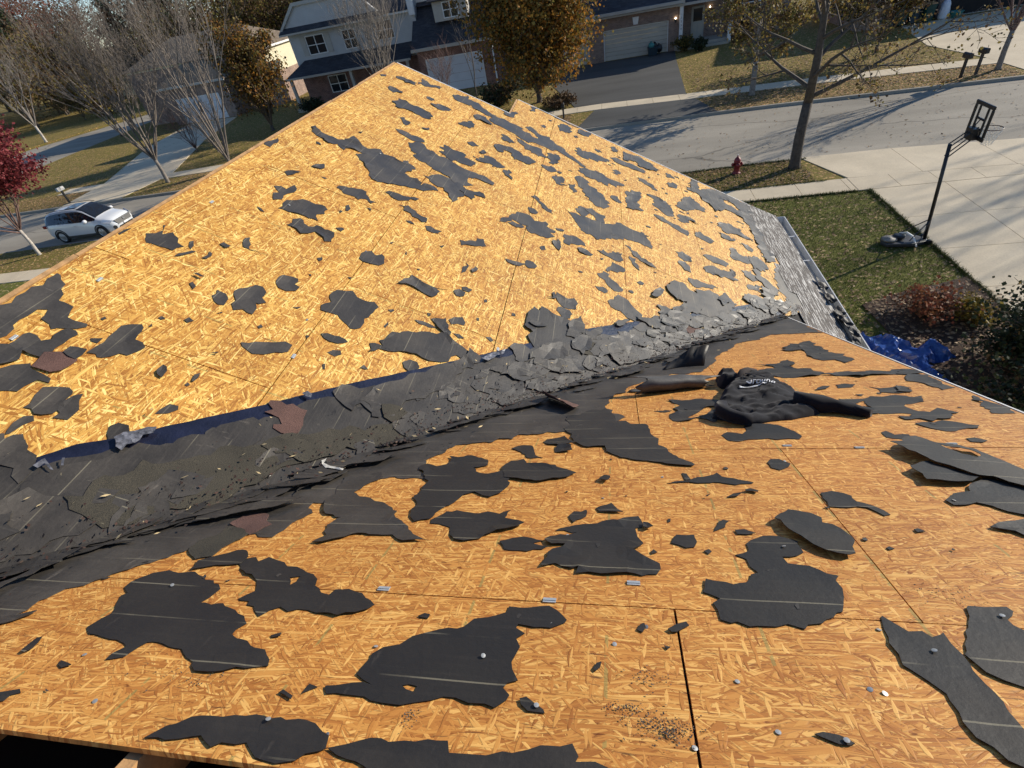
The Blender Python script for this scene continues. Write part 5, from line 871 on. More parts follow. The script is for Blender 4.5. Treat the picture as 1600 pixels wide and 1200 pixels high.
def sheet_mesh(name, outer, holes, hfun, th, grid, seg, amp, rng, M):
    lo = refine(outer, seg, rng, amp); loops = [lo] + [refine(h, seg * .7, rng, amp * .6) for h in holes]
    pts, edges = [], []
    for lp in loops:
        o = len(pts); pts += [Vector(p) for p in lp]; edges += [(o + i, o + (i + 1) % len(lp)) for i in range(len(lp))]
    xs = [p[0] for p in lo]; ys = [p[1] for p in lo]
    x = min(xs) + grid * .5; nb = len(pts)
    while x < max(xs):
        y = min(ys) + grid * .5
        while y < max(ys):
            q = (x + rng.uniform(-.25, .25) * grid, y + rng.uniform(-.25, .25) * grid)
            if in_poly(q, lo) and not any(in_poly(q, h) for h in loops[1:]) and seg_dist(q, loops) > grid * .3: pts.append(Vector(q))
            y += grid
        x += grid
    v2, e2, f2, _, _, _ = delaunay_2d_cdt(pts, edges, [], 0, 1e-5)
    tri = []
    for f in f2:
        c = (sum(v2[i].x for i in f) / len(f), sum(v2[i].y for i in f) / len(f))
        if in_poly(c, lo) and not any(in_poly(c, h) for h in loops[1:]): tri.append(tuple(f))
    flip = M.to_3x3().determinant() < 0
    cx, cy = sum(xs) / len(xs), sum(ys) / len(ys)
    n = len(v2); top, bot = [], []
    for p in v2:
        h = hfun(p.x, p.y, seg_dist((p.x, p.y), loops))
        top.append((p.x - cx, p.y - cy, h)); bot.append((p.x - cx, p.y - cy, h - th))
    cnt = {}
    for f in tri:
        for i in range(len(f)):
            a, b = f[i], f[(i + 1) % len(f)]; cnt[(a, b)] = 1
    fs = []
    for f in tri:
        fs.append(tuple(f)); fs.append(tuple(i + n for i in reversed(f)))
    for (a, b) in cnt:
        if (b, a) not in cnt: fs.append((b, a, a + n, b + n))
    if flip: fs = [tuple(reversed(f)) for f in fs]
    me = bpy.data.meshes.new(name); me.from_pydata(top + bot, [], fs); me.update()
    return me, (cx, cy)
GROUPS = {'Fp': 'torn felt bits near the peak', 'Fr': 'torn felt bits on the right of the far slope', 'Fm': 'torn felt bits in the middle of the far slope', 'Fl': 'torn felt bits on the left of the far slope',
          'Nl': 'torn felt bits on the left of the near slope', 'Nt': 'torn felt bits around the sweatshirt', 'Nb': 'torn felt bits in the right foreground'}
for idx, (pl, kind, lab, lv, flat_pts, holes) in enumerate(SCRAPS):
    rng = random.Random(1000 + idx)
    P = [(flat_pts[i] / 1000, flat_pts[i + 1] / 1000) for i in range(0, len(flat_pts), 2)]
    Hs = [[(h[i] / 1000, h[i + 1] / 1000) for i in range(0, len(h), 2)] for h in holes]
    area = abs(sum(P[i - 1][0] * P[i][1] - P[i][0] * P[i - 1][1] for i in range(len(P)))) / 2
    M = FAR_M if pl == 'F' else NEAR_M
    big = area > .35
    grid = max(.035, min(.14, math.sqrt(area) / 8)); seg = .022 if pl == 'N' else .034
    amp = .0125 if pl == 'N' else .019
    if kind == 'membrane': amp = .002
    if kind == 'underlay': curl_k = 0
    base = .0035 + .0032 * lv
    k_l = .9 if area < .02 else 1.0
    curl = rng.choice([.003, .004, .006, .012]) if kind == 'felt' else .005
    if kind == 'membrane': curl = .001
    if kind == 'underlay': curl = .004
    off = rng.uniform(0, 50)
    xs = [p[0] for p in P]; ys = [p[1] for p in P]
    def hfun(x, y, d, base=base, curl=curl, off=off, kind=kind, xs=xs, ys=ys, area=area):
        h = base + max(0, noise.noise(Vector((x * 5 + off, y * 5, 1.3)))) * .0025
        e = max(0.0, 1 - d / .07)
        nv = noise.noise(Vector((x * 7 + off, y * 7, off)))
        h += curl * e * e * max(0, nv + .12) * 1.6
        if kind == 'lift':
            t = (max(xs) - x) / (max(xs) - min(xs)); h += .036 * max(0, t) ** .7
        if kind == 'lift2':
            t = (x - min(xs)) / (max(xs) - min(xs)); h += .010 + .010 * (1 - t)
        return h
    nm = {'felt': 'felt_scrap', 'lift': 'felt_scrap', 'lift2': 'felt_scrap', 'shingle': 'shingle_scrap', 'bed': 'shingle_scrap', 'membrane': 'membrane_strip', 'underlay': 'felt_underlay'}[kind]
    th = .0022 if kind in ('felt', 'lift', 'lift2') else .004
    if kind == 'membrane': th = .0015
    me, (cx, cy) = sheet_mesh(nm, P, Hs, hfun, th, grid, seg, amp, rng, M)
    valley = ('valley' in lab) or pl == 'F' and idx > 0 and kind in ('bed', 'membrane')
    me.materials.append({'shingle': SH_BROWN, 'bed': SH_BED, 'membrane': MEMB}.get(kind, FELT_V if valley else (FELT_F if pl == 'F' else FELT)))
    for p in me.polygons: p.use_smooth = False
    o = bpy.data.objects.new(nm, me); COL.objects.link(o); o.matrix_world = M @ Matrix.Translation((cx, cy, 0))
    if lab[:3] in ('Fp:', 'Fr:', 'Fm:', 'Fl:', 'Nl:', 'Nt:', 'Nb:'): tag(o, lab[3:], 'felt scrap', GROUPS[lab[:2]])
    else: tag(o, lab, {'felt_scrap': 'felt scrap', 'shingle_scrap': 'shingle scrap', 'membrane_strip': 'membrane', 'felt_underlay': 'felt underlay'}[nm])
# torn shards heaped along the valley
def valley_xy(t):
    x = XR + .2 + 5.6 * t; return x, (Z0 - ZR + tan(TH) * (x - XR)) / tan(PH)
rng = random.Random(404)
SHARD, SHARD2 = MB(), MB()
def shard(kind, c, ang, L_, W_, M, h0, tl, bulge, single, lab, grp):
    n = rng.randint(7, 11); pts = []
    for q in range(n):
        a = 2 * pi * q / n + rng.uniform(-.22, .22); r = rng.uniform(.5, 1.2); px_, py_ = cos(a) * L_ * r, sin(a) * W_ * r
        pts.append((c[0] + px_ * cos(ang) - py_ * sin(ang), c[1] + px_ * sin(ang) + py_ * cos(ang)))
    if M is FAR_M:
        pts = clip_half(pts, lambda u, s: side_far(u, s) + .05); pts = clip_half(pts, lambda u, s: 9.94 - u) if pts else pts; pts = clip_half(pts, lambda u, s: 7.15 - s) if pts else pts
    else:
        pts = clip_half(pts, lambda u, s: side_near(u, s) + .06); pts = clip_half(pts, lambda u, s: 2.05 - u) if pts else pts
    if len(pts) < 3: return
    o_ = rng.uniform(0, 40)
    me, (cx, cy) = sheet_mesh('felt_scrap', pts, [], lambda u, s, d: max(.004, h0 - .006 * min(1, d / .05) + (u - c[0]) * tl[0] + (s - c[1]) * tl[1] + bulge * max(0, noise.noise(Vector((u * 9 + o_, s * 9, 2))))), .002, max(.05, L_ * .5), .020, .009, rng, M)
    if not single:
        MT = M @ Matrix.Translation((cx, cy, 0)); (SHARD2 if kind else SHARD).add([MT @ v.co for v in me.vertices], [tuple(p.vertices) for p in me.polygons]); bpy.data.meshes.remove(me); return
    me.materials.append(FELT_V); o = bpy.data.objects.new('felt_scrap', me); COL.objects.link(o); o.matrix_world = M @ Matrix.Translation((cx, cy, 0)); tag(o, lab, 'felt scrap', grp)
for i in range(115):
    t = .42 + .56 * rng.random() ** 1.25 if i > 30 else rng.uniform(.05, .5); x, y = valley_xy(t); off = abs(rng.gauss(0, .24)) + .02
    L_ = rng.uniform(.07, .26)
    shard(i % 4 == 0, (y + off * .42, (x - XR) / cos(TH) - off * .75), math.atan2(.9, 1.0) + rng.gauss(0, .3), L_, L_ * rng.uniform(.25, .55), FAR_M, .016 + .00014 * i + rng.uniform(0, .003), (rng.uniform(-.02, .05), rng.uniform(-.03, .03)), .009, i % 9 == 0, 'torn felt shard heaped on the far side of the valley', 'felt shards on the far side of the valley')
for i in range(120):
    t = rng.uniform(.05, .97); x, y = valley_xy(t); off = abs(rng.gauss(0, .24)) + .03
    L_ = rng.uniform(.07, .26)
    shard(i % 3 == 0, (x - off * .25, y / cos(PH) - off * .9), math.atan2(1.15, .85) + rng.gauss(-.25, .3), L_, L_ * rng.uniform(.16, .42), NEAR_M, .010 + .0002 * i, (rng.uniform(-.03, .05), rng.uniform(-.05, .05)), .008, i % 15 == 0, 'thin torn felt shard lapped along the near side of the valley', 'felt shards on the near side of the valley')
for i in range(210):   # small flakes still stuck to the deck, thicker towards the eave
    y = rng.uniform(1.5, 9.7); s = min(6.9, 6.9 - abs(rng.gauss(0, 2.0))); L_ = rng.uniform(.012, .06)
    if s < .3 or (s < 2 and y > 8.9): continue
    shard(0, (y, s), rng.gauss(.9, .5), L_, L_ * rng.uniform(.3, .8), FAR_M, .005, (0, 0), .004, False, '', '')
for i in range(120):
    x = rng.uniform(-2.0, 2.0); s = rng.uniform(.3, 5.5); L_ = rng.uniform(.005, .018)
    if side_near(x, s) < .05: continue
    shard(0, (x, s), rng.uniform(0, 3), L_, L_ * rng.uniform(.3, .8), NEAR_M, .005, (0, 0), .004, False, '', '')
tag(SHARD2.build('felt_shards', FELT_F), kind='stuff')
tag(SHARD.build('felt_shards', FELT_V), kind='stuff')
# loose and half pulled nails
nm_ = MB().lathe([(.0, .0095), (.0125, .0095), (.0125, .0125), (.004, .0140)], n=10); nm_.lathe([(.0018, -.004), (.0018, .0095)], n=5)
n0 = nm_.build('roofing_nail', NAIL)
for i, (pl, u, s, lab) in enumerate(NAILS):
    rng = random.Random(i)
    o = n0 if i == 0 else share('roofing_nail', n0.data)
    sc = .50 if pl == 'N' else .66
    o.matrix_world = (FAR_M if pl == 'F' else NEAR_M) @ Matrix.Translation((u, s, .006 if 'through' in lab else -.001)) @ Matrix.Rotation(rng.uniform(-.35, .35), 4, 'X') @ Matrix.Rotation(rng.uniform(-.35, .35), 4, 'Y') @ Matrix.Diagonal((sc, sc, sc * .6, 1))
    tag(o, lab, 'nail', 'nails on the near slope' if pl == 'N' else 'nails on the far slope')
# ------------------------------------------------------------------ houses across the street
def brick_material(name, c1, c2, mortar):
    m, nt, b = new_mat(name)
    tc = N(nt, 'ShaderNodeTexCoord'); sp = N(nt, 'ShaderNodeSeparateXYZ'); L(nt, tc.outputs['Object'], sp.inputs[0])
    cb = N(nt, 'ShaderNodeCombineXYZ'); L(nt, math_n(nt, 'ADD', sp.outputs[0], sp.outputs[1]), cb.inputs[0]); L(nt, sp.outputs[2], cb.inputs[1])
    br = N(nt, 'ShaderNodeTexBrick'); br.inputs['Scale'].default_value = 1.0
    br.inputs['Brick Width'].default_value = .215; br.inputs['Row Height'].default_value = .075; br.inputs['Mortar Size'].default_value = .007
    br.inputs['Color1'].default_value = (*c1, 1); br.inputs['Color2'].default_value = (*c2, 1); br.inputs['Mortar'].default_value = (*mortar, 1); br.inputs['Bias'].default_value = -.1
    L(nt, cb.outputs[0], br.inputs['Vector'])
    n = noise_n(nt, tc.outputs['Object'], 2.5, 4)
    c = mixc(nt, 1.0, br.outputs['Color'], ramp(nt, n, [(.3, (.72, .7, .7)), (.7, (1.2, 1.15, 1.1))]), 'MULTIPLY')
    L(nt, c, b.inputs['Base Color']); b.inputs['Roughness'].default_value = .85
    bump(nt, b, br.outputs['Fac'], -.4, .01); return m
def siding_material(name, col, step=.11):
    m, nt, b = new_mat(name)
    tc = N(nt, 'ShaderNodeTexCoord'); sp = N(nt, 'ShaderNodeSeparateXYZ'); L(nt, tc.outputs['Object'], sp.inputs[0])
    fr = math_n(nt, 'FRACT', math_n(nt, 'DIVIDE', sp.outputs[2], step))
    n = noise_n(nt, tc.outputs['Object'], 1.5, 3)
    c = mixc(nt, ramp(nt, fr, [(.0, (.45, .45, .45)), (.1, (0, 0, 0))]), ramp(nt, n, [(.3, tuple(x * .92 for x in col)), (.7, tuple(x * 1.04 for x in col))]), tuple(x * .5 for x in col))
    L(nt, c, b.inputs['Base Color']); b.inputs['Roughness'].default_value = .6
    bump(nt, b, fr, .5, .02); return m
def roof_material(name, c1, c2):
    m, nt, b = new_mat(name)
    tc = N(nt, 'ShaderNodeTexCoord'); sp = N(nt, 'ShaderNodeSeparateXYZ'); L(nt, tc.outputs['Object'], sp.inputs[0])
    cb = N(nt, 'ShaderNodeCombineXYZ'); L(nt, math_n(nt, 'ADD', sp.outputs[0], sp.outputs[1]), cb.inputs[0]); L(nt, math_n(nt, 'MULTIPLY', sp.outputs[2], 2.0), cb.inputs[1])
    br = N(nt, 'ShaderNodeTexBrick'); br.inputs['Scale'].default_value = 1.0; br.inputs['Brick Width'].default_value = .32; br.inputs['Row Height'].default_value = .14; br.inputs['Mortar Size'].default_value = .006
    br.inputs['Color1'].default_value = (*c1, 1); br.inputs['Color2'].default_value = (*c2, 1); br.inputs['Mortar'].default_value = tuple(x * .4 for x in c1) + (1,)
    L(nt, cb.outputs[0], br.inputs['Vector'])
    n = noise_n(nt, tc.outputs['Object'], 1.2, 4)
    L(nt, mixc(nt, 1.0, br.outputs['Color'], ramp(nt, n, [(.3, (.8, .8, .8)), (.7, (1.15, 1.15, 1.15))]), 'MULTIPLY'), b.inputs['Base Color']); b.inputs['Roughness'].default_value = .9
    return m
BRICK = brick_material('brown_brick', (.20, .125, .095), (.30, .20, .155), (.36, .33, .29))
BRICK_RED = brick_material('red_brick', (.17, .065, .045), (.24, .11, .08), (.32, .28, .25))
SID_GREY = siding_material('grey_siding', (.50, .495, .48)); SID_WHITE = siding_material('white_siding', (.76, .75, .70)); SID_CRM = siding_material('cream_lap_siding', (.68, .62, .44))
ROOF_DARK = roof_material('charcoal_shingles', (.030, .030, .036), (.055, .055, .062)); ROOF_TAN = roof_material('tan_shingles', (.17, .125, .085), (.24, .185, .125))
TRIM = simple('white_trim', (.74, .73, .70), .5, .06, 2); TRIM_BEIGE = simple('beige_trim', (.42, .39, .34), .55, .08, 2)
GDOOR = simple('white_garage_door', (.60, .61, .64), .5, .05, 1.5); GDOOR_BEIGE = simple('beige_garage_door', (.46, .42, .35), .55, .06, 1.5)
mG, ntG, bG = new_mat('window_glass'); bG.inputs['Base Color'].default_value = (.02, .025, .03, 1); bG.inputs['Roughness'].default_value = .08
GLASS = mG
mLm, ntL, bL = new_mat('porch_lamp_glow'); bL.inputs['Base Color'].default_value = (1, .9, .7, 1); bL.inputs['Emission Color'].default_value = (1, .85, .6, 1); bL.inputs['Emission Strength'].default_value = 9
LAMPM = mLm
class House:
    def __init__(s, name, label, base): s.o = base; s.root = thing(name, label, 'house', base)
    def part(s, mb, name, mat, parent=None, **k):
        o = mb.build(name, mat, None, **k)
        o.data.transform(Matrix.Translation((-s.o[0], -s.o[1], -s.o[2]))); o.parent = parent or s.root
        return o
    def window(s, x0, x1, y, z0, z1, frame=TRIM, cross=(1, 1), face='y'):
        """window on a wall facing -y, frame proud of the wall"""
        m = MB(); t = .07
        m.box(x0, x1, y - .05, y, z0, z0 + t); m.box(x0, x1, y - .05, y, z1 - t, z1); m.box(x0, x0 + t, y - .048, y, z0 + t, z1 - t); m.box(x1 - t, x1, y - .048, y, z0 + t, z1 - t)
        for i in range(cross[0]): xm = x0 + (x1 - x0) * (i + 1) / (cross[0] + 1); m.box(xm - .035, xm + .035, y - .046, y, z0 + t, z1 - t)
        for i in range(cross[1]): zm = z0 + (z1 - z0) * (i + 1) / (cross[1] + 1); m.box(x0 + t, x1 - t, y - .044, y, zm - .03, zm + .03)
        f = s.part(m, 'window', frame)
        s.part(MB().box(x0 + t, x1 - t, y - .02, y - .015, z0 + t, z1 - t), 'pane', GLASS, f)
        return f
    def gdoor(s, x0, x1, y, z1, mat, n=4, trim=TRIM, z0=.02):
        d = s.part(MB().box(x0, x0 + .07, y - .05, y + .02, z0, z1).box(x1 - .07, x1, y - .05, y + .02, z0, z1).box(x0 + .07, x1 - .07, y - .05, y + .02, z1 - .07, z1), 'garage_door', trim)
        h = (z1 - .07 - z0) / n
        for i in range(n): s.part(MB().box(x0 + .07, x1 - .07, y - .012, y + .02, z0 + h * i + .008, z0 + h * (i + 1) - .008), 'door_panel', mat, d)
        return d
    def roof_gable_x(s, x0, x1, y0, y1, z0, zr, mat, ov=.3, name='roof'):
        """ridge along x"""
        ym = (y0 + y1) / 2; k = (zr - z0) / (ym - y0)
        m = MB(); m.slab([(x0 - ov, y0 - ov, z0 - k * ov), (x1 + ov, y0 - ov, z0 - k * ov), (x1 + ov, ym, zr), (x0 - ov, ym, zr)], .12)
        m.slab([(x0 - ov, ym, zr), (x1 + ov, ym, zr), (x1 + ov, y1 + ov, z0 - k * ov), (x0 - ov, y1 + ov, z0 - k * ov)], .12)
        return s.part(m, name, mat)
    def roof_gable_y(s, x0, x1, y0, y1, z0, zr, mat, ov=.3, name='roof'):
        xm = (x0 + x1) / 2; k = (zr - z0) / (xm - x0)
        m = MB(); m.slab([(x0 - ov, y1, z0 - k * ov), (x0 - ov, y0 - ov, z0 - k * ov), (xm, y0 - ov, zr), (xm, y1, zr)], .12)
        m.slab([(xm, y1, zr), (xm, y0 - ov, zr), (x1 + ov, y0 - ov, z0 - k * ov), (x1 + ov, y1, z0 - k * ov)], .12)
        return s.part(m, name, mat)
    def roof_hip(s, x0, x1, y0, y1, z0, zr, mat, ov=.3, name='roof'):
        x0 -= ov; x1 += ov; y0 -= ov; y1 += ov; d = min((y1 - y0), (x1 - x0)) / 2
        if (x1 - x0) >= (y1 - y0): a, b = (x0 + d, (y0 + y1) / 2, zr), (x1 - d - .01, (y0 + y1) / 2, zr)
        else: a, b = ((x0 + x1) / 2, y0 + d, zr), ((x0 + x1) / 2, y1 - d - .01, zr)
        c = [(x0, y0, z0), (x1, y0, z0), (x1, y1, z0), (x0, y1, z0)]
        m = MB()
        if (x1 - x0) >= (y1 - y0): F = [(c[0], c[1], b, a), (c[1], c[2], b), (c[2], c[3], a, b), (c[3], c[0], a)]
        else: F = [(c[0], c[1], a), (c[1], c[2], b, a), (c[2], c[3], b), (c[3], c[0], a, b)]
        for f in F: m.quad(*f)
        m.quad(c[3], c[2], c[1], c[0])
        return s.part(m, name, mat)
# --- white and grey two storey house
H = House('two_storey_house', 'grey sided two storey house with white garage door and charcoal roofs behind bare trees', (-18, 52, 0))
H.part(MB().box(-28.0, -16.0, 51.5, 61, .3, 6.0), 'wall', SID_GREY)
H.part(MB().box(-28.3, -15.4, 51.3, 61.2, 0, .3), 'foundation', CONC_DIM)
H.roof_hip(-28.0, -8.7, 51.5, 61.5, 6.0, 9.0, ROOF_DARK, .4)
m = MB(); m.slab([(-28.0, 51.2, 6.25), (-19.0, 51.2, 6.25), (-20.6, 51.2, 7.75), (-26.3, 51.2, 7.75)], .3); H.part(m, 'front_gable', SID_GREY)
m = MB(); m.slab([(-28.55, 51.0, 5.95), (-28.3, 51.0, 5.95), (-26.3, 51.0, 7.7), (-20.6, 51.0, 7.7), (-20.6, 51.0, 7.95), (-26.4, 51.0, 7.95)], .35); H.part(m, 'gable_trim', TRIM_BEIGE)
m = MB(); m.slab([(-28.4, 50.75, 5.95), (-18.7, 50.75, 5.95), (-18.9, 51.18, 6.3), (-28.1, 51.18, 6.3)], .08); H.part(m, 'pent_roof', ROOF_DARK)
H.part(MB().box(-28.4, -18.7, 50.72, 51.2, 5.78, 5.92), 'gutter', TRIM_BEIGE)
H.part(MB().box(-18.7, -15.9, 51.15, 51.45, 5.82, 5.95), 'gutter', TRIM)
H.window(-26.45, -24.65, 51.5, 4.05, 5.5); H.window(-22.9, -21.6, 51.5, 4.0, 5.45); H.window(-19.7, -18.1, 51.5, 4.2, 5.6)
for x0, x1 in ((-27.0, -26.5), (-24.6, -24.1)): H.part(MB().box(x0, x1, 51.45, 51.497, 4.05, 5.5), 'shutter', TRIM_BEIGE)
m = MB(); m.slab([(-28.7, 49.6, 2.75), (-16.6, 49.6, 2.75), (-16.6, 51.48, 3.75), (-27.2, 51.48, 3.75)], .1); H.part(m, 'porch_roof', ROOF_DARK)
m = MB(); m.slab([(-28.7, 49.6, 2.74), (-27.2, 51.48, 3.74), (-28.1, 51.48, 2.74)], .05); H.part(m, 'porch_roof', ROOF_DARK)
H.part(MB().box(-28.7, -16.6, 49.5, 49.64, 2.6, 2.76), 'gutter', TRIM_BEIGE)
for x in (-28.3, -22.4, -17.0): H.part(MB().box(x - .12, x + .12, 49.65, 49.89, .3, 2.6), 'porch_post', TRIM_BEIGE)
H.part(MB().box(-28.6, -16.6, 49.5, 51.3, .0, .3), 'porch_floor', CONC_DIM)
H.part(MB().box(-28.0, -16.0, 51.44, 51.492, .31, 2.7), 'brick_veneer', BRICK_RED)
H.window(-25.5, -23.7, 51.44, .9, 2.3)
# garage wing
H.part(MB().box(-15.6, -8.9, 48.5, 54, 0, 3.3), 'wall', BRICK_RED)
m = MB(); m.slab([(-15.9, 48.1, 3.35), (-8.6, 48.1, 3.35), (-8.6, 51.6, 6.1), (-15.9, 51.6, 6.1)], .15); H.part(m, 'garage_roof', ROOF_DARK)
H.part(MB().box(-15.9, -8.6, 47.95, 48.12, 3.2, 3.42), 'gutter', TRIM_BEIGE)
H.gdoor(-15.0, -10.1, 48.5, 2.55, GDOOR)
H.part(MB().box(-15.7, -8.8, 51.6, 60, 3.3, 7.3), 'wall', SID_WHITE)
H.part(MB().box(-8.95, -8.76, 48.5, 51.55, 3.3, 5.2), 'wall', SID_WHITE)
H.part(MB().box(-16.1, -15.6, 50.4, 54, 2.8, 7.2), 'wall', SID_GREY)
H.part(MB().box(-16.0, -15.5, 50.2, 50.38, 5.6, 7.4), 'corner_board', TRIM)
d = H.part(MB().box(-13.7, -10.9, 49.35, 52, 4.85, 6.3), 'dormer', TRIM_BEIGE)
H.window(-12.9, -11.6, 49.35, 5.0, 6.1)
m = MB(); m.slab([(-14.0, 49.0, 6.28), (-10.6, 49.0, 6.28), (-10.6, 51.6, 7.4), (-14.0, 51.6, 7.4)], .1); H.part(m, 'dormer_roof', ROOF_DARK)
H.part(MB().box(-9.2, -9.1, 48.28, 48.38, .1, 3.2), 'downspout', TRIM)

# --- brown brick house with beige garage door
B = House('brick_house', 'brown brick house with a wide beige garage door and a dark asphalt drive', (3, 52, 0))
B.part(MB().box(-6.0, -5.0 + .4, 50.4, 60, 0, 3.35), 'wall', BRICK)
B.part(MB().box(-1.5, -.3, 50.4, 60, 0, 2.15), 'wall', BRICK)
B.part(MB().box(-4.6, 4.8, 50.4, 60, 2.15, 3.35), 'wall', BRICK)
B.part(MB().box(4.8, 5.75, 50.4, 60, 0, 3.35), 'wall', BRICK)
B.gdoor(-.3, 4.8, 50.55, 2.15, GDOOR_BEIGE, 7); B.gdoor(-4.6, -1.5, 50.55, 2.15, GDOOR_BEIGE, 7)
# soldier arch and keystone
for i in range(34):
    x = -.25 + i * .15; z = 2.17 + .22 * math.sin(pi * (i + .5) / 34)
    B.part(MB().box(x, x + .13, 50.37, 50.398, z, z + .26), 'arch_brick', BRICK)
B.part(MB().slab([(2.08, 50.34, 2.25), (2.42, 50.34, 2.25), (2.5, 50.34, 2.75), (2.0, 50.34, 2.75)], .05), 'keystone', TRIM)
m = MB(); m.slab([(-6.4, 49.8, 3.3), (5.9, 49.8, 3.3), (5.9, 55.6, 6.4), (-6.4, 55.6, 6.4)], .15); m.slab([(-6.4, 55.6, 6.4), (5.9, 55.6, 6.4), (5.9, 61.4, 3.3), (-6.4, 61.4, 3.3)], .15); B.part(m, 'roof', ROOF_DARK)
B.part(MB().box(-6.4, 5.9, 49.66, 49.82, 3.16, 3.36), 'gutter', TRIM_BEIGE)
B.part(MB().box(-6.3, 5.8, 49.84, 50.4, 3.0, 3.12), 'soffit', TRIM_BEIGE)
B.part(MB().box(-1.8, .9, 51.6, 53.5, 4.2, 5.9), 'dormer', SID_WHITE)
B.window(-1.4, .5, 51.6, 4.4, 5.5)
# entrance porch
B.part(MB().box(5.75, 14.2, 52.3, 61, .0, 5.6), 'wall', BRICK)
B.roof_hip(5.75, 14.2, 52.3, 61, 5.6, 8.6, ROOF_DARK)
m = MB(); m.slab([(5.3, 50.0, 3.12), (9.6, 50.0, 3.12), (9.6, 52.28, 4.0), (5.9, 52.28, 4.0)], .12); B.part(m, 'porch_roof', ROOF_DARK)
B.part(MB().box(5.3, 9.6, 49.95, 50.15, 2.95, 3.12), 'porch_beam', TRIM_BEIGE)
B.part(MB().box(5.3, 9.6, 50.3, 52.3, 0, .38), 'porch_floor', CONC_DIM)
B.part(MB().box(5.5, 9.4, 49.95, 50.3, 0, .19), 'porch_step', CONC_DIM)
for x in (5.72, 9.4): B.part(MB().box(x - .13, x + .13, 50.02, 50.28, .19, 2.95), 'porch_post', TRIM)
dr = B.part(MB().box(6.75, 7.75, 52.24, 52.3, .38, 2.55), 'front_door', TRIM_BEIGE)
B.part(MB().box(6.9, 7.6, 52.215, 52.237, 1.55, 2.4), 'door_glass', GLASS, dr)
B.part(MB().box(6.88, 7.2, 52.22, 52.238, .55, 1.4), 'door_panel', GDOOR_BEIGE, dr); B.part(MB().box(7.3, 7.62, 52.22, 52.238, .55, 1.4), 'door_panel', GDOOR_BEIGE, dr)
B.window(9.8, 12.0, 52.3, 1.0, 3.4, TRIM, (1, 1))
for (x, y, z) in ((5.32, 50.3, 2.2), (8.15, 52.2, 2.35)):
    lf = B.part(MB().box(x - .07, x + .07, y, y + .1, z - .28, z - .06), 'wall_lamp', BLACKM)
    B.part(MB().lathe([(.02, -.05), (.075, 0), (.02, .06)], (x, y + .03, z), 8), 'lamp_bulb', LAMPM, lf)
# house number down the porch post, as on the photograph
def text_mesh(txt, size, depth=.002, shear=0, font_scale=(1, 1)):
    cu = bpy.data.curves.new('txt', 'FONT'); cu.body = txt; cu.size = size; cu.extrude = depth; cu.shear = shear; cu.align_x = 'CENTER'; cu.align_y = 'CENTER'
    ob = bpy.data.objects.new('txt', cu); COL.objects.link(ob)
    dg = bpy.context.evaluated_depsgraph_get(); me = bpy.data.meshes.new_from_object(ob.evaluated_get(dg))
    bpy.data.objects.remove(ob); bpy.data.curves.remove(cu); return me
for i, ch in enumerate('1554'):
    me = text_mesh(ch, .21); me.materials.append(BLACKM); me.transform(Matrix.Translation((5.72 - 3, 50.012 - 52, 2.2 - i * .24)) @ Matrix.Rotation(pi / 2, 4, 'X'))
    o = share('house_number', me, B.root)
# --- house at the right edge with open garage
RH = House('right_edge_house', 'dark brick house with an open garage at the upper right corner', (24, 50, 0))
RH.part(MB().box(17.2, 18.9, 46.5, 56, 0, 3.3), 'wall', BRICK); RH.part(MB().box(22.0, 22.8, 46.5, 47.0, 0, 2.4), 'wall', BRICK); RH.part(MB().box(28.5, 33, 46.5, 56, 0, 3.3), 'wall', BRICK)
RH.part(MB().box(18.9, 28.5, 46.5, 47.0, 2.4, 3.3), 'wall', BRICK); RH.part(MB().box(18.9, 28.5, 53, 53.2, 0, 3.3), 'inner_wall', DARK); RH.part(MB().box(18.9, 28.5, 47, 53, 3.1, 3.29), 'ceiling', DARK)
RH.part(MB().box(18.9, 28.5, 46.6, 53, .0, .04), 'garage_floor', CONC_DIM)
RH.part(MB().box(21.9, 22.05, 46.3, 46.48, 0, 3.2), 'downspout', BLACKM)
RH.part(MB().box(22.85, 28.4, 46.7, 46.78, .04, 2.4), 'garage_door', DARK)
RH.roof_hip(17.2, 33, 46.5, 57, 3.3, 7.0, ROOF_DARK, .5)
# --- tan roofed house behind the bare trees
T_ = House('tan_roofed_house', 'low cream house with tan shingle roofs behind the bare trees on the left', (-39, 58, 0))
T_.part(MB().box(-50, -33.6, 56, 64, 0, 5.1), 'wall', SID_CRM); T_.part(MB().box(-50.05, -33.65, 55.95, 55.995, 0, 4.9), 'brick_veneer', BRICK); T_.roof_hip(-50, -33.6, 56, 64, 5.1, 7.2, ROOF_TAN, .35)
T_.part(MB().box(-33.95, -33.2, 55.9, 64.1, 4.95, 5.12), 'gutter', TRIM)
T_.part(MB().box(-33.58, -33.54, 56, 64, 0, 2.8), 'brick_veneer', BRICK)
T_.part(MB().box(-45.0, -37.5, 53.5, 56, 0, 3.4), 'wall', BRICK)
T_.roof_hip(-45.0, -37.5, 53.5, 61, 3.4, 6.0, ROOF_TAN, .4)
T_.gdoor(-43.8, -38.7, 53.5, 2.3, GDOOR)
T_.part(MB().box(-45.4, -37.1, 53.0, 53.12, 3.28, 3.46), 'gutter', TRIM_BEIGE)
# --- long dark house far left and one more behind
FL = House('distant_house', 'distant low house with a dark grey roof behind the trees at upper left', (-75, 95, 0))
FL.part(MB().box(-86, -70, 92, 102, 0, 3.2), 'wall', SID_CRM); FL.roof_hip(-86, -70, 92, 102, 3.2, 6.5, ROOF_TAN, .5)
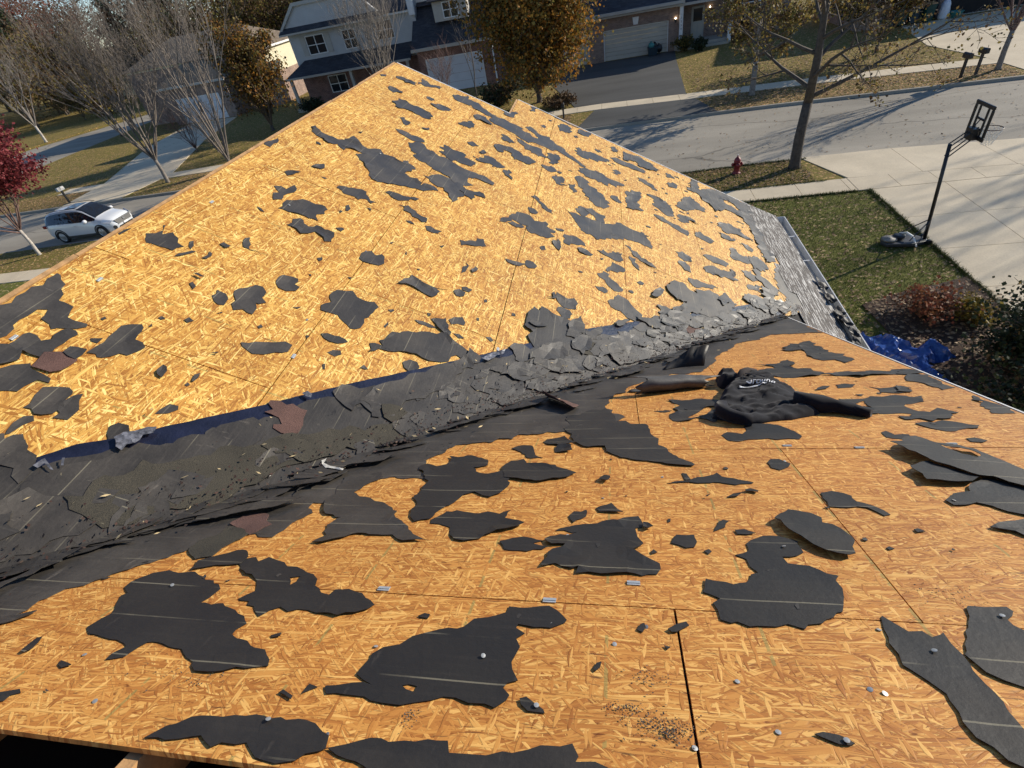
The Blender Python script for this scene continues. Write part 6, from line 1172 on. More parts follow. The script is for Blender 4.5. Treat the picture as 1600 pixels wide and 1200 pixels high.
# ------------------------------------------------------------------ trees
def bark(name, col, var=.35): return simple(name, col, .9, var, 9, bmp=.5)
BARK_GREY = bark('grey_bark', (.20, .175, .15)); BARK_DARK = bark('dark_bark', (.075, .060, .048)); BARK_PALE = bark('pale_bark', (.42, .38, .33)); TWIG = bark('twig_bark', (.165, .138, .115)); TWIG_RED = bark('reddish_twig_bark', (.14, .085, .07)); TWIG_BROWN = bark('brown_twig_bark', (.12, .085, .055))
def leaf_material(name, cols, rough=.65, trans=.25):
    m, nt, b = new_mat(name)
    gi = N(nt, 'ShaderNodeNewGeometry')
    c = ramp(nt, gi.outputs['Random Per Island'], [(i / (len(cols) - 1), k) for i, k in enumerate(cols)])
    L(nt, c, b.inputs['Base Color']); b.inputs['Roughness'].default_value = rough; b.inputs['Specular IOR Level'].default_value = .25
    tr = N(nt, 'ShaderNodeBsdfTranslucent'); L(nt, c, tr.inputs[0]); mx = N(nt, 'ShaderNodeMixShader'); mx.inputs[0].default_value = trans
    out = [n for n in nt.nodes if n.type == 'OUTPUT_MATERIAL'][0]
    L(nt, b.outputs[0], mx.inputs[1]); L(nt, tr.outputs[0], mx.inputs[2]); L(nt, mx.outputs[0], out.inputs[0]); return m
LF_ORANGE = leaf_material('orange_brown_leaves', [(.11, .08, .018), (.20, .12, .022), (.36, .17, .03), (.46, .21, .035), (.28, .11, .025)], trans=.42)
LF_OLIVE = leaf_material('olive_leaves', [(.09, .09, .025), (.16, .13, .035), (.26, .19, .05), (.15, .085, .03)], trans=.38)
LF_RED = leaf_material('crimson_leaves', [(.10, .018, .022), (.19, .03, .035), (.28, .06, .06), (.13, .02, .03)])
LF_RUST = leaf_material('rust_leaves', [(.13, .035, .02), (.22, .06, .03), (.09, .03, .02), (.28, .09, .04)])
LF_BROWN = leaf_material('brown_oak_leaves', [(.05, .032, .018), (.085, .05, .026), (.12, .07, .03), (.06, .035, .02)])
LF_PINE = leaf_material('pine_needles', [(.018, .032, .014), (.03, .048, .02), (.045, .06, .025)], trans=.1)
LF_DKGREEN = leaf_material('dark_evergreen_leaves', [(.012, .022, .010), (.022, .036, .014), (.04, .055, .024), (.015, .02, .012)], trans=.1)
LF_YELLOW = leaf_material('yellow_leaves', [(.28, .20, .03), (.20, .15, .03), (.13, .12, .03)])
LF_FIRE = leaf_material('burning_bush_leaves', [(.17, .05, .03), (.27, .085, .045), (.25, .13, .06), (.12, .04, .028)])
def rot_about(v, axis, a): return Matrix.Rotation(a, 3, axis) @ v
def grow(rng, base, height, spread, trunk_h, trunk_r, n_limbs, levels, up=.5, twig_r=.011, lean=(0, 0), wob=.12, kids=5, min_len=.35, start_frac=.25, ratio=.55, angle=(.35, .8), leader=0):
    """returns (trunk tubes, branch tubes, tips)"""
    trunk, br, tips = [], [], []
    def limb(p, d, length, r, lev):
        n = 5 if lev <= 1 else (4 if lev == 2 else 3)
        pts, rad = [p.copy()], [r]; q = p.copy(); dd = d.copy()
        for i in range(n):
            dd = (dd + Vector((rng.gauss(0, wob), rng.gauss(0, wob), rng.gauss(0, wob) * .5 + up * .12))).normalized()
            q = q + dd * (length / n); pts.append(q.copy()); rad.append(max(twig_r * .6, r * (1 - .82 * (i + 1) / n)))
        br.append((pts, rad, 5 if r > .05 else (4 if r > .025 else 3)))
        if lev >= levels or length < min_len:
            tips.extend(pts[1:]); return
        k = max(2, int(kids * (1 if lev < 2 else .8) + rng.random()))
        for j in range(k):
            t = start_frac + (1 - start_frac) * (j + rng.random()) / k; t = min(.98, t)
            i = min(n - 1, int(t * n)); f = t * n - i
            pp = pts[i].lerp(pts[i + 1], f); ax = (pts[i + 1] - pts[i]).normalized()
            perp = ax.orthogonal(); perp = rot_about(perp, ax, rng.uniform(0, 2 * pi))
            a = rng.uniform(*angle); nd = (ax * cos(a) + perp * sin(a)); nd = (nd + Vector((0, 0, up * .35))).normalized()
            limb(pp, nd, length * ratio * (1.15 - .5 * t) * rng.uniform(.75, 1.2), max(twig_r, rad[i] * .62), lev + 1)
    top = Vector(base) + Vector((lean[0], lean[1], trunk_h))
    tp = [Vector(base) - Vector((0, 0, .1)), Vector(base).lerp(top, .08), Vector(base).lerp(top, .5) + Vector((rng.gauss(0, .03), rng.gauss(0, .03), 0)), top]
    trunk.append((tp, [trunk_r * 1.35, trunk_r * 1.05, trunk_r * .95, trunk_r * .85], 9))
    if leader:
        lp = [top]; q = top.copy()
        for i in range(5): q = q + Vector((rng.gauss(0, .07), rng.gauss(0, .07), leader / 5)); lp.append(q)
        trunk.append((lp, [trunk_r * .85, trunk_r * .72, trunk_r * .55, trunk_r * .4, trunk_r * .25, trunk_r * .1], 8))
        for i in range(n_limbs):
            t = (i + rng.random() * .8) / n_limbs; j = min(4, int(t * 5)); p = lp[j].lerp(lp[j + 1], t * 5 - j)
            a = i * 2.4 + rng.uniform(-.4, .4); sp = spread * (1.15 - .75 * t); d = Vector((cos(a) * sp, sin(a) * sp, .55 + .5 * t)).normalized()
            limb(p, d, (height - trunk_h) * .5 * (1.1 - .75 * t) * rng.uniform(.8, 1.15), trunk_r * (.46 - .3 * t), 1)
        return trunk, br, tips
    for i in range(n_limbs):
        a = 2 * pi * (i + rng.uniform(-.3, .3)) / n_limbs
        t = rng.uniform(.1, 1.0) if i else 0.0
        d = Vector((cos(a) * spread * t, sin(a) * spread * t, 1.0)).normalized()
        start = top - Vector((0, 0, rng.uniform(0, .25) * trunk_h * .6)) if i else top
        limb(start, d, (height - trunk_h) * rng.uniform(.72, 1.0), trunk_r * rng.uniform(.35, .6), 1)
    return trunk, br, tips
def leaf_mesh(rng, tips, count, size, jitter, droop=.3):
    m = MB()
    for i in range(count):
        p = rng.choice(tips) + Vector((rng.gauss(0, jitter), rng.gauss(0, jitter), rng.gauss(0, jitter)))
        a = Vector((rng.gauss(0, 1), rng.gauss(0, 1), rng.gauss(0, 1) - droop)).normalized(); b = a.orthogonal(); b = rot_about(b, a, rng.uniform(0, 6.28)); s = size * rng.uniform(.6, 1.3)
        m.v += [tuple(p), tuple(p + a * s * .5 + b * s * .33), tuple(p + a * s), tuple(p + a * s * .5 - b * s * .33)]
        o = len(m.v) - 4; m.f.append((o, o + 1, o + 2, o + 3))
    return m
def make_tree(name, label, loc, seed, bark_m, twig_m, leaves=None, cat='tree', group=None, **kw):
    rng = random.Random(seed); root = thing(name, label, cat, loc, 0, group)
    tr, br, tips = grow(rng, (0, 0, 0), **kw)
    m = MB()
    for p, r, n in tr: m.tube(p, r, n)
    m.build('trunk', bark_m, root, True)
    m = MB()
    for p, r, n in br: m.tube(p, r, n, cap=False)
    c = m.build('branches', twig_m, root, True)
    if leaves:
        for (mat, cnt, size, jit) in leaves:
            o = leaf_mesh(rng, tips, cnt, size, jit).build('leaves', mat, root); o['kind'] = 'stuff'
    return root
VASE = dict(height=9.8, spread=.68, trunk_h=1.5, trunk_r=.13, n_limbs=12, levels=4, up=.6, twig_r=.009, wob=.10, kids=7, ratio=.52, angle=(.25, .62))
make_tree('bare_tree', 'bare vase shaped street tree with a pale trunk beside the left driveway', (-29.9, 31.9, 0), 3, BARK_GREY, TWIG, **VASE)
make_tree('bare_tree', 'bare many stemmed tree just left of the roof ridge in front of the tan roofs', (-25.6, 33.2, 0), 8, BARK_GREY, TWIG, height=10.5, spread=.5, trunk_h=.5, trunk_r=.14, n_limbs=9, levels=4, up=.7, twig_r=.010, wob=.08, kids=6, ratio=.5, angle=(.25, .6))
make_tree('birch_tree', 'bare clump of pale slender stems in front of the grey two storey house', (-16.8, 43.0, 0), 14, BARK_PALE, BARK_GREY, height=9.4, spread=.62, trunk_h=.25, trunk_r=.10, n_limbs=17, levels=4, up=.75, twig_r=.009, wob=.08, kids=6, ratio=.44, angle=(.25, .6))
make_tree('sapling', 'thin bare sapling in front of the white garage door', (-9.7, 42.0, 0), 15, BARK_DARK, TWIG, height=6.8, spread=.3, trunk_h=1.2, trunk_r=.06, n_limbs=4, levels=3, up=.7, twig_r=.011, wob=.1, kids=4, angle=(.3, .8))
make_tree('pear_tree', 'big dense tree in orange and green leaf standing left of the asphalt drive', (-4.75, 39.3, 0), 21, BARK_DARK, TWIG_BROWN, [(LF_ORANGE, 26000, .19, .30), (LF_OLIVE, 16000, .18, .30)], height=8.2, spread=.80, trunk_h=.5, trunk_r=.2, n_limbs=26, levels=3, up=.5, wob=.09, kids=7, ratio=.52, angle=(.4, .9), start_frac=.05)
make_tree('pear_tree', 'narrow brown leaved tree between the tan roofs and the grey house', (-28.0, 43.5, 0), 27, BARK_DARK, TWIG_BROWN, [(LF_ORANGE, 5000, .18, .22), (LF_BROWN, 6000, .18, .22), (LF_OLIVE, 6000, .17, .25)], height=6.9, spread=.52, trunk_h=.4, trunk_r=.14, n_limbs=15, levels=3, up=.6, wob=.09, kids=6, ratio=.48, angle=(.4, .85), start_frac=.1)
make_tree('street_tree', 'tall thinning street tree with a stout trunk on the verge beside the red hydrant', (6.95, 21.7, 0), 33, BARK_DARK, BARK_DARK, [(LF_OLIVE, 2600, .10, .10), (LF_BROWN, 1200, .10, .1)], height=9.4, spread=1.2, trunk_h=2.3, trunk_r=.19, n_limbs=18, leader=6.6, levels=4, up=.06, twig_r=.009, wob=.13, kids=5, ratio=.52, angle=(.4, 1.0), lean=(.05, 0))
make_tree('street_tree', 'smaller street tree with thin yellow brown leaves across the street', (7.75, 33.3, 0), 37, BARK_GREY, TWIG_BROWN, [(LF_OLIVE, 3600, .13, .15), (LF_BROWN, 2000, .12, .15), (LF_YELLOW, 500, .12, .15)], height=6.4, spread=1.2, trunk_h=1.7, trunk_r=.15, n_limbs=18, leader=4.2, levels=4, up=.12, wob=.12, kids=5, ratio=.5, angle=(.4, .95))
make_tree('bare_tree', 'small bare rounded tree behind the paired mailboxes at the right edge', (18.6, 31.7, 0), 41, BARK_GREY, TWIG_RED, height=5.6, spread=1.0, trunk_h=1.6, trunk_r=.12, n_limbs=9, levels=4, up=.45, wob=.1, kids=5, ratio=.52, angle=(.3, .75))
make_tree('maple_tree', 'small crimson maple on the near verge beside the parked white car', (-29.9, 21.2, 0), 45, BARK_PALE, TWIG_RED, [(LF_RED, 20000, .14, .26)], height=5.9, spread=1.35, trunk_h=1.35, trunk_r=.085, n_limbs=10, levels=3, up=.25, wob=.1, kids=6, ratio=.55, angle=(.4, .9), lean=(-.15, .1))
make_tree('bare_tree', 'tall bare tree across the street right of the picture, its shadow on the driveway', (38.5, 32.0, 0), 47, BARK_GREY, TWIG, height=16, spread=.75, trunk_h=3, trunk_r=.2, n_limbs=9, levels=3, up=.5, twig_r=.012, wob=.1, kids=6, angle=(.3, .7))
make_tree('bare_tree', 'slender pale barked bare tree at the corner of the side street', (-66.5, 57.0, 0), 49, BARK_PALE, BARK_GREY, height=9.0, spread=.5, trunk_h=1.8, trunk_r=.14, n_limbs=7, levels=4, up=.6, twig_r=.016, wob=.1, kids=5, angle=(.3, .7))
make_tree('small_tree', 'little tree with a few yellow leaves beside the side street', (-51.5, 52.5, 0), 51, BARK_DARK, TWIG_BROWN, [(LF_YELLOW, 900, .2, .25), (LF_BROWN, 1400, .2, .25)], height=4.6, spread=.9, trunk_h=1.2, trunk_r=.08, n_limbs=8, levels=3, up=.3, twig_r=.014, kids=5)
make_tree('bare_shrub', 'purple brown twiggy shrub beside the left garage drive', (-33.2, 40.0, 0), 55, TWIG_RED, TWIG_RED, cat='shrub', height=3.4, spread=.9, trunk_h=.2, trunk_r=.05, n_limbs=14, levels=3, up=.3, twig_r=.010, kids=6, angle=(.3, .7))
make_tree('bare_shrub', 'grey twiggy shrub in front of the tan garage wing', (-30.2, 38.5, 0), 56, TWIG, TWIG, cat='shrub', height=3.8, spread=.8, trunk_h=.2, trunk_r=.05, n_limbs=14, levels=3, up=.4, twig_r=.010, kids=6, angle=(.3, .7))
make_tree('bare_shrub', 'low bare shrub under the birch stems by the roof peak', (-12.5, 44.0, 0), 57, TWIG_RED, TWIG_RED, cat='shrub', height=3.6, spread=.7, trunk_h=.2, trunk_r=.05, n_limbs=12, levels=3, up=.4, twig_r=.010, kids=5, angle=(.3, .7))
make_tree('leafy_tree', 'low green and tan leaved tree in front of the trash carts', (15.9, 39.0, 0), 61, BARK_DARK, TWIG_BROWN, [(LF_OLIVE, 4200, .15, .2), (LF_BROWN, 2600, .14, .2), (LF_DKGREEN, 1500, .15, .2)], height=4.4, spread=1.0, trunk_h=.6, trunk_r=.1, n_limbs=12, levels=3, up=.25, kids=6, angle=(.4, .9))
# the wood behind: four kinds, copied as individuals
protos = []
def proto(*a, **k):
    t = make_tree(*a, **k); protos.append(t); return t
P1 = proto('background_tree', 'tall brown bare tree in the wood behind the houses', (-92, 98, 0), 71, BARK_DARK, TWIG_BROWN, [(LF_BROWN, 1500, .35, .5)], group='brown trees in the wood behind', height=13, spread=.8, trunk_h=1.5, trunk_r=.25, n_limbs=10, levels=4, up=.4, twig_r=.035, wob=.1, kids=5, min_len=.8, angle=(.3, .8))
P2 = proto('oak_tree', 'rust red oak rising above the wood at the upper left corner', (-107, 99, 0), 72, BARK_DARK, TWIG_BROWN, [(LF_RUST, 5200, .42, .55)], group='rust red oaks at the upper left', height=17.5, spread=.8, trunk_h=2.5, trunk_r=.3, n_limbs=9, levels=3, up=.35, twig_r=.04, kids=6, min_len=.8, angle=(.4, .9))
P3 = proto('olive_tree', 'dense olive brown thicket tree at the edge of the wood', (-86, 80, 0), 73, BARK_DARK, TWIG_BROWN, [(LF_BROWN, 3000, .32, .6), (LF_OLIVE, 3200, .32, .6)], group='olive thicket trees at the wood edge', height=9.0, spread=.9, trunk_h=.5, trunk_r=.18, n_limbs=12, levels=3, up=.3, twig_r=.03, kids=6, min_len=.6, angle=(.4, .9))
def conifer(label, loc, h, seed):
    rng = random.Random(seed); root = thing('pine_tree', label, 'tree', loc, 0, 'dark pines in the wood behind')
    MB().tube([(0, 0, -.1), (0, 0, h * .5), (0, 0, h)], [.28, .17, .03], 7).build('trunk', BARK_DARK, root, True)
    br, tips = MB(), []
    for i in range(46):
        z = h * (.16 + .82 * i / 46); L_ = (h - z) * .34 + .35; a = i * 2.4 + rng.uniform(-.3, .3); L_ *= rng.uniform(.7, 1.15)
        d = Vector((cos(a), sin(a), rng.uniform(-.12, .25))); pts = [Vector((0, 0, z)) + d * L_ * t for t in (0, .35, .7, 1.0)]
        br.tube(pts, [.05, .035, .02, .008], 3, cap=False); tips += [pts[1], pts[2], pts[2], pts[3], pts[3], pts[1].lerp(pts[2], .5)]
    br.build('branches', BARK_DARK, root, True)
    o = leaf_mesh(rng, tips, 3600, .34, .28, 0).build('needles', LF_PINE, root); o['kind'] = 'stuff'
    return root
P4 = conifer('dark green pine showing between the bare crowns of the wood', (-97, 112, 0), 15.5, 75)
rng = random.Random(77)
spots = {0: [], 1: [(-118, 90), (-124, 104), (-113, 112), (-116, 80)], 2: [], 3: []}
for i in range(30): spots[0].append((-128 + i * 4.6 + rng.uniform(-2, 2), 92 + rng.uniform(0, 26)))
for i in range(22): spots[2].append((-122 + i * 4.4 + rng.uniform(-1.5, 1.5), (70 if i < 13 else 80) + rng.uniform(0, 14)))
for i in range(20): spots[3].append((-108 + i * 6.2 + rng.uniform(-2.5, 2.5), 92 + rng.uniform(0, 22)))
for k, lst in spots.items():
    src = (P1, P2, P3, P4)[k]
    for (x, y) in lst:
        c = copy_tree(src); s = rng.uniform(.8, 1.15) * (.55 if -1.06 < x / y < -.80 and y > 66 and k != 1 else 1.0)
        c.matrix_basis = Matrix.Translation((x + rng.uniform(-1, 1), y + rng.uniform(-1, 1), 0)) @ Matrix.Rotation(rng.uniform(0, 6.28), 4, 'Z') @ Matrix.Diagonal((s, s, s, 1))
# ------------------------------------------------------------------ shrubs
def shrub(name, label, loc, r, h, mats, seed, size=.09, stems=16, cat='shrub', twig=TWIG_BROWN):
    rng = random.Random(seed); root = thing(name, label, cat, loc)
    tw, tips = MB(), []
    for i in range(stems):
        a = rng.uniform(0, 6.28); t = math.sqrt(rng.random()); e = Vector((cos(a) * r * t, sin(a) * r * t, h * rng.uniform(.65, 1.0) * (1 - .35 * t * t)))
        mid = e * .5 + Vector((rng.gauss(0, .06), rng.gauss(0, .06), h * .08)); pts = [Vector((cos(a) * .05, sin(a) * .05, 0)), mid, e]
        tw.tube(pts, [.014, .01, .004], 3, cap=False)
        for k in range(5):
            s0 = pts[0].lerp(mid, .5) if k == 0 else mid.lerp(e, (k - 1) / 4); q = s0 + Vector((rng.gauss(0, r * .22), rng.gauss(0, r * .22), abs(rng.gauss(0, h * .12))))
            tw.tube([s0, q], [.006, .003], 3, cap=False); tips += [s0, q, s0.lerp(q, .5)]
    tw.build('stems', twig, root)
    for (mat, cnt) in mats:
        o = leaf_mesh(rng, tips, cnt, size, r * .09, .0).build('leaves', mat, root); o['kind'] = 'stuff'
    return root
shrub('burning_bush', 'bright red leaved shrub in the mulch bed beside the driveway', (7.2, 11.3, 0), .8, .62, [(LF_FIRE, 1700)], 91, .075, 26)
shrub('grass_clump', 'yellow green leaved clump right beside the bright red shrub', (7.95, 11.0, 0), .5, .5, [(LF_YELLOW, 1600), (LF_OLIVE, 500)], 92, .07, 18)
shrub('evergreen_shrub', 'large dark evergreen shrub at the right edge below the driveway', (8.9, 8.3, 0), 2.2, 2.9, [(LF_DKGREEN, 15000), (LF_OLIVE, 900)], 93, .085, 60, twig=BARK_DARK)
shrub('evergreen_shrub', 'dark shrub spreading along the house wall beside the roof edge', (6.9, 6.3, 0), 1.7, 1.8, [(LF_DKGREEN, 10500), (LF_BROWN, 900)], 94, .085, 50, twig=BARK_DARK)
shrub('evergreen_shrub', 'dark rounded shrub between the tarp and the big evergreen', (8.35, 9.3, 0), 1.15, 1.1, [(LF_DKGREEN, 6200), (LF_BROWN, 700)], 95, .08, 34, twig=BARK_DARK)
shrub('tall_shrub', 'leggy shrub with loose dark leaves in front of the driveway slabs', (9.6, 10.3, 0), .75, 2.3, [(LF_DKGREEN, 1100), (LF_OLIVE, 250)], 96, .085, 16)
shrub('boxwood', 'pale green rounded shrub at the foot of the brick porch post', (5.95, 49.4, 0), .75, 1.1, [(LF_OLIVE, 1800), (LF_DKGREEN, 900)], 97, .12, 20)
shrub('boxwood', 'dark low shrub right of the pale green one at the brick porch', (7.0, 48.7, 0), .65, .9, [(LF_DKGREEN, 1900)], 98, .12, 18)
shrub('hedge_shrub', 'dark low shrub under the orange pear tree', (-7.6, 40.2, 0), 1.6, 1.5, [(LF_DKGREEN, 2600), (LF_BROWN, 1800)], 99, .14, 36)
shrub('hedge_shrub', 'brown leaf heaped shrub at the sidewalk under the orange pear tree', (-3.2, 37.3, 0), 1.2, .7, [(LF_BROWN, 2600)], 100, .12, 26)
shrub('hedge_shrub', 'dark evergreen shrub at the corner of the grey porch', (-26.5, 48.6, 0), 1.2, 1.2, [(LF_DKGREEN, 2200)], 101, .14, 22)
shrub('hedge_shrub', 'brown shrub at the front wall right of the brick porch', (10.5, 51.0, 0), 1.2, 1.4, [(LF_BROWN, 1500), (LF_RUST, 700)], 102, .13, 24)
# ------------------------------------------------------------------ grass blades and fallen leaves
def scatter(name, mat, n, fn, seed, size, flat_=True, blade=False):
    rng = random.Random(seed); m = MB()
    for i in range(n):
        p = fn(rng)
        if p is None: continue
        x, y, z = p; a = rng.uniform(0, 6.28)
        if blade:
            h = size * rng.uniform(.6, 1.4); w = size * .12; dx, dy = cos(a), sin(a); lx, ly = rng.gauss(0, .5) * h, rng.gauss(0, .5) * h
            m.add([(x - dx * w, y - dy * w, z), (x + dx * w, y + dy * w, z), (x + lx, y + ly, z + h)], [(0, 1, 2)])
        else:
            s = size * rng.uniform(.6, 1.35); t = rng.uniform(-.5, .5); u = Vector((cos(a), sin(a), t * .6)) * s; v = Vector((-sin(a), cos(a), rng.uniform(-.4, .4))) * s * .7; c = Vector((x, y, z + .03))
            m.add([c - u * .5, c + v * .4, c + u * .5, c - v * .4], [(0, 1, 2, 3)])
    return tag(m.build(name, mat), kind='stuff')
LF_FALL = leaf_material('fallen_leaves', [(.14, .075, .04), (.24, .14, .07), (.36, .25, .13), (.20, .09, .05), (.42, .31, .18)], trans=.05)
GRASS_B = leaf_material('grass_blades', [(.035, .055, .012), (.06, .085, .018), (.09, .10, .025), (.05, .06, .02)], trans=.15)
def near_lawn(r):
    y = r.uniform(10.5, 18.9); x = r.uniform(3.4, 8.85 - .028 * (y - 10)); return (x, y, 0)
def near_verge(r):
    x = r.uniform(2.0, 7.3); return (x, r.uniform(SNF(x), YN(x) - .2), .004)
def far_verge(r):
    x = r.choice([r.uniform(5.3, 19), r.uniform(5.3, 19), r.uniform(-6, -2.3), r.uniform(-52, -37), r.uniform(-31, -20)]); return (x, r.uniform(YF(x) + .2, FSN(x)), .004)
def far_lawn(r):
    x = r.choice([r.uniform(5, 18.5), r.uniform(5, 18.5), r.uniform(-52, -38)]); return (x, FSN(x) + 1.3 + abs(r.gauss(0, 5)), 0)
scatter('grass', GRASS_B, 30000, near_lawn, 1, .05, blade=True)
scatter('grass', GRASS_B, 9000, near_verge, 2, .05, blade=True)
def lawn_edge(r):
    y = r.uniform(10.5, 18.9); return (8.85 - .028 * (y - 10) + r.gauss(-.02, .035), y, 0) if r.random() < .7 else (r.uniform(3.4, 8.2), 18.88 + r.gauss(-.02, .03), 0)
def verge_edge(r):
    x = r.uniform(2.5, 7.6); return (x, r.choice([SNF(x) + r.gauss(.0, .03), YN(x) - .16 + r.gauss(-.02, .03)]), .004)
scatter('grass', GRASS_B, 6000, lawn_edge, 11, .075, blade=True)
scatter('grass', GRASS_B, 3500, verge_edge, 12, .07, blade=True)
scatter('fallen_leaves', LF_FALL, 1300, near_lawn, 3, .075)
scatter('fallen_leaves', LF_FALL, 1500, near_verge, 4, .085)
scatter('fallen_leaves', LF_FALL, 7000, far_verge, 5, .10)
scatter('fallen_leaves', LF_FALL, 6500, far_lawn, 6, .11)
scatter('fallen_leaves', LF_FALL, 2200, lambda r: (r.uniform(6.0, 9.2), r.uniform(5, 12.3), .015), 8, .07)
scatter('fallen_leaves', LF_FALL, 500, lambda r: (lambda x: (x, r.uniform(YN(x) + .5, YF(x) - .4), -.125))(r.uniform(2, 20)), 9, .09)
# ------------------------------------------------------------------ parked car
CARW = None
mC, ntC, bC = new_mat('white_car_paint'); bC.inputs['Base Color'].default_value = (.66, .68, .70, 1); bC.inputs['Roughness'].default_value = .25; bC.inputs['Coat Weight'].default_value = .6; bC.inputs['Coat Roughness'].default_value = .05
mCG, ntCG, bCG = new_mat('tinted_car_glass'); bCG.inputs['Base Color'].default_value = (.012, .014, .018, 1); bCG.inputs['Roughness'].default_value = .04; bCG.inputs['Specular IOR Level'].default_value = .7
RUBBER = simple('tyre_rubber', (.014, .014, .014), .85, .2, 20); TRIMBLK = simple('black_car_trim', (.018, .018, .019), .5, .2, 10); ALLOY = simple('grey_alloy', (.36, .37, .38), .35, .1, 9, metal=.8)
HEADL = simple('clear_headlight', (.55, .58, .62), .12, .1, 9, metal=.3); TAILL = simple('red_tail_light', (.25, .01, .012), .25, .1, 9)
CAR = thing('parked_car', 'white compact crossover parked at the near kerb beside the crimson maple', 'car', (-28.45, 23.72, -.118), radians(1.5))
# stations: x, z_bottom, half width, z_belt, roof z, roof half width
ST = [(-2.12, .50, .62, .86, .90, .60), (-2.08, .34, .78, .93, 1.10, .66), (-1.98, .30, .84, .97, 1.30, .64), (-1.75, .26, .87, .99, 1.50, .62), (-1.45, .24, .885, .99, 1.575, .62), (-1.0, .22, .89, .98, 1.61, .625), (-.5, .21, .89, .965, 1.62, .63), (0, .21, .89, .95, 1.615, .63), (.35, .21, .89, .94, 1.585, .62), (.62, .21, .89, .935, 1.50, .62), (.95, .22, .885, .95, 1.27, .66), (1.25, .22, .88, .965, 1.075, .70), (1.42, .23, .87, .93, 1.03, .66), (1.7, .24, .85, .87, .985, .62), (1.95, .26, .80, .80, .92, .60), (2.10, .30, .70, .70, .82, .55), (2.18, .36, .55, .58, .66, .45)]
def sect(st):
    x, zb, w, zbelt, zr, wr = st
    return [(x, -w * .9, zb), (x, -w, zb + .16), (x, -w * 1.0, (zb + zbelt) / 2 + .04), (x, -w * .965, zbelt), (x, -wr, zr - .035), (x, -wr * .82, zr), (x, 0, zr + .02), (x, wr * .82, zr), (x, wr, zr - .035), (x, w * .965, zbelt), (x, w, (zb + zbelt) / 2 + .04), (x, w, zb + .16), (x, w * .9, zb)]
body = MB(); glass = {}
S_ = [sect(s) for s in ST]; k = 13
for s in S_: body.v += s
for i in range(len(ST) - 1):
    for j in range(k - 1):
        body.f.append((i * k + j, (i + 1) * k + j, (i + 1) * k + j + 1, i * k + j + 1))
    body.f.append((i * k + k - 1, (i + 1) * k + k - 1, (i + 1) * k, i * k))
body.f.append(tuple(range(k))); body.f.append(tuple(range(len(ST) * k - 1, (len(ST) - 1) * k - 1, -1)))
bo = body.build('body', mC, CAR, True)
def gpanel(name, pts, mat=mCG, parent=CAR): MB().slab(pts, .006).build(name, mat, parent)
def lerp3(a, b, t): return tuple(a[i] + (b[i] - a[i]) * t for i in range(3))
def side_glass(i0, i1, t0a, t1a, sgn):
    bot, top = [], []
    for i in range(i0, i1 + 1):
        s = S_[i]; a, b = (s[3], s[4]) if sgn < 0 else (s[9], s[8])
        o = .012 * sgn
        bot.append((a[0], lerp3(a, b, .06)[1] + o, lerp3(a, b, .06)[2])); top.append((a[0], lerp3(a, b, .90)[1] + o, lerp3(a, b, .90)[2]))
    m = MB(); n = len(bot); m.v += bot + top
    for i in range(n - 1): m.f.append((i, i + 1, n + i + 1, n + i) if sgn < 0 else (i + 1, i, n + i, n + i + 1))
    return m
for sgn in (-1, 1):
    side_glass(2, 6, 0, 0, sgn).build('side_window', mCG, CAR); side_glass(6, 9, 0, 0, sgn).build('side_window', mCG, CAR)
    side_glass(9, 11, 0, 0, sgn).build('side_window', mCG, CAR)
m = MB(); prof = [(9, .10), (10, .0), (11, -.1)]
ws = []
for i in (8, 9, 10, 11):
    s = S_[i]; ws.append([(s[4][0], s[4][1] * .96, s[4][2] + .022), (s[5][0], s[5][1], s[5][2] + .016), (s[6][0], 0, s[6][2] + .016), (s[7][0], s[7][1], s[7][2] + .016), (s[8][0], s[8][1] * .96, s[8][2] + .022)])
for r in ws: m.v += r
for i in range(3):
    for j in range(4): m.f.append((i * 5 + j, (i + 1) * 5 + j, (i + 1) * 5 + j + 1, i * 5 + j + 1))
m.build('windscreen', mCG, CAR)
MB().box(-.55, .2, -.40, .40, 1.636, 1.645).build('sunroof', mCG, CAR)
m = MB(); m.v += [(-2.09, -.55, 1.13), (-2.09, .55, 1.13), (-1.80, .56, 1.49), (-1.80, -.56, 1.49)]; m.f.append((0, 3, 2, 1)); m.build('rear_window', mCG, CAR)
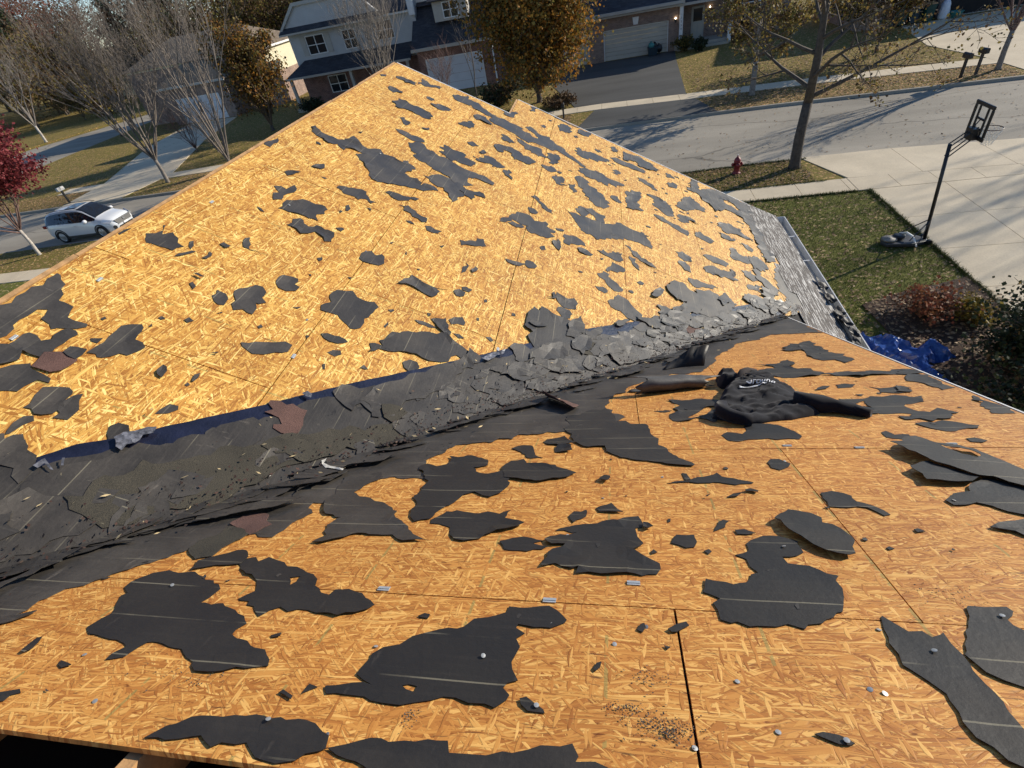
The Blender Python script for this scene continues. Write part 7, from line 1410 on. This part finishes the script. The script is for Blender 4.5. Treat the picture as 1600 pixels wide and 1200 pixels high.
for sgn in (-1, 1):
    MB().tube([(-1.6, sgn * .60, 1.60), (-1.0, sgn * .61, 1.655), (.2, sgn * .61, 1.655), (.5, sgn * .60, 1.60)], .018, 6).build('roof_rail', TRIMBLK, CAR, True)
    MB().lathe([(.0, -.1), (.085, -.08), (.105, 0), (.085, .09), (0, .11)], (.78, sgn * 1.0, 1.02), 10, (0, 1, .1)).build('wing_mirror', mC, CAR, True)
    MB().slab([(1.62, sgn * .885, .80), (2.02, sgn * .80, .68), (2.10, sgn * .62, .79), (1.70, sgn * .80, .935)][::(1 if sgn > 0 else -1)], .05).build('headlight', HEADL, CAR)
    MB().lathe([(.0, 0), (.10, .0), (.10, .03)], (2.09, sgn * .70, .46), 10, (.8, sgn * .6, 0)).build('fog_light', TRIMBLK, CAR)
    MB().box(-2.14, -1.98, sgn * .80 - .07, sgn * .80 + .07, .88, 1.02).build('tail_light', TAILL, CAR)
    MB().box(-1.0, 1.0, sgn * .885 - .014, sgn * .885 + .014, .23, .34).build('sill_trim', TRIMBLK, CAR)
    MB().box(-.22, -.06, sgn * .90 - .012, sgn * .90 + .012, .80, .83).build('door_handle', mC, CAR)
    for wx in (-1.31, 1.31):
        MB().tube([(wx + .375 * cos(pi * (q / 16 * 1.16 - .08)), sgn * .882, .35 + .375 * sin(pi * (q / 16 * 1.16 - .08))) for q in range(17)], .034, 6).build('wheel_arch', TRIMBLK, CAR, True)
        w = MB().lathe([(.22, -.10), (.30, -.11), (.335, -.07), (.335, .07), (.30, .10), (.23, .095), (.22, .04), (0, .04)], (wx, sgn * .815, .335), 22, (0, sgn, 0)).build('wheel', RUBBER, CAR, True)
        rm = MB().lathe([(.0, .055), (.05, .06), (.05, .075), (0, .08)], (wx, sgn * .80, .335), 12, (0, sgn, 0))
        rm.lathe([(.195, .07), (.225, .085), (.225, .04), (.195, .04)], (wx, sgn * .80, .335), 20, (0, sgn, 0))
        for q in range(5):
            a = 2 * pi * q / 5 + .3
            rm.tube([(wx + cos(a) * .03, sgn * .87, .335 + sin(a) * .03), (wx + cos(a) * .21, sgn * .872, .335 + sin(a) * .21)], .022, 4)
        rm.build('rim', ALLOY, w)
m = MB(); m.slab([(2.215, -.50, .55), (2.215, .50, .55), (2.15, .60, .80), (2.15, -.60, .80)], .09); m.build('grille', TRIMBLK, CAR)
MB().slab([(2.19, -.50, .32), (2.19, .50, .32), (2.225, .50, .43), (2.225, -.50, .43)], .06).build('lower_intake', TRIMBLK, CAR)
MB().box(2.17, 2.195, -.58, .58, .745, .775).build('grille_bar', ALLOY, CAR); MB().box(2.19, 2.215, -.07, .07, .65, .74).build('badge', ALLOY, CAR)
MB().box(2.22, 2.232, -.15, .15, .46, .55).build('number_plate', TRIM, CAR)
# ------------------------------------------------------------------ hydrant
RED = simple('faded_red_paint', (.20, .018, .022), .5, .35, 12, bmp=.2)
HY = thing('fire_hydrant', 'dark red fire hydrant on the leafy verge left of the tall street tree', 'hydrant', (4.85, 21.78, 0))
MB().lathe([(.16, 0), (.16, .04), (.115, .045), (.11, .10), (.105, .42), (.135, .43), (.135, .47), (.125, .475)], n=18).build('barrel', RED, HY, True)
bn = MB().lathe([(.13, .475), (.125, .52), (.10, .58), (.055, .63), (.03, .64), (.03, .70), (.0, .70)], n=18).build('bonnet', RED, HY, True)
MB().lathe([(.012, .70), (.028, .705), (.02, .73), (0, .735)], n=6).build('operating_nut', WHITE_METAL, bn)
for ax in ((1, 0, 0), (-1, 0, 0), (0, -1, 0)):
    d = Vector(ax); r = .055 if ax[1] == 0 else .075
    MB().lathe([(r, .08), (r, .15), (r + .014, .155), (r + .014, .19), (r * .5, .195), (r * .35, .225), (0, .225)], (0, 0, .36), 12, ax).build('outlet_cap', RED, HY, True)
for a in range(8): MB().lathe([(.014, .04), (.014, .06), (0, .062)], (cos(a * pi / 4) * .138, sin(a * pi / 4) * .138, 0), 6).build('flange_bolt', RED, HY)
# ------------------------------------------------------------------ basketball hoop
HP = thing('basketball_hoop', 'portable black basketball hoop with an open frame backboard leaning over the driveway', 'hoop', (8.58, 14.92, .034))
pole_top = Vector((-.24, 0, 2.62))
MB().tube([(0, 0, .05), tuple(pole_top)], .045, 8).build('pole', BLACKM, HP, True)
m = MB()
m.slab([(-1.02, -.24, .11), (-.45, -.34, .12), (.02, -.15, .07), (.06, 0, .07), (.02, .15, .07), (-.45, .34, .12), (-1.02, .24, .11), (-1.10, 0, .10)], .10)
m.build('base', GREYSTEEL, HP, bevel=.02)
MB().lathe([(.0, 0), (.19, 0), (.20, .03), (.17, .05), (.06, .055), (.05, .07), (0, .07)], (-.90, .02, .115), 18).build('weight_plate', simple('weathered_weight', (.2, .185, .155), .6, .5, 6), HP, True)
MB().lathe([(.0, 0), (.15, 0), (.15, .06), (.05, .07), (0, .07)], (-.62, .1, .125), 14).build('weight_disc', BLACKM, HP, True)
MB().tube([(-.55, .26, .17), (-.45, .12, .24), (-.38, -.1, .22), (-.33, -.36, .02)], [.03, .03, .03, .02], 4).build('tie_strap', WHITE_METAL, HP)
for sy in (-1, 1):
    MB().tube([(-.52, sy * .28, .18), (-.05, sy * .03, .62)], .014, 5).build('brace', BLACKM, HP)
    MB().lathe([(.0, -.03), (.07, -.03), (.07, .03), (0, .03)], (.03, sy * .19, .05), 12, (0, 1, 0)).build('wheel', BLACKM, HP)
MB().tube([(-.33, -.36, .02), (-.04, -.02, .66)], .012, 5).build('brace', BLACKM, HP)
BX = .24; BZ0, BZ1, BY0, BY1 = 2.70, 3.50, -.37, .41
bd = MB(); t = .075
def bframe(y0, y1, z0, z1): bd.box(BX - .02, BX + .02, y0, y1, z0, z1)
bframe(BY0, BY1, BZ0, BZ0 + .1); bframe(BY0, BY1, BZ1 - .09, BZ1); bframe(BY0, BY0 + t, BZ0 + .1, BZ1 - .09); bframe(BY1 - t, BY1, BZ0 + .1, BZ1 - .09)
bd.box(BX - .018, BX + .018, -.19, -.13, BZ0 + .1, BZ1 - .09); bd.box(BX - .018, BX + .018, .16, .22, BZ0 + .1, BZ1 - .09); bd.box(BX - .017, BX + .017, -.13, .16, 3.12, 3.17)
bo = bd.build('backboard_frame', BLACKM, HP, bevel=.012)
mAc, ntA, bA = new_mat('clear_acrylic'); bA.inputs['Base Color'].default_value = (.9, .92, .92, 1); bA.inputs['Roughness'].default_value = .12; bA.inputs['Transmission Weight'].default_value = .95; bA.inputs['IOR'].default_value = 1.02
for y0, y1, z0, z1 in ((BY0 + t, -.19, BZ0 + .1, BZ1 - .09), (.22, BY1 - t, BZ0 + .1, BZ1 - .09), (-.13, .16, 3.17, BZ1 - .09), (-.13, .16, BZ0 + .1, 3.12)):
    MB().box(BX - .002, BX + .002, y0 + .001, y1 - .001, z0 + .001, z1 - .001).build('acrylic_pane', mAc, bo)
for sy in (-.07, .07):
    MB().tube([tuple(pole_top + Vector((0, sy, -.02))), (BX - .02, sy, 2.98)], .016, 5).build('lift_arm', BLACKM, HP)
    MB().tube([tuple(pole_top + Vector((0.01, sy, -.30))), (BX - .02, sy, 2.76)], .016, 5).build('lift_arm', BLACKM, HP)
MB().tube([(-.02, 0, 2.70), (BX, 0, 3.16)], .014, 5).build('spring_rod', BLACKM, HP)
MB().box(BX - .16, BX - .02, -.14, .14, 2.70, 2.96).build('bracket', BLACKM, HP)
RC = Vector((BX + .33, 0, 2.90)); rr = .215
rim = MB(); ring = [(RC.x + rr * cos(2 * pi * i / 28), RC.y + rr * sin(2 * pi * i / 28), RC.z) for i in range(29)]; rim.tube(ring, .010, 6, cap=False); rim.tube([(BX + .02, -.05, 2.9), (BX + .13, -.05, 2.9)], .012, 5); rim.tube([(BX + .02, .05, 2.9), (BX + .13, .05, 2.9)], .012, 5)
ro = rim.build('rim', simple('dark_rim_steel', (.05, .018, .012), .5, .3, 9), HP, True)
nt_ = MB()
for i in range(12):
    for sg in (-1, 1):
        pts = []
        for q in range(5):
            a = 2 * pi * i / 12 + sg * q * .26; r = rr * (1 - .13 * q); pts.append((RC.x + r * cos(a), RC.y + r * sin(a), RC.z - .095 * q))
        nt_.tube(pts, .0045, 3, cap=False)
nt_.build('net', TRIM, HP)
# ------------------------------------------------------------------ mailboxes
def mailbox(label, loc, rz, h, col, group=None):
    r = thing('mailbox', label, 'mailbox', loc, rz, group)
    MB().box(-.05, .05, -.05, .05, -.1, h).build('post', BARK_DARK if col is BLACKM else BLACKM, r)
    b = MB(); n = 10; pr = [(.0, -.09), (.0, .09)]
    sec = [(-.09, 0)] + [(-.09 * cos(pi * i / n), .14 + .09 * sin(pi * i / n)) for i in range(n + 1)] + [(.09, 0)]
    k = len(sec); b.v += [(x, -.25, h + z) for x, z in sec] + [(x, .25, h + z) for x, z in sec]
    b.f += [(i, (i + 1) % k, k + (i + 1) % k, k + i) for i in range(k)] + [tuple(range(k - 1, -1, -1)), tuple(range(k, 2 * k))]
    bx = b.build('box', col, r)
    MB().box(-.085, .085, -.262, -.252, h + .01, h + .21).build('door', col, r)
    MB().box(.095, .105, -.05, -.03, h + .1, h + .32).build('flag', BLACKM, r)
    return r
BROWNBOX = simple('brown_mailbox', (.035, .024, .02), .5, .3, 8)
mailbox('dark mailbox on a leaning post, right one of the pair at the upper right', (17.45, 31.25, 0), .15, .92, BLACKM)
mailbox('brown mailbox on a grey post, left one of the pair at the upper right', (16.75, 31.1, 0), .1, .84, BROWNBOX)
mailbox('grey mailbox on a dark post across the street from the white car', (-36.6, 30.1, 0), 0, .85, GUTTER_IN)
mailbox('slim black mailbox post at the foot of the asphalt drive', (-2.75, 34.0, 0), 0, .62, BLACKM)
# ------------------------------------------------------------------ trash carts
GREENP = simple('dark_green_plastic', (.008, .045, .035), .45, .2, 5); LIDO = simple('tan_orange_lid', (.36, .20, .085), .5, .2, 5); TEALP = simple('teal_plastic', (.05, .22, .21), .45, .2, 5); NAVYP = simple('dark_blue_plastic', (.012, .03, .045), .45, .2, 5); BAGW = simple('white_plastic_bag', (.62, .64, .70), .35, .15, 6, bmp=.6)
def cart(label, loc, rz, body_m, lid_m, h=1.0):
    r = thing('trash_cart', label, 'trash cart', loc, rz)
    b = MB(); b.add([(-.22, -.24, .08), (.22, -.24, .08), (.22, .2, .08), (-.22, .2, .08), (-.29, -.33, h), (.29, -.33, h), (.29, .30, h), (-.29, .30, h)], [(0, 3, 2, 1), (4, 5, 6, 7), (0, 1, 5, 4), (1, 2, 6, 5), (2, 3, 7, 6), (3, 0, 4, 7)]); b.build('bin', body_m, r, bevel=.03)
    l = MB(); l.add([(-.31, -.37, h + .005), (.31, -.37, h + .005), (.31, .34, h + .005), (-.31, .34, h + .005), (-.25, -.28, h + .09), (.25, -.28, h + .09), (.27, .32, h + .11), (-.27, .32, h + .11)], [(0, 3, 2, 1), (4, 5, 6, 7), (0, 1, 5, 4), (1, 2, 6, 5), (2, 3, 7, 6), (3, 0, 4, 7)]); l.build('lid', lid_m, r, bevel=.02)
    for sx in (-1, 1): MB().lathe([(0, -.03), (.11, -.03), (.11, .03), (0, .03)], (sx * .26, .22, .11), 12, (1, 0, 0)).build('wheel', BLACKM, r)
    MB().tube([(-.25, .36, h - .05), (.25, .36, h - .05)], .018, 5).build('handle', body_m, r)
cart('green trash cart with a tan orange lid by the open garage', (21.25, 45.7, .02), .05, GREENP, LIDO, 1.05)
cart('dark blue green trash cart left of the tan lidded one', (20.45, 45.9, .02), 0, NAVYP, NAVYP, 1.0)
cart('green trash cart farthest left by the open garage, half hidden by leaves', (19.75, 45.9, .02), -.06, GREENP, GREENP, .95)
tb = thing('plastic_tub', 'small teal plastic tub on the concrete by the open garage', 'tub', (23.1, 45.9, .02)); MB().lathe([(.0, 0), (.30, 0), (.36, .34), (.39, .35), (.39, .38), (.33, .38), (.28, .03), (0, .03)], n=16).build('tub', TEALP, tb, True); MB().tube([(-.37, 0, .34), (-.42, 0, .30), (-.37, 0, .24)], .015, 5).build('handle', TEALP, tb)
bg = thing('plastic_sack', 'tall white plastic sack leaning beside the garage post', 'sack', (22.35, 46.0, .02), .2)
m = MB(); rngb = random.Random(4)
prof = [(.22, 0), (.32, .15), (.30, .5), (.26, .85), (.17, 1.05), (.06, 1.12), (.10, 1.25)]
m.lathe(prof, (0, 0, 0), 14); m.v = [(x * (1 + rngb.uniform(-.12, .12)), y * (1 + rngb.uniform(-.12, .12)), z + rngb.uniform(-.03, .03)) for x, y, z in m.v]; m.build('sack', BAGW, bg, True); MB().lathe([(.065, 1.09), (.085, 1.12), (.065, 1.15)], n=10).build('tie', BLACKM, bg)
c1 = thing('recycling_box', 'dark teal bin with crumpled bags against the beige garage door', 'bin', (3.55, 49.85, .02), .1)
b = MB(); b.add([(-.3, -.25, 0), (.3, -.25, 0), (.3, .25, 0), (-.3, .25, 0), (-.38, -.32, .6), (.38, -.32, .6), (.38, .32, .6), (-.38, .32, .6)], [(0, 3, 2, 1), (4, 5, 6, 7), (0, 1, 5, 4), (1, 2, 6, 5), (2, 3, 7, 6), (3, 0, 4, 7)]); b.build('bin', NAVYP, c1, bevel=.03)
for i, (x, y, z, r, mt) in enumerate([(-.1, 0, .7, .24, TEALP), (.18, .05, .66, .2, BLACKM), (.5, -.02, .42, .3, BLACKM)]):
    q = MB().lathe([(0, -r), (r * .7, -r * .7), (r, 0), (r * .7, r * .6), (.05, r * .9), (.08, r * 1.15)], (x, y, z), 12); rg = random.Random(i); q.v = [(a + rg.uniform(-.04, .04), b_ + rg.uniform(-.04, .04), c_ + rg.uniform(-.03, .03)) for a, b_, c_ in q.v]; q.build('bag', mt, c1, True)
# ------------------------------------------------------------------ blue tarp
TARP, ntT, bT = new_mat('blue_tarp'); bT.inputs['Roughness'].default_value = .25
nT = noise_n(ntT, coord(ntT), 14, 3); L(ntT, ramp(ntT, nT, [(.3, (.008, .04, .20)), (.7, (.02, .075, .32))]), bT.inputs['Base Color']); bT.inputs['Specular IOR Level'].default_value = .7
tp = [(5.2, 10.6), (5.9, 10.55), (6.25, 10.25), (6.42, 9.98), (6.55, 10.12), (6.78, 10.16), (6.86, 9.86), (7.1, 9.72), (6.75, 9.52), (6.5, 9.55), (6.42, 9.2), (6.55, 8.9), (6.65, 8.5), (5.8, 8.3), (5.0, 8.4)]
def tarp_h(x, y, d):
    n = noise.noise(Vector((x * 2.2, y * 2.2, 3.1))); r = 1 - abs(noise.noise(Vector((x * 2.6 + y * 1.5, y * 1.2 - x * .8, 7.7)))) * 2.4
    return .03 + min(1, d / .12) * (.07 + .16 * max(0, n) + .15 * max(0, r) ** 2)
me, (cx, cy) = sheet_mesh('tarp', tp, [], tarp_h, .006, .055, .09, .02, random.Random(2), Matrix.Identity(4)); me.materials.append(TARP)
o = bpy.data.objects.new('tarp', me); COL.objects.link(o); o.location = (cx, cy, 0); tag(o, 'crumpled shiny blue tarp lying on the ground below the gutter', 'tarp')
# ------------------------------------------------------------------ hooded sweatshirt on the near slope
CLOTH, ntK, bK = new_mat('black_fleece'); vK = coord(ntK); L(ntK, ramp(ntK, noise_n(ntK, vK, 18, 4), [(.3, (.008, .008, .010)), (.7, (.017, .016, .019))]), bK.inputs['Base Color']); bK.inputs['Roughness'].default_value = .95; bK.inputs['Sheen Weight'].default_value = .12; bK.inputs['Specular IOR Level'].default_value = .15
bump(ntK, bK, noise_n(ntK, vK, 400, 2), .2, .002)
SW = thing('sweatshirt', 'black hooded sweatshirt with white lettering dropped on the near slope', 'sweatshirt'); SW.matrix_basis = NEAR_M @ Matrix.Translation((.87, 2.7, 0))
OX, OY = .87, 2.7
hood_out = [(.53, 2.498), (.57, 2.66), (.63, 2.84), (.69, 3.02), (.77, 3.15), (.88, 3.20), (1.0, 3.12), (1.07, 3.08), (1.115, 2.95), (1.10, 2.82), (1.14, 2.76), (1.155, 2.66), (1.12, 2.55), (1.04, 2.50), (.95, 2.455), (.83, 2.43), (.72, 2.40), (.64, 2.41)]
def cloth_h(x, y, d):
    w = sin((x * 1.4 + y * .5) * 21 + 2.5 * noise.noise(Vector((x * 4, y * 4, 0)))); f = noise.noise(Vector((x * 6, y * 6, 2.2)))
    ridge = (1 - abs(noise.noise(Vector((x * 5 + 4, y * 8, 5.5)))) * 2.5)
    return .006 + .60 * min(1, d / .05) ** .5 * (.045 + .007 * w * min(1, d / .06) + .03 * f + .034 * max(0, ridge) ** 2 + .022 * max(0, 1 - abs(noise.noise(Vector((x * 11 - y * 5, y * 7 + 3, 8.5)))) * 4) ** 2 - .016 * max(0, 1 - abs(noise.noise(Vector((x * 8 + y * 6, y * 9, 1.5)))) * 5) + .075 * max(0, min(1, (y - 2.6) / .42)))
def add_cloth(name, outl, hf, mat, grid=.014, parent=SW, th=.004):
    me, (cx, cy) = sheet_mesh(name, outl, [], hf, th, grid, .03, .004, random.Random(6), NEAR_M); me.materials.append(mat)
    for p in me.polygons: p.use_smooth = True
    o = bpy.data.objects.new(name, me); COL.objects.link(o); o.parent = parent; o.location = (cx - OX, cy - OY, 0); return o
add_cloth('torso', hood_out, cloth_h, CLOTH)
def relp(l): return [(x - OX, y - OY, z) for x, y, z in l]
# hood: a standing brim like lobe on the left and the slumped hood on the right, dark opening between
def lobe(hmax, off):
    return lambda x, y, d: .006 + min(1, d / .045) ** .55 * (hmax + .022 * noise.noise(Vector((x * 12 + off, y * 12, 3))) + .02 * max(0, 1 - abs(noise.noise(Vector((x * 7, y * 9, off)))) * 3) ** 2)
add_cloth('hood', [(.70, 3.14), (.69, 3.24), (.70, 3.36), (.74, 3.44), (.80, 3.45), (.845, 3.38), (.87, 3.28), (.86, 3.18), (.80, 3.12)], lobe(.085, 2), CLOTH)
add_cloth('hood', [(.84, 3.15), (.86, 3.27), (.90, 3.35), (.97, 3.375), (1.05, 3.33), (1.075, 3.22), (1.07, 3.10), (1.0, 3.06), (.90, 3.08)], lobe(.075, 9), CLOTH)
m = MB().tube(relp([(.79, 3.10, .06), (.85, 3.20, .10), (.90, 3.30, .085), (.97, 3.33, .07)]), [.02, .03, .03, .02], 8); m.build('hood_lining', simple('dark_hood_lining', (.03, .022, .020), .95, .3, 20), SW, True)
m = MB().tube(relp([(.86, 3.16, .105), (.885, 3.10, .11), (.90, 3.05, .11)]), .004, 5); m.tube(relp([(.93, 3.17, .09), (.945, 3.11, .10), (.96, 3.07, .10)]), .004, 5); m.build('drawstring', simple('grey_drawstring', (.06, .058, .06), .9, .2, 20), SW)
slv = MB()
sp_ = [(1.02, 2.66, .05), (1.09, 2.63, .055), (1.15, 2.60, .05), (1.21, 2.585, .045), (1.265, 2.55, .038), (1.30, 2.515, .03), (1.325, 2.49, .026)]
slv.tube(relp(sp_), [.075, .068, .058, .05, .042, .034, .028], 12)
slv.v = [(x, y, max(.004, z * .85 + .006 * sin(x * 60 + y * 35))) for x, y, z in slv.v]; slv.build('sleeve', CLOTH, SW, True)
cf = MB().tube(relp([(1.29, 2.525, .028), (1.345, 2.47, .024)]), [.030, .027], 10); cf.v = [(x, y, max(.004, z)) for x, y, z in cf.v]; cf.build('cuff', CLOTH, SW, True)
sl2 = MB().tube(relp([(.60, 2.60, .05), (.585, 2.50, .045), (.62, 2.43, .04), (.68, 2.385, .035), (.72, 2.375, .03)]), [.038, .042, .040, .035, .03], 10); sl2.v = [(x, y, max(.004, z)) for x, y, z in sl2.v]; sl2.build('sleeve', CLOTH, SW, True)
PRINT = simple('white_print', (.72, .72, .72), .6, .05, 20)
def drape(me, c, ang, flipy=False):
    R_ = Matrix.Rotation(ang, 2)
    for v in me.vertices:
        q = R_ @ Vector((v.co.x, v.co.y)); X, Y = c[0] + q.x, c[1] + q.y
        d = seg_dist((X, Y), [hood_out]) if in_poly((X, Y), hood_out) else 0
        v.co = (X - OX, Y - OY, cloth_h(X, Y, d) + .009 + v.co.z)
tm = text_mesh('Ground', .056, .001, .25)
bm_ = bmesh.new(); bm_.from_mesh(tm); bmesh.ops.subdivide_edges(bm_, edges=[e for e in bm_.edges if e.calc_length() > .02], cuts=1); bmesh.ops.triangulate(bm_, faces=bm_.faces); bm_.to_mesh(tm); bm_.free()
drape(tm, (.90, 2.955), -.10); tm.materials.append(PRINT); lt = share('lettering', tm, SW)
sw_ = MB(); xs = [i / 14 for i in range(15)]
sw_.v += [(-.11 + .19 * t, -.032 - .011 * sin(t * pi * 1.3), 0) for t in xs] + [(-.11 + .19 * t, -.032 - .011 * sin(t * pi * 1.3) - .017 * (1 - t) ** .7 - .003, 0) for t in xs]
sw_.f += [(i, 15 + i, 16 + i, i + 1) for i in range(14)]
so = sw_.build('underline_swash', PRINT, SW); drape(so.data, (.885, 2.955), -.10)
# ------------------------------------------------------------------ rolled felt, standing flap, curled shingle
def near_obj(name, label, cat, mb, mat, c, smooth=True, M=NEAR_M):
    mb.v = [(x - c[0], y - c[1], z) for x, y, z in mb.v]; o = mb.build(name, mat, None, smooth); o.matrix_world = M @ Matrix.Translation((c[0], c[1], 0)); return tag(o, label, cat)
FELT_LIT = felt_material('sunlit_felt_back', (.085, .078, .070), (.20, .18, .16), .55, False)  # paler felt copy; sunlight on the roll is painted into its colour
m = MB(); A, Bp = Vector((.13, 3.06)), Vector((.62, 3.21)); n = 22; na = 20
for i in range(n + 1):
    t = i / n; c = A.lerp(Bp, t); r = .068 * (1 - .32 * t ** 1.6); dr = (Bp - A).normalized(); pr = Vector((-dr.y, dr.x))
    for j in range(na + 1):
        w = j / na; e = (.16 * noise.noise(Vector((w * 6, t * 3, 4))) + .02 * noise.noise(Vector((w * 19, t * 3, 9)))) * (1 if i in (0, n) else (.5 if i in (1, n - 1) else 0))
        if w < .3: q = c + pr * (.13 - .13 * w / .3); z = .007 + .006 * noise.noise(Vector((t * 7, w * 5, 1)))
        else:
            k_ = (w - .3) / .7; a = -pi / 2 - k_ * (3.7 - .9 * t); rr_ = r * (1 - .18 * k_) * (1 + .26 * noise.noise(Vector((t * 4, k_ * 3, 1))))
            q = c + pr * (rr_ * cos(a)); z = .007 + r + rr_ * sin(a)
        if j == na: q = q + pr * (.015 * noise.noise(Vector((t * 12, 5, 5))))
        p = q + dr * e; m.v.append((p.x, p.y, max(.006, z)))
for i in range(n):
    for j in range(na): a = i * (na + 1) + j; m.f.append((a, a + na + 1, a + na + 2, a + 1))
oR = near_obj('felt_roll', 'half rolled felt piece with its sunlit back turned up, left of the sweatshirt', 'felt scrap', m, FELT_LIT, (.36, 3.1))
md = oR.modifiers.new('thickness', 'SOLIDIFY'); md.thickness = .003
m = MB(); n = 12
for i in range(n + 1):
    t = i / n; x = .36 + .34 * t; y = 3.76 + .08 * t + .03 * sin(t * 3); hh = (.03 + .13 * min(1, t * 1.6)) * (1 + .2 * noise.noise(Vector((t * 6, 0, 0))))
    m.v += [(x, y, .01), (x + .02, y + .06, hh * .55), (x + .05, y + .10, hh)]
for i in range(n):
    for j in range(2): a = i * 3 + j; m.f.append((a, a + 3, a + 4, a + 1))
oF = near_obj('felt_flap', 'black felt flap standing up at the edge of the valley', 'felt scrap', m, FELT, (.52, 3.8)); md = oF.modifiers.new('thickness', 'SOLIDIFY'); md.thickness = .003
m = MB(); n = 10
for i in range(n + 1):
    t = i / n; x = -.53 + .23 * t
    for j in range(6):
        u = j / 5; m.v.append((x + .03 * u, 2.98 - .26 * t + (u - .5) * .13, .02 + .075 * (1 - u) ** 2 * (1 - .6 * t) + .012 * noise.noise(Vector((t * 8, u * 5, 3)))))
for i in range(n):
    for j in range(5): a = i * 6 + j; m.f.append((a, a + 6, a + 7, a + 1))
oC = near_obj('shingle_scrap', 'curled reddish shingle scrap tipped up on the near side of the valley', 'shingle scrap', m, SH_BROWN, (-.42, 2.83)); md = oC.modifiers.new('thickness', 'SOLIDIFY'); md.thickness = .004
# ------------------------------------------------------------------ silver film, ribbon and fine debris in the valley
def far_pt(y, s, z): return FAR_M @ Vector((y, s, z))
VAL_D = []
def valley_pt(t, off, h):
    """point beside the valley line; off > 0 on the far side"""
    x = XR + .2 + 5.6 * t; y = (Z0 - ZR + tan(TH) * (x - XR)) / tan(PH)
    if off > 0: s = (x - XR) / cos(TH) - off * .8; return FAR_M @ Vector((y + off * .5, s, h))
    return NEAR_M @ Vector((x - off * .3, (y / cos(PH)) + off * .9, h))
rng = random.Random(31); gr, ch, wh = MB(), MB(), MB()
for i in range(1900):
    t = rng.uniform(.02, .98); off = rng.gauss(.02, .11); p = valley_pt(t, off, .03 + rng.uniform(0, .008)); s = rng.uniform(.004, .012); a = rng.uniform(0, 6.28)
    u = Vector((cos(a), sin(a), rng.uniform(-.5, .3))) * s; v = Vector((-sin(a), cos(a), rng.uniform(-.3, .5))) * s * .6
    gr.add([p - u, p + v, p + u, p - v], [(0, 1, 2, 3)])
for i in range(150):
    t = rng.uniform(.05, .98); off = rng.gauss(.1, .28); p = valley_pt(t, off, .035); s = rng.uniform(.008, .024); a = rng.uniform(0, 6.28)
    u = Vector((cos(a), sin(a), rng.uniform(-.5, .3))) * s; v = Vector((-sin(a), cos(a), .2)) * s * rng.uniform(.12, .35); ch.add([p - u, p + v, p + u, p - v], [(0, 1, 2, 3)])
GRAN = leaf_material('loose_granules', [(.055, .03, .022), (.10, .055, .042), (.03, .026, .022), (.13, .085, .06)], trans=0.0)
tag(gr.build('granule_debris', GRAN), kind='stuff'); tag(ch.build('wood_chips', CHIP), kind='stuff')
def film(label, pts, M, mat, seed, amp=.006, name='plastic_film'):
    me, (cx, cy) = sheet_mesh(name, pts, [], lambda x, y, d: .03 + amp * (1 + noise.noise(Vector((x * 16, y * 16, seed)))) + amp * max(0, 1 - abs(noise.noise(Vector((x * 9, y * 14, seed + 4)))) * 4), .001, .016, .03, .008, random.Random(seed), M)
    me.materials.append(mat); o = bpy.data.objects.new(name, me); COL.objects.link(o); o.matrix_world = M @ Matrix.Translation((cx, cy, 0)); return tag(o, label, 'plastic film')
for lab, pl, pts, mat in FILMS:
    P = [(pts[i] / 1000, pts[i + 1] / 1000) for i in range(0, len(pts), 2)]
    film(lab, P, FAR_M if pl == 'F' else NEAR_M, SILVER if mat == 's' else PLASTIC, len(lab) * .37)
# torn felt stuffed in the gutter
rng = random.Random(9)
for i, (yy, sz) in enumerate([(7.35, .16), (6.95, .22), (6.55, .15), (6.25, .32), (5.95, .2), (5.55, .36), (5.2, .36)]):
    lab = ['torn felt scrap in the gutter, farthest up', 'torn felt scrap lying across the gutter lip, second from the far end', 'small torn felt scrap in the gutter, third from the far end', 'large black felt scrap sticking out of the gutter, fourth from the far end', 'black felt scrap in the gutter just below the biggest upright one', 'black felt heap in the lower gutter next to the roof edge', 'black felt heap in the gutter, nearest the orange deck corner'][i]
    pts = [(rng.uniform(-1, -.5) * sz, rng.uniform(-.07, -.03)), (rng.uniform(.3, 1) * sz, -.06), (sz, .03), (rng.uniform(0, .6) * sz, rng.uniform(.05, .11)), (-sz * .8, .06)]
    me, (cx, cy) = sheet_mesh('felt_scrap', pts, [], lambda x, y, d: .03 + .10 * max(0, noise.noise(Vector((x * 7 + yy, y * 9, 1))) + .35) + .9 * max(0, y) + .05, .002, .03, .03, .008, rng, Matrix.Identity(4)); me.materials.append(FELT)
    o = bpy.data.objects.new('felt_scrap', me); COL.objects.link(o); o.matrix_world = Matrix.Translation((XE + .07, yy, ZE - .08)) @ Matrix.Rotation(pi / 2 + rng.uniform(-.3, .3), 4, 'Z') @ Matrix.Translation((cx, cy, 0)); tag(o, lab, 'felt scrap')

# dark gritty dirt left on the near deck
rng = random.Random(77); m = MB()
for (cx, cs, r1, r2, n) in DIRT:
    for i in range(n):
        x = cx + rng.gauss(0, r1); s = cs + rng.gauss(0, r2); q = rng.uniform(.001, .0035); a = rng.uniform(0, 6.28); p = NEAR_M @ Vector((x, s, .004)); u = NEAR_M.to_3x3() @ Vector((cos(a), sin(a), .2)) * q; v = NEAR_M.to_3x3() @ Vector((-sin(a), cos(a), .4)) * q * .6
        m.add([p - u, p + v, p + u, p - v], [(0, 1, 2, 3)])
tag(m.build('loose_grit', BARK_DARK), kind='stuff')
